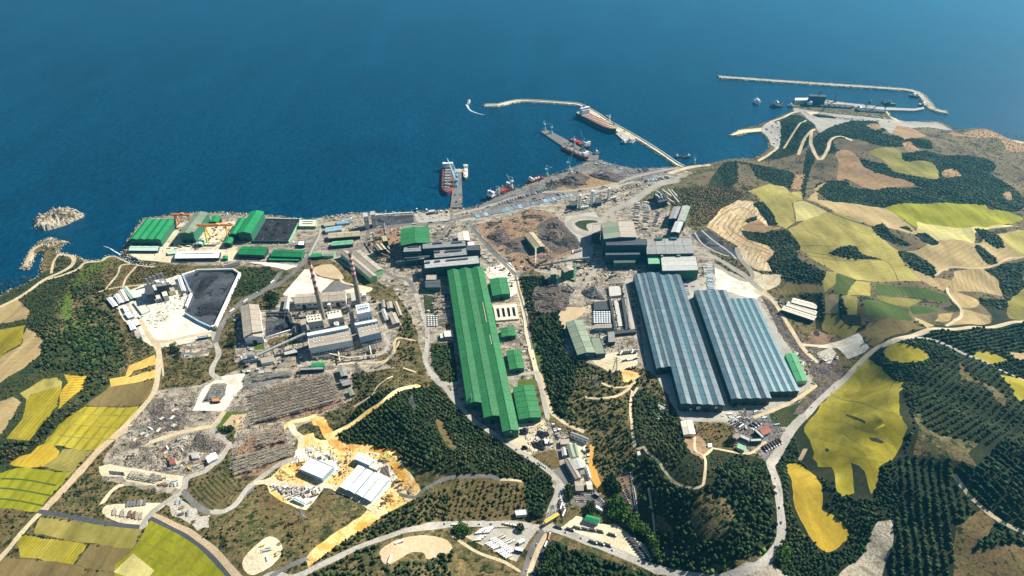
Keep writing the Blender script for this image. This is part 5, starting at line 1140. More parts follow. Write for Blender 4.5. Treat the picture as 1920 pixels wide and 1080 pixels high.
# settling basins beside the green mill
rt = thing('settling_basins', 'beige settling basin block with four dark slots beside the rolling mill', 'basin', W2('i', 780, 500)); o0 = rt.location.copy()
def slab(cr, quad, z0, z1, name, mat, root, org):
    q = on_plane(C(cr, quad), org.z+z1); MB().prism([(p[0]-org.x, p[1]-org.y) for p in q], z0, z1).build(name, mat, root)
for i in range(5): slab('i', f"{664+45*i},440 {684+45*i},438 {702+45*i},530 {680+45*i},533", 0, 4, 'basin_wall', BM['roof_cream'], rt, o0)
for q in ("660,425 860,410 866,436 664,450", "680,528 880,512 884,536 684,552"): slab('i', q, 0, 3.95, 'basin_wall', BM['roof_cream'], rt, o0)
slab('i', "668,440 860,430 870,520 690,535", 0, .5, 'basin_floor', BM['door_dark'], rt, o0)
# big troughs in the right yard
for lb, q, hh, mt in (('long dark trough rack, left one, in the open bay yard', "1652,360 1668,360 1720,630 1700,630", 6, 'metal_dark'), ('long dark trough rack, right one, in the open bay yard', "1760,360 1785,358 1830,620 1800,625", 6, 'metal_dark'),
    ('pale concrete tank deck at the head of the trough racks', "1650,262 1745,255 1760,335 1660,345", 5, 'concrete_wall'), ('dark equipment rack right of the gravel cone', "1520,392 1635,385 1645,458 1528,462", 5, 'metal_dark'),
    ('beige walkway slab between the two trough racks', "1695,380 1730,378 1770,600 1735,605", 1.5, 'concrete_wall'), ('dark crane beam across the foot of the trough racks', "1700,640 1880,625 1885,650 1705,668", 6, 'metal_dark')):
    c = W2('i', *[sum(v)/4 for v in zip(*pts(q))]); rt = thing('equipment_rack', lb, 'rack', c); slab('i', q, 0, hh, 'deck', BM[mt], rt, c)
    for (x, y) in pts(q): w = W2('i', x, y, c.z+hh)-c; MB().box((w.x, w.y, hh/2+.6), (1.6, 1.6, hh+2)).build('post', BM['metal_grey'], rt)
# ---------------------------------------------------------------- conveyors and pipe bridges
def conveyor(label, cr, a, za, b, zb, w=4, mat='roof_grey_light', n=4, cat='conveyor', name='conveyor'):
    A = W2(cr, *a, 3+za); Bq = W2(cr, *b, 3+zb); g = min(A.z, Bq.z)-min(za, zb); org = Vector((A.x, A.y, 3))
    rt = thing(name, label, cat, org); A = A-org; Bq = Bq-org; N = max(2, int((Bq-A).length/14))
    for i in range(N):
        p, q = A.lerp(Bq, i/N), A.lerp(Bq, (i+.97)/N); mb = MB(); mb.bar(p, q, w, 3 if w > 3 else 1.2); mb.build('gallery', BM[mat], rt)
    for i in range(n):
        p = A.lerp(Bq, (i+.5)/n); mb = MB(); mb.bar((p.x-1, p.y, -1), p-Vector((0, 0, 1)), .7); mb.bar((p.x+1, p.y, -1), p-Vector((0, 0, 1)), .7); mb.build('trestle', BM['metal_grey'], rt)
    return rt
conveyor('long inclined conveyor gallery rising from the white office to the turbine hall', 'e', (420, 990), 12, (870, 785), 30, 4.5, 'roof_grey_light', 5)
conveyor('dark pipe conveyor along the top of the fenced coal pen', 'e', (500, 590), 6, (712, 588), 6, 4, 'metal_dark', 4)
conveyor('dark pipe conveyor down the right side of the coal pen', 'e', (715, 590), 6, (765, 745), 6, 4, 'metal_dark', 4)
conveyor('dark conveyor from the coal pen to the boiler houses', 'e', (765, 640), 8, (885, 632), 12, 3.5, 'metal_dark', 2)
conveyor('pale vertical walkway conveyor right of the coal pen', 'e', (775, 660), 5, (790, 790), 5, 4, 'roof_tan', 3)
conveyor('long white pipe bridge across the shaded mill court', 'h', (820, 558), 10, (1090, 525), 18, 2.5, 'pale_wall', 5, 'pipe bridge', 'pipe_bridge')
for i, (a, b, za, zb, mt) in enumerate((((720, 440), (770, 480), 18, 6, 'roof_tan'), ((680, 480), (830, 540), 14, 4, 'rust'), ((650, 520), (760, 520), 8, 12, 'rust'), ((740, 410), (790, 475), 12, 2, 'metal_grey'), ((600, 290), (620, 430), 20, 10, 'rust_dark'), ((600, 450), (660, 500), 10, 8, 'rust_dark'))):
    conveyor(('steep tan conveyor leaving the crusher house', 'rusty conveyor sloping towards the mill court', 'rusty level conveyor below the crusher house', 'grey chute beside the green transfer tower', 'dark rusty hoist left of the crusher house', 'dark rusty ramp at the lower left of the crusher house')[i], 'h', a, za, b, zb, 3, mt, 3)
for i, (a, b, za, zb, mt) in enumerate((((630, 420), (628, 580), 22, 4, 'roof_cream'), ((700, 590), (860, 560), 6, 14, 'metal_grey'), ((860, 555), (1140, 520), 14, 20, 'metal_grey'), ((640, 590), (740, 540), 4, 10, 'rust_dark'), ((980, 560), (1140, 560), 12, 12, 'rust_dark'), ((840, 680), (835, 780), 22, 2, 'wall_lightgreen'), ((1005, 570), (1002, 740), 26, 2, 'wall_lightgreen'), ((920, 770), (1000, 830), 12, 4, 'metal_dark'))):
    conveyor(('pale upright conveyor below the vaulted scrap shed', 'grey conveyor feeding the green crusher towers', 'long grey gallery linking crusher towers and converter shop', 'dark rusty chute in the scrap yard corner', 'dark pipe gallery into the converter shop', 'bright green stair conveyor on the left crusher tower', 'tall green elevator beside the right crusher tower', 'dark conveyor ending by the gravel cone')[i], 's', a, za, b, zb, 3.2, mt, 3)
for i, (a, b) in enumerate((((780, 80), (930, 180)), ((830, 70), (960, 160)), ((880, 65), (975, 180)), ((770, 110), (900, 200)), ((910, 70), (960, 130)))):
    conveyor(('first', 'second', 'third', 'fourth', 'fifth')[i]+' pale pipe gallery of the dark dust filters above the right mill', 'm', a, 22, b, 8, 3, 'roof_cream' if i % 2 else 'roof_grey_light', 3)
B('filter_block', 'dark dust filter block beneath the pale pipe galleries', 'm', "760,95 840,75 880,165 800,185", 16, 'metal_dark', 'wall_dark', ridge='flat', vents=[(.2, .5, .15, .6, 3, 'metal_dark'), (.5, .5, .15, .6, 4, 'metal_grey'), (.8, .5, .15, .6, 3, 'metal_dark')])
for i, (a, b) in enumerate((((620, 240), (820, 225)), ((830, 180), (1050, 160)), ((1650, 240), (1790, 230)), ((1790, 230), (1830, 620)))):
    conveyor(('low pipe bridge beside the vaulted store', 'low pipe bridge left of the shaded court', 'pipe bridge along the head of the trough yard', 'long pipe bridge down the right side of the trough yard')[i], 'i', a, 7, b, 7, 2, 'metal_grey', 5, 'pipe bridge', 'pipe_bridge')
for i, (a, b) in enumerate((((900, 930), (1280, 1015)), ((1280, 1015), (1560, 985)), ((1180, 930), (1200, 1050)), ((1480, 900), (1500, 1000)))):
    conveyor(('long pale pipe bridge in front of the turbine hall', 'pale pipe bridge right of the turbine hall yard', 'short cross pipe bridge before the turbine hall', 'short cross pipe bridge before the blue-fronted turbine hall')[i], 'e', a, 6, b, 6, 2, 'roof_cream', 5, 'pipe bridge', 'pipe_bridge')
# ---------------------------------------------------------------- cranes
def gantry(label, cr, a, b, zt, la, lb2, mat_leg, mat_beam, spread=14):
    A = W2(cr, *a, 3+zt); Bq = W2(cr, *b, 3+zt); org = Vector((A.x, A.y, 3)); rt = thing('gantry_crane', label, 'crane', org); A = A-org; Bq = Bq-org
    d = (Bq-A); dn = d.normalized(); nn = Vector((-dn.y, dn.x, 0))
    for s in (-2.2, 2.2): MB().bar(A+nn*s, Bq+nn*s, 2, 3.2).build('girder', BM[mat_beam], rt)
    for f, w in ((la, 1), (lb2, .7)):
        p = A+d*f; mb = MB()
        for s in (-1, 1): mb.bar(p+nn*s*1.5, Vector((p.x, p.y, -.5))+nn*s*spread*w*.5, 2.2*w)
        for z in (.25, .5, .75): mb.bar(Vector((p.x, p.y, p.z*z))+nn*spread*w*.5*(1-z), Vector((p.x, p.y, p.z*z))-nn*spread*w*.5*(1-z), 1*w)
        mb.build('leg', BM[mat_leg], rt); mb = MB(); mb.bar(Vector((p.x, p.y, .8))+nn*spread*w*.6, Vector((p.x, p.y, .8))-nn*spread*w*.6, 2, 1.6); mb.build('bogie', BM['metal_dark'], rt)
    p = A+d*.6+Vector((0, 0, 2.6)); MB().box(p, (7, 6, 3), yaw(A, Bq)).build('trolley', BM[mat_leg], rt)
    p = A+d*la+Vector((0, 0, -5)); MB().box(p+dn*3, (3.5, 3, 3), yaw(A, Bq)).build('cab', BM['white_paint'], rt)
gantry('large yellow and orange gantry crane in front of the largest shipyard hall', 'd', (750, 262), (1088, 262), 40, .2, .8, 'yellow_paint', 'orange_paint', 20)
gantry('orange gantry crane on the waterfront right of the four-ridged hall', 'd', (505, 160), (688, 165), 28, .2, .88, 'orange_paint', 'orange_paint', 14)
def jib(cr, label, base, top, zt, mat='white_paint'):
    A = W2(cr, *base); Bq = W2(cr, *top, 3+zt); rt = thing('mobile_crane', label, 'crane', A); MB().bar(Vector((0, 0, 3)), Bq-A, 2.2).build('jib', BM[mat], rt); MB().box((0, 0, 1.5), (8, 4, 3)).build('carrier', BM['orange_paint'], rt)
jib('d', 'white crane jib leaning over the quay between the halls', (985, 225), (1045, 150), 30)
jib('d', 'short white crane jib behind the largest shipyard hall', (1200, 200), (1222, 152), 22)
def portal(label, cr, base, tip, zt=42, h=18, s=1.0, mat='crane_blue', org=None):
    A = W2(cr, *base, 3.5); T_ = W2(cr, *tip, 3+zt)-A; rt = thing('harbour_crane', label, 'crane', A); w = 4.5*s; m = BM[mat]
    for sx in (-1, 1):
        for sy in (-1, 1): MB().bar((sx*w, sy*w, 0), (sx*w*.35, sy*w*.35, h*.6), 2*s).build('leg', m, rt)
    mb = MB(); mb.bar((-w, -w, 2), (w, -w, 2), 1); mb.bar((-w, w, 2), (w, w, 2), 1); mb.build('sill_beam', m, rt)
    MB().cyl((0, 0, h*.6), 2.6*s, h*.3, 10).build('turntable', BM['metal_grey'], rt)
    dn = Vector((T_.x, T_.y, 0)).normalized() if Vector((T_.x, T_.y)).length > 1 else Vector((1, 0, 0))
    MB().box(-dn*2*s+Vector((0, 0, h)), (9*s, 5*s, 4.5*s), math.atan2(dn.y, dn.x)).build('machine_house', m, rt)
    mb = MB(); st = dn*2+Vector((0, 0, h+1)); nn = Vector((-dn.y, dn.x, 0)); mb.bar(st+nn*1.2, T_, 1.5*s); mb.bar(st-nn*1.2, T_, 1.5*s); mb.bar(st.lerp(T_, .3)+nn, st.lerp(T_, .5)-nn*.6, .5); mb.build('boom', m, rt)
    mast = -dn*3+Vector((0, 0, h+12*s)); mb = MB(); mb.bar(Vector((0, 0, h+2)), mast, 1.6*s); mb.bar(mast, T_.lerp(st, .2), .4); mb.bar(mast, -dn*6+Vector((0, 0, h+2)), .6); mb.build('mast', m, rt)
    return rt
portal('pale blue harbour crane at the tip of the middle pier, left one', 'l', (800, 268), (792, 212), 40)
portal('pale blue harbour crane at the tip of the middle pier, right one', 'l', (845, 290), (815, 212), 42)
portal('tall harbour crane with upright jib beside the ships at the middle pier', 'l', (1060, 405), (1048, 272), 62, 24, 1.1)
portal('thin harbour crane with raised boom beside the red ship at the middle pier', 'l', (1000, 375), (998, 318), 34)
portal('pale blue harbour crane on the quay corner below the middle pier', 'l', (965, 540), (990, 425), 52, 22, 1.1)
portal('pale blue harbour crane beside the small red coaster', 'l', (815, 578), (848, 520), 34)
portal('white and red harbour crane at the inner quay with upright jib', 'l', (575, 660), (543, 572), 40, 18, 1, 'white_paint')
portal('pale blue crane serving the grey cargo ship at the inner quay', 'l', (485, 705), (470, 650), 26, 14, .8)
portal('pale blue crane on the first pier nearest the red bulk carrier bow', 'l', (205, 620), (180, 495), 50, 20, 1.1)
portal('pale blue crane on the first pier, lower one', 'l', (200, 650), (140, 460), 60, 20, 1.1)
portal('thin grey crane on the long breakwater beside the big ship', 'l', (1268, 248), (1272, 190), 30, 12, .7, 'metal_grey')
portal('thin white crane near the big ship deck house', 'l', (1240, 200), (1218, 165), 24, 10, .7, 'white_paint')
portal('small crane on the tip quay near the breakwater root', 'l', (1816, 495), (1816, 435), 30, 10, .7)
# ---------------------------------------------------------------- ships
def ship(label, cr, stern, bow, beam, hull, deck, depth=9, house=(.02, .14), hatches=7, hatchm='rust', housem='white_paint', cranes=0, cat='ship', stripes=False, hh=14, group=None, name='cargo_ship', tail=False):
    A = W2(cr, *stern, .5); Bq = W2(cr, *bow, .5); L = (Bq-A).length; rt = thing(name, label, cat, (A.x, A.y, 0), yaw(A, Bq), group); b = beam/2
    st = [(0, .78, 1), (.06, .95, .98), (.15, 1, .95), (.8, 1, .95), (.9, .78, 1.02), (.96, .42, 1.1), (1, .04, 1.18)]
    top = [(L*x, b*w, depth*z) for x, w, z in st]; ring = [(x, -y, z) for x, y, z in top]+[(x, y, z) for x, y, z in reversed(top)]
    bot = [(x*(.97 if x > L*.5 else 1)+(2 if x == 0 else 0), y*.9, -2) for x, y, z in ring]; mid = [(x*.985 if x > L*.5 else x, y*.97, depth*.12) for x, y, z in ring]; n = len(ring)
    mb = MB(); mb.add(ring+mid, [(i, (i+1) % n, n+(i+1) % n, n+i) for i in range(n)]); mb.build('hull', BM[hull], rt)
    mb = MB(); mb.add(mid+bot, [(i, (i+1) % n, n+(i+1) % n, n+i) for i in range(n)]); mb.build('hull_bottom', BM['red_paint' if hull != 'red_paint' else 'rust_dark'], rt)
    mb = MB(); mb.add([(x, y*.96, z-.7) for x, y, z in ring], [tuple(range(n))]); mb.build('deck', BM[deck], rt)
    mb = MB()
    for i in range(n): mb.bar(ring[i], ring[(i+1) % n], .5, .8)
    mb.build('bulwark', BM[hull], rt)
    h0, h1 = house; x0, x1 = L*h0, L*h1
    MB().box(((x0+x1)/2, 0, depth+hh*.3), (x1-x0, beam*.82, hh*.6)).build('deck_house', BM[housem], rt)
    w = MB().box(((x0+x1)/2+(x1-x0)*.1, 0, depth+hh*.75), ((x1-x0)*.55, beam*.95, hh*.3)).build('bridge', BM[housem], rt)
    MB().box(((x0+x1)/2+(x1-x0)*.1, 0, depth+hh*.8), ((x1-x0)*.57, beam*.8, hh*.09)).build('window_band', BM['glass_dark'], w)
    MB().cyl((x0+(x1-x0)*.25, 0, depth+hh*.6), beam*.09, hh*.5, 10).build('funnel', BM['metal_dark'], rt)
    MB().bar(((x0+x1)/2, 0, depth+hh*.8), ((x0+x1)/2, 0, depth+hh*1.6), .6).build('mast', BM[housem], rt); MB().bar((L*.94, 0, depth), (L*.94, 0, depth+hh*.7), .6).build('mast', BM[housem], rt)
    s0 = h1+.03 if h1 < .5 else .08; s1 = .88 if h1 < .5 else h0-.03
    for i in range(hatches):
        a = L*(s0+(s1-s0)*i/hatches); e = L*(s1-s0)/hatches
        MB().box((a+e*.42, 0, depth+.3), (e*(.55 if hatches < 10 else .5), beam*(.5 if hatches < 10 else .8), 1.8)).build('hatch', BM[hatchm if hatches < 10 or i % 2 else 'roof_cream'], rt)
        if cranes and i % max(1, hatches//cranes) == 0:
            mb = MB(); mb.bar((a-e*.12, 0, depth), (a-e*.12, 0, depth+10), 1.4); mb.bar((a-e*.12, 0, depth+9), (a+e*.7, beam*.1, depth+13), .8); mb.build('deck_crane', BM['crane_blue'], rt)
    return rt
ship('red bulk carrier moored on the left side of the first pier', 'l', (147, 522), (141, 712), 30, 'red_paint', 'rust', 9, (.02, .13), 7, 'roof_grey', cranes=3, hh=14)
ship('white and grey work barge on the right side of the first pier', 'l', (266, 520), (266, 606), 13, 'metal_grey', 'roof_cream', 6, (.03, .2), 2, 'roof_white', hh=7)
ship('huge dark hulled ship with red and white hatch stripes along the long breakwater', 'l', (1035, 165), (1285, 290), 38, 'metal_dark', 'roof_tan', 14, (.1, .18), 22, 'red_paint', hh=24)
ship('dark hulled ship on the near side of the middle pier', 'l', (930, 390), (1100, 470), 22, 'red_paint', 'metal_grey', 9, (.8, .92), 4, 'roof_tan', hh=12)
ship('red decked ship on the far side of the middle pier', 'l', (985, 340), (1105, 400), 20, 'rust_dark', 'red_paint', 9, (.82, .94), 3, 'red_paint', hh=14)
ship('small white tug behind the root of the middle pier', 'l', (1130, 438), (1172, 432), 11, 'metal_dark', 'roof_grey', 5, (.3, .7), 0, hh=10, name='tug_boat', cat='tug')
ship('grey cargo ship with white house at the inner quay corner', 'l', (422, 740), (500, 690), 20, 'metal_dark', 'metal_grey', 8, (.05, .3), 3, 'roof_grey', hh=14)
ship('red ship with yellow deck gear at the inner quay', 'l', (575, 655), (470, 705), 20, 'red_paint', 'rust', 8, (.05, .2), 4, 'orange_paint', hh=9, cranes=2)
ship('small red coaster moored at the slanting quay', 'l', (695, 625), (800, 588), 15, 'red_paint', 'rust', 6, (.04, .2), 4, 'roof_cream', hh=8)
ship('small dark workboat at the root of the long breakwater, left one', 'l', (1690, 455), (1730, 452), 9, 'metal_dark', 'rust_dark', 4, (.1, .35), 2, hh=6, name='work_boat', cat='boat')
ship('small dark workboat at the root of the long breakwater, right one', 'l', (1740, 458), (1790, 452), 9, 'metal_dark', 'roof_grey', 4, (.6, .85), 2, hh=6, name='work_boat', cat='boat')
ship('white tug at the end of the big ship platform, left one', 'l', (1325, 352), (1360, 362), 10, 'metal_grey', 'roof_grey_light', 5, (.2, .6), 0, hh=8, name='tug_boat', cat='tug')
ship('white tug at the end of the big ship platform, right one', 'l', (1362, 352), (1405, 346), 10, 'metal_grey', 'roof_grey_light', 5, (.2, .6), 0, hh=8, name='tug_boat', cat='tug')
ship('white speedboat leading the curved wake in the open bay', 'l', (283, 92), (292, 68), 8, 'white_paint', 'white_paint', 4, (.3, .6), 0, hh=5, name='motor_boat', cat='boat')
ship('boxy white barge anchored off the far harbour', 'p', (246, 212), (277, 212), 26, 'white_paint', 'roof_white', 10, (.2, .8), 0, hh=7, name='barge', cat='barge')
ship('dark crane vessel moored left of the far quay', 'p', (350, 232), (420, 232), 24, 'metal_dark', 'rust_dark', 7, (.3, .55), 2, hh=14, name='work_boat', cat='boat', cranes=1)
ship('small pale blue launch beside the corner of the far quay', 'p', (455, 230), (492, 230), 14, 'wall_blue', 'roof_grey', 5, (.3, .6), 0, hh=6, name='work_boat', cat='boat')
ship('long black ship lying along the inner side of the far quay', 'p', (560, 226), (860, 246), 30, 'wall_dark', 'metal_dark', 9, (.03, .12), 7, 'metal_dark', hh=12)
ship('dark blue ship in the inner basin of the far harbour', 'p', (870, 262), (1062, 272), 26, 'wall_dark', 'metal_dark', 8, (.05, .16), 6, 'metal_dark', hh=12)
ship('dark tug moored inside the bend of the far breakwater', 'p', (1208, 164), (1262, 176), 16, 'wall_dark', 'metal_dark', 6, (.3, .6), 0, hh=8, name='tug_boat', cat='tug')
ship('grey boat at the end quay of the far breakwater', 'p', (1265, 222), (1320, 232), 16, 'metal_grey', 'roof_grey_light', 6, (.3, .6), 0, hh=8, name='tug_boat', cat='tug')
ship('dark green hulled vessel behind the far quay wall', 'p', (1050, 215), (1125, 222), 18, 'wall_dark', 'wall_green', 6, (.3, .5), 2, hh=9, name='work_boat', cat='boat')
B('dry_dock', 'big dark box of the floating dock in the far harbour', 'p', "588,155 692,160 694,172 586,168", 30, 'metal_dark', 'wall_dark', ridge='flat', seg=3)
B('office', 'white building with towers at the left corner of the far quay', 'p', "500,178 590,178 592,192 500,194", 12, 'roof_white', 'wall_white', ridge='flat', win=6)
for i, (x, y) in enumerate(((745, 205), (640, 170), (1035, 215), (960, 215), (1080, 222))):
    portal(('first', 'second', 'third', 'fourth', 'fifth')[i]+' thin dark crane on the far harbour quay', 'p', (x, y), (x+(8, 30, -8, 14, 20)[i], y-(70, 30, 30, 12, 16)[i]), (80, 50, 40, 22, 26)[i], 14, .9, 'metal_dark')
# ---------------------------------------------------------------- quays, breakwaters, rocks
def rocks(name, P, sizes, mat, parent=None, org=(0, 0, 0)):
    ico = bmesh.new(); bmesh.ops.create_icosphere(ico, subdivisions=1, radius=1); iv = np.array([v.co[:] for v in ico.verts]); fi = np.array([[v.index for v in f.verts] for f in ico.faces]); ico.free()
    iv = iv[:12] if False else iv; n = len(P); k = len(iv)
    V = iv[None]*(1+rng.uniform(-.3, .3, (n, k, 1)))*np.asarray(sizes).reshape(n, 1, 1)*rng.uniform(.6, 1.2, (n, 1, 3))+np.asarray(P)[:, None]-np.array(org)
    Fq = (fi[None]+(np.arange(n)*k)[:, None, None]).reshape(-1, 3); o = put(name, fast_mesh(name, V.reshape(-1, 3), Fq, mat), parent); o['kind'] = 'stuff'; return o
def breakwater(label, cr, s, w, mat, top=4.5, wall=True, rock=2.2):
    c = on_plane(C(cr, s), 3); c = densify(smooth(c, False, 4), 14, False); t = np.gradient(c, axis=0); t /= np.linalg.norm(t, axis=1)[:, None]; nn = np.stack([-t[:, 1], t[:, 0]], 1)
    o = Vector((*c[0], 0)); rt = thing('breakwater', label, 'breakwater', o); prof = [(-w*.5-6, -2), (-w*.5, top), (w*.5, top), (w*.5+6, -2)]; V = []; Fq = []; n = len(c)
    for i in range(n):
        for a, z in prof: V.append((c[i, 0]+nn[i, 0]*a-o.x, c[i, 1]+nn[i, 1]*a-o.y, z+rng.normal(0, .12)))
    for i in range(n-1):
        for j in range(3): Fq.append((4*i+j, 4*i+j+1, 4*i+j+5, 4*i+j+4))
    mb = MB(); mb.add(V, Fq); mb.add([V[j] for j in range(4)], [(0, 1, 2, 3)]); mb.add([V[-4+j] for j in range(4)], [(0, 1, 2, 3)]); mb.build('core', MATS[mat], rt)
    if wall:
        mb = MB()
        for i in range(n-1):
            a = c[i]+nn[i]*w*.36; b = c[i+1]+nn[i+1]*w*.36; mb.bar((a[0]-o.x, a[1]-o.y, top+1), (b[0]-o.x, b[1]-o.y, top+1), 2.2, 2.4)
        mb.build('parapet', BM['concrete_wall'], rt)
    k = int(n*14/2.2); i = rng.integers(0, n, k); sd = rng.choice([-1, 1], k, p=[.35, .65]); f = rng.uniform(0, 1, k)
    a = (w*.5+6*f)*sd; P = np.column_stack([c[i]+nn[i]*a[:, None]+t[i]*rng.uniform(-7, 7, (k, 1)), top-f*(top+.5)]); rocks('armour_rock', P, rng.uniform(.6, 1.2, k)*rock, MATS['pale_rock'], rt, o)
breakwater('long pale rock breakwater with parapet curving out from the steel works harbour', 'l', "395,100 440,98 490,96 560,80 640,68 760,72 900,82 1020,92 1060,105 1100,125 1160,160 1240,215 1340,270 1440,328 1580,415 1700,498 1740,515", 13, 'cream_pad')
breakwater('long rubble breakwater hooking around the far harbour', 'p', "25,48 80,52 300,68 500,82 700,95 900,108 1100,122 1200,130 1262,150 1300,185 1330,220 1350,245 1400,262 1440,268", 22, 'rock', 5, False, 3)
def quay(label, cr, s, top, mat='concrete', name='quay', fend=True):
    q = on_plane(C(cr, s), top); c = q.mean(0); rt = thing(name, label, 'quay' if name == 'quay' else 'pier', (c[0], c[1], 0)); P = [(p[0]-c[0], p[1]-c[1]) for p in q]
    MB().prism(P, -3, top-.8).build('pier_wall', BM['concrete_wall'], rt); MB().prism(P, top-.795, top).build('deck', MATS[mat], rt)
    if fend:
        me = MB().box((0, 0, top*.4), (1, 1, top*.9)).mesh('fender', BM['metal_dark']); n = len(P)
        for i in range(n):
            a, b = Vector(P[i]), Vector(P[(i+1) % n]); k = min(12, int((b-a).length/14))
            for j in range(k): r_ = a.lerp(b, (j+.5)/k)*1.0; d_ = (b-a).normalized(); put('fender', me, rt, (r_.x+d_.y*.7*0, r_.y, 0), 0)
quay('narrow grey first pier with a T head beside the red bulk carrier', 'l', "182,552 236,552 240,700 243,792 160,792 172,700", 4, 'asphalt', 'pier')
quay('small T head platform at the end of the first pier', 'l', "185,532 250,530 252,552 183,554", 4.2, 'concrete', 'pier')
quay('middle pier with harbour cranes pointing into the bay', 'l', "768,272 795,260 860,285 985,350 1060,390 1170,440 1160,470 1110,478 1020,430 930,382", 4, 'asphalt', 'pier')
quay('concrete loading platform beside the big ship bow', 'l', "1285,290 1320,275 1420,335 1400,352 1350,350", 4.2, 'concrete')
quay('long quay deck along the inside of the long breakwater', 'l', "1095,140 1120,135 1300,245 1420,320 1405,335 1260,258", 4, 'cream_pad', fend=False)
quay('inner quay apron in front of the coal cranes', 'l', "418,752 520,712 585,690 590,700 500,745 425,762", 3.8, 'asphalt')
quay('outer quay wall of the far harbour', 'p', "500,186 590,186 1000,232 1240,244 1300,232 1300,246 1240,256 1060,252 1000,246 590,204 500,206", 5, 'concrete')
quay('outfitting quay on the far harbour point', 'p', "560,262 700,268 960,290 1060,300 1060,312 940,310 700,290 600,284", 5, 'cream_pad')
# riprap along the shore
k = 5200; i = rng.integers(1, len(SHORE)-1, k); f = rng.uniform(0, 1, k)
Pp = np.column_stack([SHORE[i]+SHORE_OUT[i]*(f*4-1)[:, None]+rng.uniform(-5, 5, (k, 2)), 2.8-3*f]); o = rocks('shore_rocks', Pp, rng.uniform(.7, 2.2, k), MATS['rock']); tag(o, 'loose boulders lying along the whole waterline', 'rocks')
def island(label, cr, s, h, mat, name='rocky_islet', cat='islet'):
    q = on_plane(C(cr, s), 0); q = densify(smooth(q, True, 4), 5, True, .8); c = q.mean(0); rt = thing(name, label, cat, (c[0], c[1], 0)); n = len(q); V = []; Fq = []; R_ = 12
    for r in range(R_):
        f = r/(R_); hz = -2+(h+2)*min(1, (f*1.9))**.6*(.8+.2*math.sin(f*9)) if r else -2
        for j, p in enumerate(q-c): k_ = 1-f; nz = (rng.normal(0, h*.14)+h*.12*math.sin(p[0]*.09+f*5)) if r else 0; V.append((p[0]*k_, p[1]*k_, hz+nz))
    for r in range(R_-1):
        for j in range(n): Fq.append((r*n+j, r*n+(j+1) % n, (r+1)*n+(j+1) % n, (r+1)*n+j))
    V.append((0, 0, h)); Fq += [((R_-1)*n+j, (R_-1)*n+(j+1) % n, len(V)-1) for j in range(n)]
    mb = MB(); mb.add(V, Fq); mb.build('rock_body', MATS[mat], rt); k_ = 90; a = rng.integers(0, n, k_); g = rng.uniform(.7, 1.05, k_)
    P = np.column_stack([(q[a]-c)*g[:, None], h*.8*(1-g)*1.2+.5]); rocks('boulder', P, rng.uniform(.6, 1.7, k_), MATS['pale_rock'], rt)
island('rugged rocky islet standing in the sea off the left shore', 'a', "255,270 262,205 300,185 380,150 400,122 440,138 520,135 580,138 632,165 625,190 560,220 500,250 400,280 340,292", 16, 'rock')
island('low sandy rock knoll at the root of the small fishing mole', 'a', "280,395 330,360 385,342 430,372 500,368 498,385 440,405 400,425 300,425", 7, 'rock', 'rocky_knoll', 'knoll')
breakwater('small sandy fishing mole sheltering a cove on the left shore', 'a', "305,400 250,430 220,490 185,560", 7, 'sand', 3.5, False, 1.4)
# wakes
def wake(cr, s, w0, w1, label):
    m = MATS.get('foam')
    if not m: m = gmat('foam', [(.10, .25, .32), (.55, .65, .68), (.75, .8, .8)], .12, fine=.3, bump=0)
    c = smooth(on_plane(C(cr, s), .05), False, 6); t = np.gradient(c, axis=0); t /= np.linalg.norm(t, axis=1)[:, None]; nn = np.stack([-t[:, 1], t[:, 0]], 1); n = len(c); w = np.linspace(w0, w1, n)*rng.uniform(.7, 1.2, n)
    V = [(*(c[i]+nn[i]*w[i]*sd), .12) for i in range(n) for sd in (-.5, .5)]; o = put('wake', fast_mesh('wake', V, [(2*i, 2*i+1, 2*i+3, 2*i+2) for i in range(n-1)], m)); tag(o, label, 'wake', None, 'stuff')
wake('l', "290,72 275,90 280,110 300,135 340,152 395,165", 11, 1.2, 'white curved wake trailing behind the speedboat')
wake('a', "905,470 860,445 820,420 775,405", 4, .8, 'thin pale foam streak at the mouth of the narrow channel')
# ---------------------------------------------------------------- heaps
def heap(label, cr, x, y, rx, ry, h, mat, name='heap', cat='heap', rz=0, rough=.22):
    p = W2(cr, x, y); n = 22; V = []; Fq = []; R_ = 7; ph = rng.uniform(0, 6, 4)
    for r in range(R_):
        f = r/R_
        for j in range(n):
            a = 2*math.pi*j/n; w = 1+.16*math.sin(3*a+ph[0])+.1*math.sin(5*a+ph[1]); V.append((rx*(1-f)*w*math.cos(a)+rng.normal(0, rx*.03), ry*(1-f)*w*math.sin(a)+rng.normal(0, ry*.03), -1 if r == 0 else h*f**.9+rng.normal(0, h*rough*.5)))
    for r in range(R_-1):
        for j in range(n): Fq.append((r*n+j, r*n+(j+1) % n, (r+1)*n+(j+1) % n, (r+1)*n+j))
    V.append((0, 0, h)); Fq += [((R_-1)*n+j, (R_-1)*n+(j+1) % n, len(V)-1) for j in range(n)]
    mb = MB(); mb.add(V, Fq); o = mb.build(name, MATS[mat]); o.location = p; o.rotation_euler = (0, 0, rz); tag(o, label, cat); return o
heap('large dark purple ore heap in the middle of the harbour yard', 'l', 985, 615, 42, 32, 13, 'rubble', 'ore_heap')
heap('small dark ore heap at the left end of the harbour yard', 'l', 850, 640, 20, 17, 8, 'rubble', 'ore_heap')
heap('long dark ore heap at the right end of the harbour yard', 'l', 1210, 590, 46, 20, 8, 'rubble', 'ore_heap', rz=-.5)
heap('dark scrap heap at the left of the brown scrap yard', 's', 275, 325, 26, 24, 9, 'rubble', 'scrap_heap')
heap('big dark scrap heap right of the vaulted shed', 's', 790, 320, 32, 30, 10, 'rubble', 'scrap_heap')
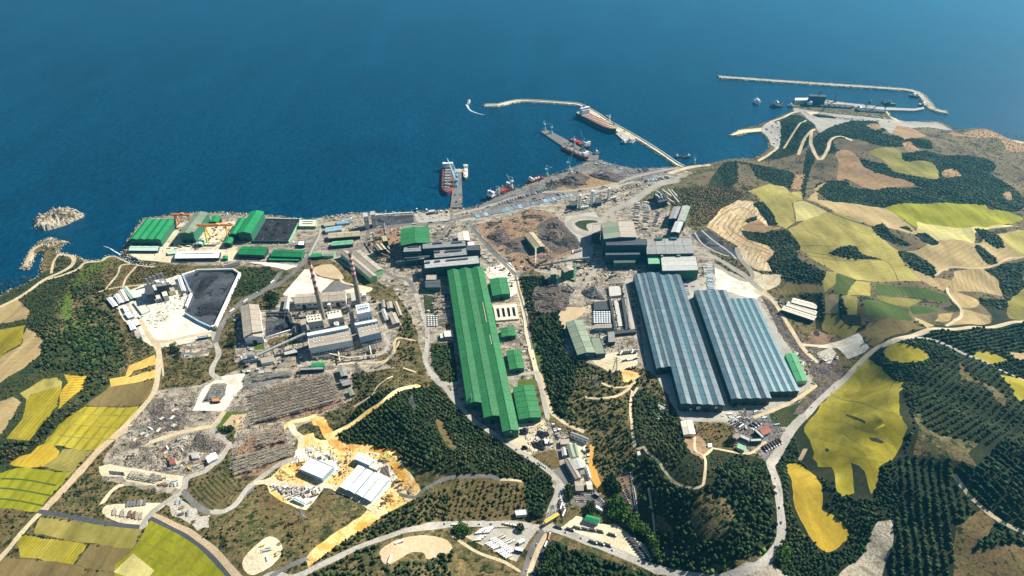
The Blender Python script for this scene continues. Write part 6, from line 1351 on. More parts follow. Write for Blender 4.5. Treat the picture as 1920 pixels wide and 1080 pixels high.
heap('dark greenish scrap heap near the haul road', 's', 930, 370, 30, 26, 9, 'dark_rock', 'scrap_heap')
heap('scrap heap under the magnet crane at the top of the scrap yard', 's', 800, 220, 20, 18, 8, 'rubble', 'scrap_heap')
heap('flat dark scrap heap left of the vaulted shed', 's', 440, 400, 26, 22, 5, 'rubble', 'scrap_heap')
heap('long low scrap heap near the slab yard', 's', 610, 130, 30, 10, 5, 'rubble', 'scrap_heap')
heap('small scrap heap near the top left corner of the scrap yard', 's', 220, 200, 16, 12, 4, 'rubble', 'scrap_heap')
heap('small dark scrap pile in the middle of the brown scrap yard', 's', 440, 178, 9, 7, 3, 'rubble', 'scrap_heap')
heap('grey gravel cone with smooth sides in the open bay yard', 'i', 1530, 320, 24, 24, 15, 'yard_grey', 'gravel_cone', rough=.03)
heap('dark debris heap in the woods left of the gravel cone', 'i', 1150, 340, 34, 26, 7, 'rubble', 'scrap_heap')
heap('second dark debris heap below the crusher towers', 'i', 1180, 430, 26, 16, 6, 'rubble', 'scrap_heap')
for i, (x, y, r) in enumerate(((1060, 615, 13), (1085, 525, 11), (928, 492, 8), (930, 640, 6), (915, 515, 6))):
    heap(('largest black heap in the yard below the rolling mill', 'black heap above the largest one below the rolling mill', 'black heap nearest the rolling mill end', 'smallest black heap at the lower left of the mill yard', 'narrow black heap beside the rolling mill end')[i], 'j', x, y, r, r*.8, 4, 'coal', 'coal_heap')
heap('ridge of slate dark material along the middle of the walled stockyard', 'a', 1535, 700, 14, 46, 4, 'coal', 'coal_heap'); heap('dark mound in the lower part of the walled stockyard', 'a', 1560, 880, 26, 22, 4, 'coal', 'coal_heap')
for i, (x, y, r) in enumerate(((1530, 250, 9), (1500, 305, 8), (1480, 355, 7), (1600, 330, 9), (1420, 300, 8))): heap(('top', 'central', 'lower', 'right', 'left')[i]+' small pile in the black coal yard of the shipyard', 'd', x, y, r, r, 3, 'coal', 'coal_heap')
heap('coal pile in the corner of the fenced coal pen', 'e', 660, 720, 16, 12, 5, 'coal', 'coal_heap'); heap('pale ash pile in the fenced coal pen', 'e', 560, 650, 12, 9, 3, 'yard_grey', 'ash_heap')
heap('orange soil mound at the left of the building site', 'g', 580, 250, 16, 12, 5, 'orange_dirt', 'soil_mound'); heap('yellow soil mound above the broad white hall', 'g', 868, 45, 11, 8, 3, 'yellow_dirt', 'soil_mound')
heap('brown soil mound right of the four white halls', 'g', 1430, 440, 13, 10, 5, 'orange_dirt', 'soil_mound'); heap('yellow soil mound at the top right of the building site', 'g', 1410, 110, 14, 10, 5, 'yellow_dirt', 'soil_mound')
heap('bright yellow sulphur-like pile on the fenced playing field', 'b', 1775, 765, 5, 4, 3, 'yellow_dirt', 'sand_pile', rough=.05)
# ---------------------------------------------------------------- walls and fences
def wallrun(label, cr, s, h, th, mat, name='boundary_wall', cat='wall', posts=0):
    P = ground(C(cr, s)); o = Vector(P[0]); rt = thing(name, label, cat, o); D = densify(P[:, :2], 22, False); z = T(D)
    for i in range(len(D)-1):
        a = Vector((D[i][0], D[i][1], z[i]+h/2-.3))-o; b = Vector((D[i+1][0], D[i+1][1], z[i+1]+h/2-.3))-o; MB().bar(a, a.lerp(b, .985), th, h).build('wall_panel', mat, rt)
wallrun('tall white concrete wall along the right side of the slate stockyard', 'd', "1165,735 935,1235 900,1245", 7, 4, BM['pale_wall'])
wallrun('dark bund along the top of the slate stockyard', 'd', "750,700 1100,692 1165,735", 5, 4, BM['concrete_wall'])
wallrun('pale wall stub at the top left corner of the slate stockyard', 'd', "618,752 745,712", 6, 5, BM['pale_wall'])
wallrun('grey wall down the upper left side of the slate stockyard', 'd', "628,755 700,915", 6, 3, BM['wall_blue'])
wallrun('white wall down the lower left side of the slate stockyard', 'd', "705,925 655,1050", 6, 3, BM['pale_wall'])
wallrun('long grey wall along the bottom left side of the slate stockyard', 'd', "645,1110 780,1190 900,1245", 5, 3, BM['wall_blue'])
wallrun('pale wall along the bottom of the fenced coal pen', 'e', "490,832 765,752", 4, 2.5, BM['pale_wall'])
wallrun('pale wall between the largest shipyard hall and the coal yard', 'd', "1400,215 1280,410", 5, 3, BM['pale_wall'])
wallrun('green fence wall on the right side of the black coal yard', 'd', "1740,212 1625,432", 5, 2, BM['wall_lightgreen'])
wallrun('dark fence at the bottom of the black coal yard', 'd', "1268,432 1622,432", 6, 2, BM['wall_teal'])
wallrun('pale wall at the top of the black coal yard', 'd', "1405,205 1738,212", 3, 2, BM['concrete_wall'])
wallrun('white seaward wall of the long slate yard', 'h', "625,125 800,108 980,98", 3, 2.5, BM['pale_wall'])
wallrun('pale wall along the lower side of the white fly ash yard', 'e', "660,420 870,180", 2, 1.5, BM['concrete_wall'])
# ---------------------------------------------------------------- fields of electrical gear
def substation(label, cr, quad, rows, cols, gw, gh, dark=False):
    q = [Vector(v) for v in ground(C(cr, quad))]; A, Bq, Cc, D = q; org = (A+Bq+Cc+D)/4; rt = thing('substation', label, 'substation', org)
    ang = yaw(A, Bq); mb = MB(); w = gw/2
    mb.bar((-w, 0, -.5), (-w, 0, gh), .7); mb.bar((w, 0, -.5), (w, 0, gh), .7); mb.bar((-w-1, 0, gh), (w+1, 0, gh), .65); me = mb.mesh('gantry_frame', BM['roof_tan'])
    tb = MB().box((0, 0, 1.5), (4, 2.6, 3.4)).cyl((-1.2, 0, 3), .5, 2, 6).cyl((1.2, 0, 3), .5, 2, 6).mesh('transformer', BM['metal_grey'])
    nb = 0
    for i in range(rows):
        for j in range(cols):
            u, v = (j+.5)/cols, (i+.5)/rows; p = A.lerp(Bq, u).lerp(D.lerp(Cc, u), v)-org
            if rng.random() < .86: put('gantry_frame', me, rt, p, ang+rng.normal(0, .03), (1, 1, rng.uniform(.75, 1.1)))
            if rng.random() < .3: put('transformer', tb, rt, p+Vector((rng.uniform(-3, 3), rng.uniform(-4, 4), 0)), ang)
        a = A.lerp(D, (i+.5)/rows)-org; b = Bq.lerp(Cc, (i+.5)/rows)-org; up = Vector((0, 0, gh*.8)); mb = MB()
        for k in (-1.5, 1.5): mb.bar(a+up+Vector((0, k, 0)), b+up+Vector((0, k, 0)), .45)
        mb.build('busbar', BM['roof_grey_light'], rt)
substation('large open air substation of parallel gantry rows below the power station', 'f', "355,400 1095,205 1225,470 405,690", 11, 20, 9, 8)
substation('smaller lower substation beside the building site road', 'f', "190,1010 745,880 770,980 205,1190", 5, 14, 8, 6)
substation('upper part of the small lower substation', 'f', "420,790 640,740 690,860 410,900", 4, 7, 8, 6)
substation('switchyard of white drums left of the large substation', 'f', "300,230 350,215 365,350 290,350", 6, 2, 5, 4)
substation('narrow switchyard behind the large substation', 'f', "380,215 730,185 745,225 390,290", 3, 12, 5, 5)
substation('small switchyard on the white oval pad', 'b', "1600,485 1690,480 1670,590 1560,600", 7, 5, 5, 4)
substation('small switchyard in the cream pad below the recycling yard', 'c', "990,300 1220,335 1180,380 970,345", 3, 9, 5, 4)
substation('transformer yard in front of the turbine hall', 'e', "930,960 1300,895 1330,990 950,1040", 4, 14, 6, 6)
substation('transformer yard in front of the blue-fronted turbine hall', 'e', "1410,880 1570,830 1580,930 1430,985", 4, 6, 6, 6)
substation('switchyard beside the left flank of the rolling mill', 'i', "190,510 290,500 300,590 205,600", 5, 5, 5, 5)
substation('small switchyard above the cream office by the rolling mill', 'i', "165,350 240,345 260,460 180,465", 5, 3, 6, 5)
# lattice pylons
def pylon(label, cr, x, y, h=34):
    p = W2(cr, x, y); rt = thing('power_pylon', label, 'pylon', p, rng.uniform(0, 3)); b = 4.2; mb = MB(); Q = [(-b, -b), (b, -b), (b, b), (-b, b)]
    for i, (a, c) in enumerate(Q):
        mb.bar((a, c, -1), (a*.12, c*.12, h), .5); a2, c2 = Q[(i+1) % 4]
        for k in range(5):
            f, g = k/5, (k+1)/5; mb.bar((a*(1-.88*f), c*(1-.88*f), h*f), (a2*(1-.88*g), c2*(1-.88*g), h*g), .3)
    mb.build('lattice', BM['metal_grey'], rt)
    for z in (.7, .83, .96): MB().bar((-7*z, 0, h*z), (7*z, 0, h*z), .6).build('cross_arm', BM['metal_grey'], rt)
for i, (cr, x, y) in enumerate((('f', 1380, 235), ('j', 1525, 140), ('i', 1700, 1000), ('g', 720, 620), ('j', 480, 290), ('k', 985, 480), ('o', 735, 160), ('f', 1690, 90), ('i', 1540, 280), ('f', 1890, 560))):
    pylon(('steel pylon right of the control buildings in dark grass', 'steel pylon in the woods beside the curved dirt track', 'steel pylon beside the orange soil slope', 'slim pylon standing in the brown meadow below the building site', 'pylon beside the lower end of the rolling mill', 'pylon at the crossroads by the yellow footbridge', 'pylon in front of the long blue halls', 'pylon near the forked tracks right of the power station', 'pylon at the gravel cone', 'pylon on the hill left of the rolling mill')[i], cr, x, y, (34, 30, 36, 26, 26, 22, 26, 26, 26, 34)[i])
# ---------------------------------------------------------------- stockpiled steel
def stack_mesh(L, w, h, n, mat, nm='steel_stack'):
    mb = MB()
    for i in range(n): mb.box((0, -w/2+w*(i+.5)/n, h/2*rng.uniform(.6, 1)), (L*rng.uniform(.8, 1), w/n*.86, h))
    return mb.mesh(nm, mat)
def stacks(cr, a, b, n, dlt, L, w, h, mats, label, group, name='steel_stack', jit=2, cat='steel stack'):
    P = [(a[0]+(b[0]-a[0])*i/max(1, n-1)+rng.uniform(-jit, jit), a[1]+(b[1]-a[1])*i/max(1, n-1)+rng.uniform(-jit, jit)) for i in range(n)]
    mes = [stack_mesh(L, w, h, 3, BM[m]) for m in mats for _ in range(2)]
    obs = []
    for (x, y) in P:
        p = W2(cr, x, y); q = W2(cr, x+dlt[0], y+dlt[1]); o = put(name, mes[rng.integers(len(mes))], None, p, yaw(p, q)); obs.append(tag(o, label, cat, group))
    number_off(obs)
stacks('l', (345, 855), (1010, 705), 24, (14, 22), 18, 11, 1.6, ['steel_blue', 'roof_sky', 'metal_grey'], 'blue-grey sheet steel stack in the long row beside the haul road', 'steel sheets in the long harbour row')
stacks('l', (500, 770), (880, 650), 22, (12, 16), 15, 4, 1.6, ['steel_dark', 'metal_grey'], 'dark bar bundle in the row behind the inner quay', 'bar bundles behind the inner quay')
stacks('l', (560, 790), (960, 700), 26, (10, 14), 10, 3, 1.4, ['steel_dark', 'roof_beige'], 'short dark bar bundle in the inner row of the harbour yard', 'short bundles of the harbour yard')
stacks('l', (1380, 560), (1500, 535), 9, (16, 18), 20, 4, 1.8, ['steel_dark', 'roof_grey'], 'long dark bundle beside the breakwater root road', 'bundles near the breakwater root')
stacks('l', (1490, 615), (1640, 590), 10, (10, 16), 14, 5, 2, ['steel_dark', 'steel_blue'], 'dark coil row bundle inside the haul road bend', 'bundles inside the haul road bend')
stacks('l', (1300, 680), (1450, 640), 9, (10, 14), 14, 4, 1.8, ['metal_grey', 'roof_beige'], 'grey bundle on the shelf above the haul road', 'bundles above the haul road')
for k, (x0, x1) in enumerate(((590, 660), (670, 740))):
    stacks('m', (x0+30, 180), (x0+10, 410), 17, (30, 5), 13, 4, 2, ['timber', 'roof_cream', 'steel_dark', 'steel_blue'], ('long billet pile in the left column of the billet yard', 'long billet pile in the right column of the billet yard')[k], ('left column of billet piles', 'right column of billet piles')[k], 'billet_pile', 5)
stacks('m', (800, 270), (760, 380), 9, (20, 6), 9, 3, 2, ['steel_dark', 'metal_grey'], 'short dark billet pile next to the narrow grey roofs', 'short billet piles')
stacks('n', (592, 25), (598, 180), 16, (30, 2), 13, 5, 1.8, ['steel_blue', 'roof_grey_light', 'steel_blue', 'metal_grey'], 'blue-grey bundle in the column right of the three-bay mill roof', 'bundles right of the mill')
stacks('n', (560, 25), (570, 100), 8, (20, 2), 9, 4, 1.6, ['roof_cream', 'metal_grey'], 'pale short bundle beside the curved works lane', 'pale short bundles')
stacks('n', (432, 130), (450, 215), 9, (20, 0), 9, 4, 1.6, ['rust', 'roof_beige', 'steel_blue'], 'rust and blue bundle in the gap between the blue halls', 'bundles between the blue halls')
stacks('o', (260, 60), (225, 140), 9, (26, 12), 14, 2.4, 1.6, ['roof_grey_light', 'roof_grey_light'], 'pale beam in the fanned row at the edge of the dark woods', 'fanned pale beams', 'beam')
stacks('h', (1280, 350), (1420, 290), 10, (16, 10), 10, 4, 1.6, ['roof_grey_light', 'metal_grey'], 'pale steel bundle beside the cream roofed building', 'pale bundles by the cream roof')
stacks('h', (1620, 480), (1720, 560), 10, (20, -3), 11, 4, 1.6, ['roof_grey_light', 'steel_dark'], 'pale bundle at the right edge of the mill rows', 'pale bundles right of the mill rows')
stacks('h', (200, 205), (420, 150), 12, (10, 10), 9, 5, 2, ['roof_tan', 'roof_sky', 'roof_cream'], 'coloured stack on the narrow quay strip', 'coloured stacks on the quay strip')
stacks('c', (860, 600), (1060, 635), 8, (-6, 34), 12, 4, 2, ['rust', 'roof_beige', 'roof_cream'], 'brown and cream pallet row by the lower pad', 'pallet rows on the lower pad', 'pallet_row')
stacks('c', (960, 545), (1090, 530), 6, (-4, 22), 10, 3.5, 2, ['roof_beige', 'metal_grey'], 'beige pallet row above the lower pad', 'beige pallet rows', 'pallet_row')
stacks('j', (1175, 440), (1215, 560), 10, (14, -2), 5, 2.4, 1.7, ['white_paint', 'metal_dark', 'roof_grey_light'], 'car in the left column beside the admin yard road', 'left column of parked cars', 'parked_car', 1, 'car')
# ---------------------------------------------------------------- vehicles
def veh_mesh(kind, m):
    mb = MB()
    if kind == 'car':
        mb.box((0, 0, .75), (4.4, 1.85, .8)).box((-.2, 0, 1.4), (2.4, 1.65, .6), m=1)
        for x in (-1.4, 1.4):
            for y in (-.85, .85): mb.box((x, y, .35), (.7, .25, .7), m=2)
        ms = [BM[m], BM['glass_dark'], BM['metal_dark']]
    elif kind == 'bus':
        mb.box((0, 0, 1.7), (11.5, 2.55, 2.6)).box((0, 0, 2.1), (11.0, 2.62, .9), m=1).box((5.77, 0, 2), (.1, 2.2, 1.3), m=1).box((-1, 0, 3.15), (3, 1.8, .35))
        for x in (-3.6, 3.6):
            for y in (-1.15, 1.15): mb.box((x, y, .5), (1.1, .4, 1), m=2)
        ms = [BM[m], BM['glass_dark'], BM['metal_dark']]
    elif kind == 'truck':
        mb.box((-1.6, 0, 2.4), (12, 2.6, 2.5)).box((6.2, 0, 1.8), (2.4, 2.5, 2.8), m=1).box((0, 0, .9), (15, 1.6, .5), m=2)
        for x in (-6, -4.6, 3.6, 6.4):
            for y in (-1.1, 1.1): mb.box((x, y, .55), (1.1, .45, 1.1), m=2)
        ms = [BM[m], BM['white_paint'], BM['metal_dark']]
    return mb.mesh(kind, ms)
VM = {(k, m): veh_mesh(k, m) for k, ms in dict(car=['white_paint', 'metal_white', 'metal_grey', 'metal_dark', 'red_paint', 'steel_blue'], bus=['white_paint', 'roof_cream'], truck=['metal_dark', 'rust_dark', 'white_paint', 'steel_blue', 'orange_paint', 'metal_grey']).items() for m in ms}
def vrow(kind, cr, a, b, n, dlt, ms, label, group=None, jit=.6, skip=.06):
    nm = dict(car='parked_car', bus='parked_bus', truck='parked_truck')[kind]
    obs = []
    for i in range(n):
        if n > 4 and rng.random() < skip: continue
        x = a[0]+(b[0]-a[0])*i/max(1, n-1)+rng.uniform(-jit, jit); y = a[1]+(b[1]-a[1])*i/max(1, n-1)+rng.uniform(-jit, jit)
        p = W2(cr, x, y); q = W2(cr, x+dlt[0], y+dlt[1]); o = put(nm, VM[(kind, ms[rng.integers(len(ms))])], None, p+Vector((0, 0, .05)), yaw(p, q)+rng.normal(0, .03), [.76]*3); obs.append(tag(o, label, kind, group))
    number_off(obs)
wh = ['white_paint', 'white_paint', 'metal_white', 'metal_grey', 'metal_dark', 'steel_blue', 'red_paint']
vrow('bus', 'k', (440, 725), (610, 845), 12, (42, -18), ['white_paint'], 'white bus in the lower left block of the packed bus yard', 'buses of the lower left block')
vrow('bus', 'k', (480, 690), (640, 800), 11, (42, -18), ['white_paint'], 'white bus in the middle block of the packed bus yard', 'buses of the middle block')
vrow('bus', 'k', (540, 665), (620, 720), 5, (42, -18), ['white_paint', 'roof_cream'], 'white bus in the short upper block of the bus yard', 'buses of the short upper block')
vrow('bus', 'k', (355, 640), (400, 605), 4, (44, -6), ['white_paint'], 'white bus in the pair rows at the top left of the bus yard', 'buses top left')
vrow('bus', 'k', (425, 635), (460, 595), 4, (44, -6), ['white_paint'], 'white bus in the top middle rows of the bus yard', 'buses top middle')
vrow('bus', 'k', (350, 700), (390, 668), 3, (44, -6), ['white_paint', 'roof_cream'], 'white bus in the small group at the left of the bus yard', 'buses left group')
vrow('bus', 'k', (150, 568), (200, 568), 2, (40, 0), ['white_paint'], 'white bus waiting on the road left of the bus yard', 'buses on the road')
vrow('bus', 'k', (610, 565), (660, 575), 3, (40, 5), ['white_paint'], 'white bus stopped on the road above the bus yard', 'buses above the yard')
vrow('bus', 'k', (640, 715), (650, 700), 1, (40, -20), ['white_paint'], 'single white bus beside the kiosks')
vrow('bus', 'k', (930, 735), (930, 735), 1, (14, -40), ['white_paint'], 'white coach driving up the divided highway')
vrow('truck', 'k', (960, 670), (960, 670), 1, (10, -40), ['orange_paint'], 'truck with red load on the divided highway')
vrow('car', 'k', (1662, 125), (1706, 430), 22, (30, 2), wh[:3], 'white car in the right edge row of the staff car park', 'right edge row of cars')
vrow('car', 'k', (1530, 150), (1645, 108), 12, (8, 26), wh, 'car in the top row of the staff car park', 'top row of cars')
vrow('car', 'k', (1590, 175), (1655, 330), 10, (28, 6), wh, 'car in the middle row of the staff car park', 'middle row of cars')
vrow('car', 'k', (1550, 215), (1650, 400), 13, (26, -8), wh, 'car in the left row of the staff car park', 'left row of cars')
vrow('car', 'k', (1200, 315), (1330, 300), 12, (0, 20), wh, 'car in the upper row of the small car park', 'upper row of the small car park')
vrow('car', 'k', (1190, 362), (1355, 368), 15, (0, 20), wh, 'car in the lower row of the small car park', 'lower row of the small car park')
vrow('car', 'k', (1395, 350), (1450, 400), 7, (24, -14), wh, 'car in the slanted row of the small car park', 'slanted row of the small car park')
vrow('car', 'k', (1110, 120), (1150, 190), 8, (26, -6), wh, 'white car parked along the asphalt square', 'cars along the asphalt square')
vrow('car', 'k', (1050, 300), (1030, 450), 8, (4, -24), wh, 'car queueing on the main road beside the truck line', 'cars on the main road')
vrow('car', 'j', (1050, 770), (1110, 810), 5, (24, 14), ['white_paint'], 'white car on the road beside the triangular dry lawn', 'cars beside the dry lawn')
vrow('truck', 'k', (1050, 370), (1085, 470), 6, (14, -36), ['metal_dark', 'rust_dark', 'white_paint'], 'dark truck queueing at the works gate road', 'trucks at the works gate')
vrow('truck', 'k', (1665, 690), (1795, 865), 9, (76, 14), ['metal_dark', 'rust_dark'], 'dark trailer truck in the fan at the right end of the truck park', 'trucks of the right fan')
vrow('truck', 'k', (1335, 718), (1460, 742), 3, (60, 26), ['metal_dark'], 'dark trailer truck on the lower edge of the truck park', 'trucks on the lower edge')
vrow('truck', 'k', (1200, 595), (1395, 625), 4, (60, 14), ['rust_dark', 'metal_dark'], 'brown truck below the green bus station', 'trucks below the green building')
vrow('truck', 'k', (1500, 655), (1500, 655), 1, (60, 20), ['metal_dark'], 'single long dark truck in the middle of the truck park')
vrow('truck', 'k', (1040, 590), (1140, 610), 2, (50, 14), ['metal_dark'], 'dark truck entering the truck park from the crossroads', 'trucks entering the park')
vrow('truck', 'o', (868, 325), (960, 280), 7, (34, 40), ['metal_dark', 'rust_dark'], 'dark trailer parked in the fan beside the gate yard road', 'trailers in the gate fan')
vrow('truck', 'o', (670, 150), (745, 200), 6, (30, -22), ['white_paint', 'metal_dark', 'steel_blue'], 'trailer truck waiting below the longest blue halls', 'trucks below the blue halls')
vrow('truck', 'o', (800, 190), (830, 170), 3, (34, 22), ['metal_dark'], 'dark trailer behind the curved gate building', 'trailers behind the gate building')
vrow('truck', 'i', (1745, 835), (1890, 820), 10, (24, -30), ['white_paint', 'metal_dark', 'metal_dark'], 'truck in the upper row of the pale truck yard', 'trucks of the pale yard, upper row')
vrow('truck', 'i', (1790, 900), (1880, 885), 5, (34, -10), ['metal_dark', 'white_paint'], 'truck in the lower row of the pale truck yard', 'trucks of the pale yard, lower row')
vrow('truck', 's', (980, 470), (1060, 450), 7, (8, -26), ['white_paint', 'metal_grey'], 'pale truck beside the haul road below the scrap yard', 'trucks below the scrap yard')
vrow('car', 'i', (1590, 90), (1680, 75), 7, (6, -20), wh, 'car by the foot of the converter shop', 'cars by the converter shop')
vrow('car', 'g', (1340, 510), (1380, 490), 2, (20, 8), ['steel_blue'], 'pale blue van at the building site gate', 'vans at the site gate')
vrow('truck', 'g', (1490, 800), (1545, 785), 1, (50, -12), ['white_paint'], 'white truck on the bare sand patch, upper one')
vrow('truck', 'g', (1415, 935), (1440, 900), 1, (20, -40), ['white_paint'], 'white truck on the bare sand patch, lower one')
vrow('truck', 'd', (600, 470), (900, 450), 5, (30, 4), ['orange_paint', 'metal_dark', 'white_paint'], 'lorry working on the shipyard slab', 'lorries on the shipyard slab')
vrow('car', 'e', (220, 690), (240, 900), 10, (30, 0), wh, 'car parked left of the beige coal store', 'cars by the coal store')
for cr, a, b, n, ks, lb in (('k', (60, 562), (560, 562), 6, 'car', 'car driving on the road towards the crossroads'), ('o', (120, 990), (540, 1092), 5, 'car', 'car on the lower bend of the curving road'), ('o', (968, 760), (930, 500), 4, 'car', 'car on the straight climb beside the gold field'),
 ('j', (560, 450), (1060, 790), 6, 'car', 'car on the diagonal road below the rolling mill'), ('k', (1100, 632), (1500, 785), 4, 'car', 'car on the road below the truck park'), ('h', (700, 232), (1300, 175), 5, 'truck', 'lorry on the works road behind the melt shop'), ('l', (420, 790), (1200, 655), 6, 'truck', 'lorry on the harbour haul road'),
 ('i', (20, 400), (95, 700), 5, 'car', 'car on the lane left of the rolling mill'), ('e', (560, 300), (180, 570), 4, 'truck', 'lorry on the curved works road above the coal store'), ('r', (190, 340), (500, 70), 4, 'car', 'car on the ridge road above the yellow field'), ('i', (930, 450), (1010, 880), 6, 'car', 'car on the pale road right of the green halls'),
 ('k', (765, 960), (850, 740), 3, 'car', 'car on the left lane of the divided highway'), ('n', (760, 950), (960, 900), 4, 'truck', 'lorry on the apron below the blue halls')):
    vrow(ks, cr, a, b, n, ((b[0]-a[0])/8, (b[1]-a[1])/8), ['white_paint', 'metal_dark', 'steel_blue'] if ks == 'truck' else wh, lb, lb.replace('car ', 'cars ').replace('lorry', 'lorries'), 1)
# yellow footbridge over the crossroads
A = W2('k', 922, 548, 9); Bq = W2('k', 1040, 477, 9); rt = thing('footbridge', 'bright yellow covered footbridge crossing the main junction', 'footbridge', (A.x, A.y, 3)); d = Bq-A
for s in (0, .2, .4, .6, .8): MB().bar(d*s+Vector((0, 0, 6)), d*(s+.198)+Vector((0, 0, 6)), 4, 3).build('deck_section', BM['yellow_paint'], rt)
for s in (.02, .5, .98): MB().bar(d*s+Vector((0, 0, -1)), d*s+Vector((0, 0, 5)), 1.6).build('pier', BM['concrete_wall'], rt)
for s in (-1, 1):
    nn = Vector((-d.y, d.x, 0)).normalized()*2.1*s; MB().bar(nn+Vector((0, 0, 8)), d+nn+Vector((0, 0, 8)), .25, 1).build('railing', BM['white_paint'], rt)
# ---------------------------------------------------------------- yard equipment, countable small things
def proto_meshes():
    P = {}
    P['shipping_container'] = [MB().box((0, 0, 1.35), (12, 2.5, 2.6)).mesh('shipping_container', BM[m]) for m in ('steel_blue', 'rust', 'roof_tan', 'white_paint', 'metal_grey', 'roof_grey_light')]
    mb = MB(); mb.box((0, 0, 1.8), (6, 4, 3.6)).box((0, 0, 3.9), (7, 5, .4), m=1).box((2, 2.05, 1.2), (1.2, .2, 2.2), m=2); P['site_hut'] = [mb.mesh('site_hut', [BM[w], BM[r], BM['door_dark']]) for w, r in (('wall_white', 'roof_grey_light'), ('wall_cream', 'roof_beige'), ('wall_grey', 'roof_white'))]
    mb = MB(); mb.box((0, 0, 1.5), (7, 3, 2)).box((-2, 0, 3.4), (2.4, 2.6, 2)).bar((2, 0, 2), (6, 0, 5), .9).bar((6, 0, 5), (8, 0, 1), .7).box((0, -1.6, .6), (6, .8, 1.2), m=1).box((0, 1.6, .6), (6, .8, 1.2), m=1); P['excavator'] = [mb.mesh('excavator', [BM['yellow_paint'], BM['metal_dark']])]
    mb = MB()
    for k in range(6): mb.tube((-5, -2.5+k, .6), (5, -2.5+k, .6), .45, 6)
    for k in range(5): mb.tube((-5, -2+k, 1.4), (5, -2+k, 1.4), .45, 6)
    P['pipe_stack'] = [mb.mesh('pipe_stack', BM[m]) for m in ('metal_grey', 'rust', 'roof_cream')]
    mb = MB(); mb.box((0, 0, 1), (8, 5, 2)).cyl((-2, 0, 2), 1.4, 3, 8).cyl((2, 0, 2), 1, 4.5, 8).bar((-4, 2, 0), (-4, 2, 6), .5).bar((4, -2, 0), (4, -2, 6), .5).bar((-4, 2, 6), (4, -2, 6), .6); P['process_unit'] = [mb.mesh('process_unit', BM[m]) for m in ('metal_grey', 'metal_dark', 'rust_dark')]
    P['crate_stack'] = []
    for m in ('timber', 'rust', 'concrete_wall'):
        mb = MB(); mb.box((0, 0, .2), (9, 7, .5))
        for k in range(7): mb.box((rng.uniform(-4, 4), rng.uniform(-3, 3), .7), (rng.uniform(1.5, 3), rng.uniform(1.5, 3), 1.5+rng.uniform(0, 1)), rng.uniform(0, 1))
        P['crate_stack'].append(mb.mesh('crate_stack', BM[m]))
    return P
PM = proto_meshes(); CAT = dict(shipping_container='container', site_hut='hut', excavator='excavator', pipe_stack='pipe stack', process_unit='plant unit', crate_stack='crates')
def scatter_pts(cr, s, n):
    q = np.array(ground(C(cr, s)))[:, :2]; out = []; lo, hi = q.min(0), q.max(0)
    while len(out) < n:
        c = rng.uniform(lo, hi, (n*3, 2)); out += list(c[inside(c, q)])
    return np.array(out[:n])
OCC = []
for o in bpy.data.objects:
    if o.type == 'MESH' and o.name.split('.')[0] in ('roof', 'roof_panel') and o.parent:
        c = [o.parent.matrix_basis @ Vector(v) for v in o.bound_box]; OCC.append((min(v.x for v in c)-3, max(v.x for v in c)+3, min(v.y for v in c)-3, max(v.y for v in c)+3))
OCC = np.array(OCC)
def free(P):
    P = np.asarray(P)[:, :2]; bad = np.zeros(len(P), bool)
    for a, b, c, d in OCC: bad |= (P[:, 0] > a) & (P[:, 0] < b) & (P[:, 1] > c) & (P[:, 1] < d)
    return ~bad
def onroad(P):
    P = np.asarray(P)[:, :2]; bad = np.zeros(len(P), bool)
    for p in PATCH:
        if p[3]:
            lo = p[2].min(0)-p[3]; hi = p[2].max(0)+p[3]; s = np.where(((P >= lo) & (P <= hi)).all(1) & ~bad)[0]
            if len(s): bad[s[seg_dist(P[s], p[2]) < p[3]/2+1.5]] = True
    return bad
COLN = dict(steel_blue='blue', rust='rusty', roof_tan='tan', white_paint='white', metal_grey='grey', roof_grey_light='pale', wall_white='white', wall_cream='cream', wall_grey='grey', yellow_paint='yellow', roof_cream='cream', metal_dark='black', rust_dark='brown', timber='wooden', concrete_wall='pale')
def clutter(cr, s, where, mix, ang=15):
    for kind, n in mix.items():
        n = max(1, int(n*(.5 if kind == 'crate_stack' else 1)))
        P = scatter_pts(cr, s, n*2); P = P[free(P) & ~onroad(P)][:n]; z = T(P)
        obs = []
        for (x, y), h in zip(P, z):
            o = put(kind, PM[kind][rng.integers(len(PM[kind]))], None, (x, y, h-.02), math.radians(ang)+rng.choice([0, math.pi/2])+rng.normal(0, .1), [rng.uniform(.5, .8)]*3)
            cn = COLN.get(o.data.materials[0].name.split('.')[0], ''); obs.append(tag(o, f"{cn} {kind.replace('_', ' ')} {where}".strip(), CAT[kind], f"{kind.replace('_', ' ')}s {where}"))
        for c_ in set(o['label'] for o in obs): number_off([o for o in obs if o['label'] == c_])
clutter('d', "130,530 520,530 1120,440 1680,450 1700,400 1130,420 540,330 420,440 520,470", 'lying on the shipyard slab', dict(shipping_container=14, crate_stack=22, pipe_stack=10, excavator=3), 5)
clutter('d', "560,250 700,230 620,340 560,300", 'beside the orange gantry crane', dict(crate_stack=8, pipe_stack=4), 5)
clutter('d', "880,260 1100,240 1050,370 880,380", 'under the yellow gantry crane', dict(crate_stack=14, pipe_stack=6, shipping_container=3), 5)
clutter('h', "140,130 480,100 480,240 320,260 320,200 160,180", 'on the quay strip near the hopper towers', dict(shipping_container=12, crate_stack=14, site_hut=3))
clutter('h', "560,300 860,240 860,320 800,470 640,500 560,430", 'in the rusty yard around the crusher house', dict(process_unit=24, pipe_stack=10, crate_stack=14))
clutter('h', "880,600 1080,560 1090,690 900,660 790,620", 'in the dark court below the mill rows', dict(process_unit=12, crate_stack=6))
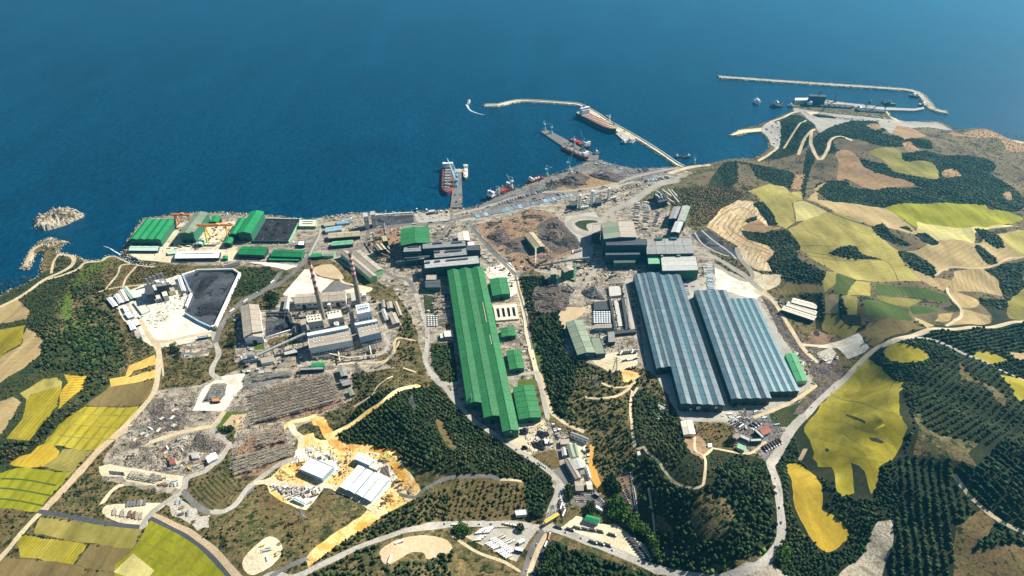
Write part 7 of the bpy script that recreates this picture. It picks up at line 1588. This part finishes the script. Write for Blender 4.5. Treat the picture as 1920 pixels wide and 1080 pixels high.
clutter('h', "1160,230 1480,210 1500,280 1400,290 1380,360 1160,370", 'in the pale yard behind the mill rows', dict(process_unit=8, crate_stack=16, pipe_stack=6, shipping_container=6))
clutter('h', "1640,600 1880,560 1960,700 1900,870 1700,690", 'on the white yard beside the square green hall', dict(crate_stack=8, pipe_stack=6, process_unit=3))
clutter('i', "20,130 90,200 220,150 260,330 60,330", 'beside the beige topped dark block', dict(process_unit=9, site_hut=3))
clutter('i', "880,400 980,380 1000,1000 900,1000 900,700", 'along the railway lane of the green halls', dict(crate_stack=14, site_hut=4, pipe_stack=8))
clutter('i', "1400,60 1800,60 1850,260 1440,260 1300,160", 'in the open bay yard below the converter shop', dict(process_unit=14, pipe_stack=8, shipping_container=8, crate_stack=10))
clutter('i', "1520,460 1800,300 1840,680 1560,690", 'between the trough racks', dict(process_unit=16, crate_stack=6, pipe_stack=6))
clutter('s', "250,500 560,560 740,560 1130,520 1100,640 780,620 500,640", 'on the ground under the crusher conveyors', dict(process_unit=22, crate_stack=10, pipe_stack=6))
clutter('m', "0,180 480,60 700,0 760,20 420,210 0,290", 'around the white column towers', dict(process_unit=24, site_hut=6, pipe_stack=8, shipping_container=4))
clutter('m', "560,160 880,110 880,420 620,440", 'among the billet piles', dict(crate_stack=12, pipe_stack=10, shipping_container=6))
clutter('m', "600,440 820,420 830,480 640,470", 'on the reddish strip behind the mill roof', dict(crate_stack=10, pipe_stack=4))
clutter('n', "440,130 640,10 640,180 600,200 480,190", 'right of the three-bay mill roof', dict(pipe_stack=6, crate_stack=5))
clutter('n', "650,1000 960,950 1080,1040 700,1050", 'on the apron below the blue halls', dict(shipping_container=6, crate_stack=5, pipe_stack=3))
clutter('q', "200,580 310,570 300,620 220,650", 'behind the cream-white sheds', dict(process_unit=7, shipping_container=4))
clutter('q', "400,930 640,1000 620,1060 420,1080", 'in the dirt yard right of the green annex', dict(shipping_container=6, excavator=3, crate_stack=8, process_unit=2))
clutter('o', "650,130 900,120 980,230 900,330 720,300 690,200", 'in the gate yard', dict(shipping_container=6, site_hut=3, crate_stack=6))
clutter('e', "900,950 1560,880 1620,990 940,1060", 'in front of the turbine halls', dict(process_unit=14, site_hut=4))
clutter('e', "560,580 1280,560 1260,600 900,620 600,640", 'behind the boiler houses', dict(process_unit=12, crate_stack=4))
clutter('e', "1400,380 1560,480 1560,560 1500,580 1440,500", 'right of the second chimney', dict(process_unit=7, site_hut=3))
clutter('e', "230,880 420,900 440,1060 230,1060", 'around the white office', dict(site_hut=4, crate_stack=6, shipping_container=3))
clutter('a', "1060,660 1420,650 1400,800 1180,860 1080,800", 'around the grinding plant', dict(process_unit=16, crate_stack=8, shipping_container=4), 30)
clutter('a', "1060,850 1300,900 1200,1040 1080,1000", 'on the white clinker yard', dict(crate_stack=6, excavator=1))
clutter('a', "880,860 1100,830 1060,1000 960,980", 'between the small white sheds', dict(site_hut=6, crate_stack=5), 30)
clutter('b', "1150,640 1400,600 1380,820 1180,860 1000,960 960,920", 'in the grey salvage field', dict(crate_stack=24, pipe_stack=12, shipping_container=3), 60)
clutter('c', "1160,140 1400,20 1420,160 1600,160 1560,260 1280,300 1240,240", 'in the recycling yard', dict(crate_stack=20, shipping_container=14, pipe_stack=6, excavator=2), 40)
clutter('c', "1190,350 1380,330 1350,420 1180,410", 'beside the cream switchyard pad', dict(crate_stack=12, shipping_container=8), 20)
clutter('c', "1240,540 1440,480 1500,600 1440,700", 'on the pale quarried slope', dict(crate_stack=8, shipping_container=3))
clutter('b', "1340,210 1580,130 1580,270 1380,290", 'in the small yard below the clinker yard', dict(crate_stack=14, shipping_container=4))
clutter('f', "250,100 820,90 820,150 260,200", 'in the strip behind the switchyards', dict(process_unit=6, crate_stack=10, site_hut=5), 5)
clutter('g', "440,340 870,370 750,510 560,440", 'in the white depot of the building site', dict(shipping_container=26, crate_stack=24, site_hut=8, pipe_stack=8), 30)
clutter('g', "640,230 880,300 1000,280 1100,130 980,110 860,100 780,20 700,60", 'on the orange ground of the building site', dict(crate_stack=20, pipe_stack=10, excavator=5, site_hut=4), 30)
clutter('g', "1320,60 1500,160 1620,380 1320,500 1280,480 1430,300", 'right of the four white halls', dict(crate_stack=10, excavator=3, pipe_stack=4))
clutter('g', "380,820 540,800 520,900 420,940", 'in the cream clearing at the bottom', dict(crate_stack=9, excavator=2, shipping_container=3))
clutter('j', "1190,440 1290,540 1300,600 1240,600", 'at the admin yard entrance', dict(crate_stack=6, site_hut=3))
clutter('j', "1400,590 1480,620 1480,780 1430,760", 'behind the admin barracks', dict(site_hut=4, crate_stack=6, shipping_container=4))
clutter('j', "760,520 1100,420 1160,600 980,690", 'in the yard below the rolling mill', dict(crate_stack=8, pipe_stack=4))
clutter('l', "1080,480 1180,460 1320,520 1340,600 1180,560", 'near the root of the middle pier', dict(crate_stack=10, site_hut=5, shipping_container=6, process_unit=4))
clutter('l', "1330,590 1640,550 1620,600 1280,680", 'along the haul road shelf', dict(crate_stack=10, pipe_stack=10))
clutter('l', "760,640 880,600 1050,520 1060,545 900,610 800,680", 'on the slanting quay', dict(crate_stack=12, process_unit=6))
clutter('l', "200,820 330,780 400,760 300,860", 'at the foot of the first pier', dict(crate_stack=8, site_hut=3, process_unit=3))
clutter('p', "560,262 1060,290 1100,340 700,300", 'on the far harbour ground', dict(crate_stack=22, shipping_container=16, site_hut=8, process_unit=8))
clutter('p', "520,186 1000,236 1240,246 1000,244", 'on the far outer quay', dict(crate_stack=14, shipping_container=6, process_unit=8))
clutter('p', "290,340 390,320 410,460 360,470", 'on the small point of the far shore', dict(crate_stack=12, site_hut=6, process_unit=6))
clutter('l', "180,700 238,700 242,780 165,780", 'on the deck of the first pier', dict(process_unit=4, crate_stack=5))
clutter('l', "950,340 1060,390 1150,445 1110,465 1000,420 930,375", 'on the deck of the middle pier', dict(process_unit=6, crate_stack=10))
clutter('l', "1100,140 1300,250 1410,325 1350,345 1260,262", 'on the quay beside the big ship', dict(crate_stack=8, process_unit=5))
clutter('h', "600,700 900,720 960,860 1000,1000 960,1040 780,800", 'on the slope below the mill court', dict(site_hut=5, process_unit=5))
clutter('i', "200,330 262,320 320,640 240,600 90,480", 'along the left flank of the rolling mill', dict(process_unit=16, site_hut=5, pipe_stack=4))
clutter('i', "1500,700 1640,680 1640,800 1540,830", 'right of the sage annex', dict(site_hut=4, shipping_container=3))
clutter('e', "220,560 260,900 230,900 200,600", 'in the strip left of the coal store', dict(site_hut=4, shipping_container=5), 70)
clutter('e', "600,900 800,860 860,1050 600,1060", 'below the inclined conveyor', dict(site_hut=5, process_unit=6))
clutter('h', "640,90 1000,60 1330,50 1330,110 1000,110 700,112", 'on the narrow shore strip behind the slate yard', dict(site_hut=8, shipping_container=8, process_unit=5), 5)
clutter('n', "1180,560 1280,820 1240,830 1130,600", 'on the verge right of the teal hall', dict(shipping_container=5, pipe_stack=4), 60)
# loose debris nobody could count
def debris(label, areas):
    V = []; Fq = []
    for cr, s, n, hi in areas:
        P = scatter_pts(cr, s, n); P = P[free(P)&~onroad(P)]; z = T(P)
        for (x, y), h in zip(P, z):
            a = rng.uniform(0, math.pi); ca, sa = math.cos(a), math.sin(a); l, w, t = rng.uniform(.5, 1)**2*3.2, rng.uniform(.4, 1.2), rng.uniform(.2, hi*.7); k = len(V)
            for e in (0, t):
                for i_, j_ in ((-1, -1), (1, -1), (1, 1), (-1, 1)): V.append((x+ca*l*i_/2-sa*w*j_/2, y+sa*l*i_/2+ca*w*j_/2, h+e-.03))
            Fq += [(k+4, k+5, k+6, k+7), (k, k+1, k+5, k+4), (k+1, k+2, k+6, k+5), (k+2, k+3, k+7, k+6), (k+3, k, k+4, k+7)]
    m, nt, b = _new('debris'); g = nt.nodes.new('ShaderNodeNewGeometry'); r = ramp(nt, [(.03, .03, .03), (.10, .07, .05), (.25, .2, .15), (.09, .1, .11), (.36, .33, .28), (.12, .08, .055), (.2, .19, .17), (.06, .05, .045)], 0, 1); r.color_ramp.interpolation = 'CONSTANT'
    nt.links.new(g.outputs['Random Per Island'], r.inputs[0]); nt.links.new(r.outputs[0], b.inputs['Base Color']); b.inputs['Roughness'].default_value = .9
    tag(put('yard_debris', fast_mesh('yard_debris', V, Fq, m)), label, 'debris', None, 'stuff')
debris('loose scrap, offcuts and small gear strewn over the works yards', [('d', "100,470 560,240 1130,210 1900,215 1880,480 1760,600 530,620", 700, 1.5), ('h', "0,160 700,100 1330,60 1500,160 1900,560 1990,850 1640,860 1080,850 700,640 560,430 130,440", 1500, 2.5),
 ('s', "60,205 560,60 740,80 1060,400 560,650", 1500, 1.6), ('i', "20,130 270,120 340,700 60,660", 350, 2.5), ('i', "1020,260 1300,260 1300,480 1040,480", 500, 1.8), ('i', "640,380 1000,380 1000,1000 900,1000 700,600", 300, 1.8), ('i', "1400,40 1860,60 1900,840 1520,860 1440,400", 1000, 2.2),
 ('e', "220,600 1280,560 1750,600 1790,720 1650,980 1250,1070 200,1060", 1100, 2), ('b', "1150,620 1500,520 1440,680 1480,740 900,1000 800,1060", 700, 1.2), ('c', "860,240 1500,-20 1690,90 1560,280 1260,310", 800, 1.6), ('g', "380,310 640,120 760,20 1260,60 1660,400 1300,560 860,370 740,500", 1000, 1.4),
 ('m', "0,180 480,60 700,0 960,0 560,160 880,110 860,420 600,450 560,300 420,210 0,290", 900, 2), ('l', "250,860 600,640 1090,490 1160,460 1500,540 1640,580 1200,700", 1300, 1.5), ('f', "190,390 1100,195 1230,490 700,690 760,980 200,1190 180,900", 1500, 1.2), ('a', "820,800 1440,640 1440,800 1260,960 1000,1020", 500, 2), ('j', "880,400 1300,440 1500,700 1500,900 1380,900 1200,620 980,700", 500, 1.6), ('o', "640,120 980,110 1000,300 880,400 690,300", 400, 1.5), ('p', "500,240 1060,260 1400,340 700,320", 500, 2.5), ('n', "930,230 1260,560 1440,640 1290,800 1080,520", 500, 1.4)])
# ---------------------------------------------------------------- trees
def leafmat(name, cols, var=.5):
    m, nt, b = _new(name); g = nt.nodes.new('ShaderNodeNewGeometry'); L = nt.links
    n = noise(nt, g.outputs['Position'], .012, 4, .6); r = ramp(nt, cols, .3, .7); L.new(n.outputs[0], r.inputs[0])
    k = maprange(nt, g.outputs['Random Per Island'], 0, 1, 1-var, 1+var*1.6); hs = nt.nodes.new('ShaderNodeVectorMath'); hs.operation = 'SCALE'; L.new(r.outputs[0], hs.inputs[0]); L.new(k, hs.inputs[3])
    f = noise(nt, g.outputs['Position'], 1.1, 3, .7); k2 = maprange(nt, f.outputs[0], .3, .7, .6, 1.4); h2 = nt.nodes.new('ShaderNodeVectorMath'); h2.operation = 'SCALE'; L.new(hs.outputs[0], h2.inputs[0]); L.new(k2, h2.inputs[3])
    L.new(h2.outputs[0], b.inputs['Base Color']); b.inputs['Roughness'].default_value = .9; b.inputs['Specular IOR Level'].default_value = .1; MATS[name] = m; return m
leafmat('leaf_dark', [(.012, .030, .012), (.024, .045, .015), (.05, .062, .022)]); leafmat('leaf_mid', [(.022, .045, .014), (.04, .065, .018), (.055, .07, .02)]); leafmat('leaf_bright', [(.04, .09, .012), (.06, .12, .016), (.08, .13, .03)]); leafmat('leaf_olive', [(.045, .05, .018), (.07, .07, .026), (.09, .08, .035)])
leafmat('leaf_scrub', [(.02, .03, .01), (.045, .05, .018), (.07, .06, .025), (.11, .085, .04)], .5); smat('bark', (.07, .05, .035), .2, 1, .9)
ico = bmesh.new(); bmesh.ops.create_icosphere(ico, subdivisions=1, radius=1); IV = np.array([v.co[:] for v in ico.verts]); IF = np.array([[v.index for v in f.verts] for f in ico.faces]); ico.free()
ic1 = bmesh.new(); bmesh.ops.create_icosphere(ic1, subdivisions=2, radius=1); IV2 = np.array([v.co[:] for v in ic1.verts]); IF2 = np.array([[v.index for v in f.verts] for f in ic1.faces]); ic1.free()
def crowns(name, P, r, hgt, mat, label, kind='woods', hi=False):
    n = len(P)
    if not n: return
    iv, fi = (IV2, IF2) if hi else (IV, IF)
    k = len(iv); z = T(P); j = rng.uniform(-.42, .34, (n, k, 1)); s = np.stack([r, r, hgt*.5], 1)[:, None]; top = iv[None]*(1+j)*s
    V = top+np.column_stack([P, z+hgt*.42])[:, None]; Fq = (fi[None]+(np.arange(n)*k)[:, None, None]).reshape(-1, 3)
    tag(put(name, fast_mesh(name, V.reshape(-1, 3), Fq, MATS[mat])), label, kind, None, 'stuff')
def bare(P):
    """not on fields, yards, roads or roofs"""
    P = np.asarray(P); own = np.full(len(P), 'scrub_', dtype=object)
    for p in PATCH:
        if p[3]: continue
        lo, hi = p[2].min(0), p[2].max(0); s = np.where(((P >= lo) & (P <= hi)).all(1))[0]
        if len(s): own[s[inside(P[s], p[2])]] = p[0]
    return ~onroad(P) & free(P), own
def wood(cr, s, sp, r, h, mat, label, rows=None, dens=1, only=None, name='woodland', jit=.35, hi=False, flatd=False):
    if name == 'scrub': sp *= .52; r *= .78; h *= .8
    if name == 'woodland': sp *= .86; r *= .82; h *= .85
    q = np.array(ground(C(cr, s)))[:, :2]; lo, hi2 = q.min(0), q.max(0)
    if rows is None:
        gx, gy = np.meshgrid(np.arange(lo[0], hi2[0], sp), np.arange(lo[1], hi2[1], sp)); P = np.column_stack([gx.ravel(), gy.ravel()]); P += rng.uniform(-sp*.5, sp*.5, P.shape)
    else:
        a, rs, curve = rows; a = a if isinstance(a, (int, float)) else math.degrees(yaw(W2(cr, a[0], a[1]), W2(cr, a[2], a[3]))); c = q.mean(0); R_ = np.linalg.norm(hi2-lo); u, v = np.meshgrid(np.arange(-R_, R_, sp), np.arange(-R_, R_, rs)); u = u.ravel()+rng.uniform(-sp*jit, sp*jit, u.size); v = v.ravel()+rng.normal(0, rs*.06, v.size)
        v = v+curve*u*u/R_+np.sin(u*.018)*6; ca, sa = math.cos(math.radians(a)), math.sin(math.radians(a)); P = np.column_stack([c[0]+u*ca-v*sa, c[1]+u*sa+v*ca])
    P = P[inside(P, q)]
    if dens < 1: P = P[rng.random(len(P)) < dens]
    ok, own = bare(P)
    bad = ('farm_field', 'works_yard', 'stockyard', 'field_road', 'building_site', 'canal', 'haul_track', 'rocky_slope', 'substation_pad', 'substation_ground', 'asphalt_square', 'vehicle_park', 'clinker_yard', 'hill_clearing', 'bare_soil', 'dump_ground', 'playing_field', 'steel_yard', 'slag_tip')
    ok &= np.array([(o not in bad) if only is None else (o in only) for o in own], bool); P = P[ok]
    nz = np.sin(P[:, 0]*.043+P[:, 1]*.021)+np.sin(P[:, 1]*.057-P[:, 0]*.018+2)+np.sin(P[:, 0]*.13+P[:, 1]*.11)*.6 if len(P) else 0
    if len(P) and name == 'woodland' and not flatd: P = P[rng.random(len(P)) < np.clip(1.25-.38*nz, .25, 1)]
    if P.size and only is None:
        P = P[(seg_dist(P, SHORE[::4]) > 5)]
    if name == 'woodland' and rows is None and only is None and len(P) > 60:
        pick = rng.random(len(P)) < .3; Q = P[pick]+rng.uniform(-2, 2, (pick.sum(), 2)); P = P[~pick]
        crowns('undergrowth', Q, r*.7*np.exp(rng.normal(0, .3, len(Q))), h*.55*np.exp(rng.normal(0, .3, len(Q))), 'leaf_olive', ' '.join(('olive undergrowth in the '+label).split()[:16]))
    rr = r*np.exp(rng.normal(-.04, .26, len(P))); hh = h*np.exp(rng.normal(-.04, .25, len(P))); crowns(name, P, rr, hh, mat, label, hi=hi); return P
# individual trees near roads and yards, biggest in view
def tree_proto(label, mat, r, h, seed):
    g = np.random.default_rng(seed); cr = MB(); n = 46
    for i in range(n):
        a = g.uniform(0, 2*math.pi); u = g.uniform(-.7, 1); q = math.sqrt(max(0, 1-u*u))*g.uniform(.55, 1.05); c = Vector((r*q*math.cos(a), r*q*math.sin(a), h*.62+u*h*.34)); s = r*g.uniform(.22, .42)
        v = [c+Vector(g.normal(0, 1, 3)).normalized()*s for _ in range(5)]; cr.add(v, [(0, 1, 2), (0, 2, 3), (0, 3, 4), (1, 2, 3), (1, 3, 4), (1, 4, 2)])
    tr = MB(); tr.cyl((0, 0, -1), r*.13, h*.6, 6, r*.05)
    for i in range(4): a = i*1.6+g.uniform(0, 1); tr.bar((0, 0, h*.35), (r*.6*math.cos(a), r*.6*math.sin(a), h*.65), r*.06)
    rt = thing('broadleaf_tree', label, 'tree', (0, 0, 0)); me = bpy.data.meshes.new('crown'); me.from_pydata(cr.v, [], cr.f); me.materials.append(MATS[mat]); put('crown', me, rt); tr.build('trunk', MATS['bark'], rt); return rt
def trees(cr, s, n, mat, r, h, where, line=False):
    protos = [tree_proto('broadleaf tree '+where, mat, r*f, h*f, i*7+n) for i, f in enumerate((1, .8, 1.15))]
    if line: c = smooth(ground(C(cr, s))[:, :2], False, 8); c = densify(c, 4, False); P = c[np.linspace(0, len(c)-1, n).astype(int)]+rng.normal(0, 2, (n, 2))
    else: P = scatter_pts(cr, s, n*3)
    P = P[free(P) & ~onroad(P)][:n]; z = T(P)
    obs = []
    for i, ((x, y), h_) in enumerate(zip(P, z)):
        if i < 3: o = protos[i]; o.location = (x, y, h_)
        else: o = copy_tree(protos[i % 3], (x, y, h_), rng.uniform(0, 6))
        o['group'] = 'trees '+where; o.scale = [rng.uniform(.75, 1.25)]*3; obs.append(o)
    number_off(obs)
    for q in protos[len(P):]:
        for k_ in list(q.children): bpy.data.objects.remove(k_)
        bpy.data.objects.remove(q)
trees('k', "1420,230 1500,150 1540,220 1560,290 1500,300", 20, 'leaf_dark', 5, 9, 'between the orange canal and the staff car park')
trees('k', "1440,440 1540,360 1660,500 1600,560 1480,500", 34, 'leaf_bright', 5, 9, 'in the bright green belt below the staff car park')
trees('k', "1560,480 1680,500 1800,620 1880,760 1900,860 1840,800 1700,640", 40, 'leaf_bright', 5, 9, 'in the green belt right of the truck park')
trees('k', "1290,410 1360,400 1400,460 1300,480", 14, 'leaf_mid', 4.5, 8, 'behind the green gabled building')
trees('k', "1120,260 1160,280 1140,400 1110,380", 12, 'leaf_mid', 4, 8, 'between the main road and the small car park')
trees('k', "700,575 760,565 780,600 720,625", 4, 'leaf_dark', 4, 7, 'alone in the bus yard')
trees('k', "140,600 240,590 280,670 180,680", 14, 'leaf_bright', 4, 8, 'at the left tip of the bus yard')
trees('k', "780,460 900,400 930,470 820,510", 16, 'leaf_dark', 4, 8, 'beside the white box building')
trees('k', "890,830 990,780 1000,1000 880,1000", 30, 'leaf_mid', 5, 9, 'right of the divided highway')
trees('e', "490,400 620,370 620,540 540,560", 22, 'leaf_mid', 4.5, 8, 'above the beige coal store')
trees('e', "160,780 220,780 210,900 150,920", 10, 'leaf_dark', 4, 7, 'left of the beige coal store')
trees('b', "1280,180 1340,190 1350,290 1290,290", 12, 'leaf_dark', 4, 7, 'in the dark hedge of the small yard')
trees('b', "1650,810 1750,810 1740,840 1650,835", 9, 'leaf_dark', 3.5, 6, 'along the lower side of the playing field')
trees('o', "930,880 990,840 1000,980 940,1000", 16, 'leaf_bright', 4.5, 8, 'outside the bottom bend of the curving road')
trees('o', "620,250 690,290 660,320 620,300", 8, 'leaf_dark', 4, 7, 'beside the tiny white hut')
# woods as masses
PL = dict(r=2.9, h=8)
PK = dict(only=('woodland_floor',), flatd=True)
wood('r', "0,400 110,440 190,620 80,640 90,760 150,880 260,985 340,950 370,880 260,780 200,640 380,740 460,740 500,600 560,560 580,830 500,1090 300,1200 -60,1200 -20,1000 60,900", 4.6, 2.3, 3.6, 'leaf_dark', 'low dark natural wood wrapped around the two yellow fields', only=('woodland_floor',))
wood('r', "450,60 580,30 700,20 840,90 700,190 640,370 650,450 600,560 580,560 640,430 590,260 500,140", 4.6, 2.4, 3.8, 'leaf_dark', 'low dark wood above and beside the large yellow field', only=('woodland_floor',))
wood('r', "690,190 840,95 1250,160 1300,520 1000,505 760,460 700,430 650,360", 3.6, 2.5, 5, 'leaf_dark', 'dense plantation rows on the upper right hillside', rows=((700, 420, 900, 300), 8.6, .25), **PK)
wood('r', "560,560 640,550 830,570 820,640 930,760 830,850 790,1300 500,1300 560,830", 3.6, 2.5, 5, 'leaf_dark', 'dense vertical plantation rows at the lower right', rows=((690, 620, 700, 1060), 8.6, .12), **PK)
wood('r', "830,572 920,600 1000,505 1300,500 1300,980 1010,830 900,740 820,635", 3.6, 2.5, 5, 'leaf_dark', 'dense plantation rows above the diagonal dirt track', rows=((860, 590, 1040, 800), 8.6, -.2), **PK)
wood('r', "600,36 700,-5 1500,-40 1500,90 1180,230 1000,170 860,100 780,55", 3.8, 2.6, 5, 'leaf_dark', 'plantation rows along the pale road at the right edge', rows=((800, 40, 1100, 20), 8.6, .1), **PK)
wood('r', "830,840 940,770 1300,1000 1300,1300 800,1300", 6, 2.8, 6, 'leaf_dark', 'scattered dark trees around the brown clearing at the right corner', only=('woodland_floor',), dens=.8)
wood('z', "1900,560 2300,520 2300,1500 1920,1500", 6, 2.8, 6, 'leaf_dark', 'dark wood continuing along the right hillside', only=('woodland_floor',))
wood('o', "170,30 400,200 470,260 300,560 180,340", 5.6, 2.7, 7, 'leaf_dark', 'dark planted rows below the fanned beams', rows=(95, 7, .3), only=('woodland_floor',))
wood('o', "60,330 240,400 330,520 560,550 700,330 920,420 960,800 800,1010 500,1060 220,970 110,800 160,560", 6.2, 3.1, 8, 'leaf_dark', 'mixed dark wood inside the bottom right road loop', only=('woodland_floor',), dens=.88)
wood('o', "560,420 800,420 860,900 700,1020 560,900 740,700", 6, 2.8, 7, 'leaf_mid', 'lighter bushes in the right part of the road loop wood', dens=.4)
wood('o', "180,950 420,1050 700,1040 900,900 940,960 700,1060 400,1080 180,1000", 4.6, 3, 7, 'leaf_bright', 'bright green belt following the bottom road bend', dens=.55)
wood('z', "820,720 900,800 1045,890 1035,960 990,970 800,880 640,850 620,810 700,740", 5.4, 2.8, 6.5, 'leaf_dark', 'dense dark pine slope left of the works entrance road', rows=(-38, 6.2, .2), only=('woodland_floor',))
wood('z', "975,520 1060,520 1060,660 1200,740 1200,870 1100,820 1040,780 1000,640", 5.8, 2.9, 7.5, 'leaf_dark', 'dark tree belt between the green mill and the sage hall', only=('woodland_floor',), dens=.9)
wood('i', "960,560 1090,540 1290,860 1340,1000 1120,1000", 5.2, 2.8, 7, 'leaf_dark', 'planted rows in the shade left of the sage hall', rows=(-66, 9, 0))
wood('z', "1080,690 1200,680 1270,770 1180,900 1110,880 1060,800", 6.5, 2.8, 6, 'leaf_mid', 'bushy trees around the curved dirt tracks', dens=.6)
wood('z', "1010,1010 1230,1080 1330,1100 1330,1300 960,1300", 6, 3.1, 8, 'leaf_dark', 'dark wood below the crossroads', only=('woodland_floor',))
wood('k', "0,240 60,170 400,150 740,190 770,420 650,490 250,520 0,540 -120,400", 5.8, 2.3, 4.5, 'leaf_olive', 'young speckled plantation left of the crossroads', rows=(70, 7, .1), dens=.8)
wood('a', "540,700 760,700 940,900 900,1000 900,1350 620,1300 480,1100 560,900", 7, 3.6, 7.5, 'leaf_dark', 'dark wooded ravine left of the white plant yard', dens=.85)
wood('b', "480,0 960,60 940,340 800,480 640,640 300,920 0,1090 -200,1090 0,920 230,905 400,700 640,620 560,400 280,360 300,100", 6.8, 3.4, 7, 'leaf_dark', 'dark wooded stream valley between the yellow fields', dens=.85)
wood('a', "380,640 440,470 540,500 620,600 480,800 440,960 220,940 150,800", 5, 2, 3.5, 'leaf_dark', 'dark thicket on the left coastal slope', dens=.7)
wood('a', "200,960 500,960 560,1080 300,1100", 5.6, 2.6, 5, 'leaf_dark', 'dark thicket left of the bright clearing')
wood('a', "640,560 900,500 880,560 760,720 560,800", 5.5, 2.2, 4, 'leaf_olive', 'olive thicket above the wooded ravine', dens=.6)
wood('a', "945,700 1035,555 1360,560 1310,640 1100,690", 6.5, 1.9, 3.2, 'leaf_dark', 'orchard of small round trees in rows above the plant', rows=(4, 8.5, 0), name='orchard', jit=.1)
wood('b', "950,100 1060,60 1110,150 960,200", 5.5, 1.8, 3, 'leaf_dark', 'small orchard of round trees beside the plant road', rows=(4, 8, 0), name='orchard', jit=.1)
wood('d', "1120,680 1440,660 1560,740 1400,900 1060,960 1160,740", 5, 2.2, 4, 'leaf_dark', 'dark thicket between the slate stockyard and the works road', dens=.8)
wood('e', "1600,760 1790,560 1900,520 1920,1080 1680,1000", 6, 2.8, 6, 'leaf_mid', 'bushy green slope right of the power station', dens=.7)
wood('f', "1280,130 1540,110 1540,300 1380,520 1320,400", 6, 2.8, 6, 'leaf_dark', 'dark grove right of the control buildings', dens=.8)
wood('f', "1200,760 1920,370 1920,1080 1800,920 1250,900", 5.2, 2.5, 5.5, 'leaf_dark', 'dark pine slope above the orange building site', dens=.9)
wood('j', "130,140 520,420 700,560 400,560 200,500 0,300 0,100", 5.6, 2.5, 5, 'leaf_dark', 'dark scrub trees left of the works road', dens=.7)
wood('i', "130,750 320,740 360,1080 180,1080 130,900", 6, 2.6, 5, 'leaf_mid', 'trees on the lawn left of the rolling mill', dens=.75, only=('lawn',))
wood('g', "560,1000 900,860 1200,700 1400,560 1640,440 1920,400 1920,620 1500,700 1100,850 700,1000", 5.6, 2.8, 6, 'leaf_dark', 'dark wood between the orange track and the access road', dens=.9)
wood('g', "560,1067 900,980 1300,780 1340,900 1300,1000 1700,950 1920,850 1920,1200 700,1200", 5.8, 2.8, 6, 'leaf_dark', 'dark wood around the bare sand patch at the bottom', dens=.85)
wood('g', "0,620 380,560 760,560 860,820 740,930 540,980 540,780 420,740 300,830 100,860", 7, 1.9, 3, 'leaf_scrub', 'scattered bushes on the brown meadow below the building site', dens=.5)
wood('z', "-300,560 60,515 260,500 460,520 700,640 780,700 900,800 700,880 560,900 400,960 400,1080 -300,1080", 8, 1.7, 2.8, 'leaf_scrub', 'scattered scrub bushes over the left hillsides', dens=.42, name='scrub')
wood('z', "1060,560 1340,440 1340,330 1480,360 1480,520 1340,560 1240,700 1460,860 1400,1060 1180,1060 1060,800", 8, 1.8, 2.8, 'leaf_scrub', 'scattered scrub bushes over the central slopes', dens=.4, name='scrub')
wood('m', "920,60 1200,30 1480,80 1560,110 1340,250 1200,380 1040,400 900,200", 6, 1.8, 2.8, 'leaf_scrub', 'thick scrub on the slope above the narrow grey roofs', dens=.6, name='scrub')
wood('z', "1340,310 1500,205 1800,230 2300,330 2300,600 1440,600 1440,480", 6.2, 3.2, 2.6, 'leaf_dark', 'dark copses and thickets on the far headland', only=('copse_ground',), dens=.95, flatd=True)
wood('z', "1340,310 1500,205 1800,230 2300,330 2300,600 1440,600 1440,480", 13, 1.8, 2.4, 'leaf_scrub', 'isolated bushes on the far headland slopes', only=('headland', 'hillside'), dens=.3, name='scrub')
wood('q', "530,700 800,600 1140,640 1240,790 880,920 740,860", 8, 2.4, 4, 'leaf_dark', 'hedges and trees among the small fields', dens=.3)
# ---------------------------------------------------------------- haze: one closed box of thin air round the whole place
hb = MB(); hb.add([(x, y, z) for z in (-4, 735) for x, y in ((-30000, -2500), (30000, -2500), (30000, 30000), (-30000, 30000))], [(3, 2, 1, 0), (4, 5, 6, 7), (0, 1, 5, 4), (1, 2, 6, 5), (2, 3, 7, 6), (3, 0, 4, 7)])
hm = bpy.data.materials.new('haze_air'); hm.use_nodes = True; nt = hm.node_tree; nt.nodes.clear(); vo = nt.nodes.new('ShaderNodeVolumePrincipled'); ou = nt.nodes.new('ShaderNodeOutputMaterial'); nt.links.new(vo.outputs[0], ou.inputs['Volume'])
vo.inputs['Color'].default_value = (.08, .62, 1, 1); vo.inputs['Density'].default_value = HAZE; vo.inputs['Anisotropy'].default_value = .45
ho = hb.build('haze', hm); tag(ho, None, None, None, 'stuff')
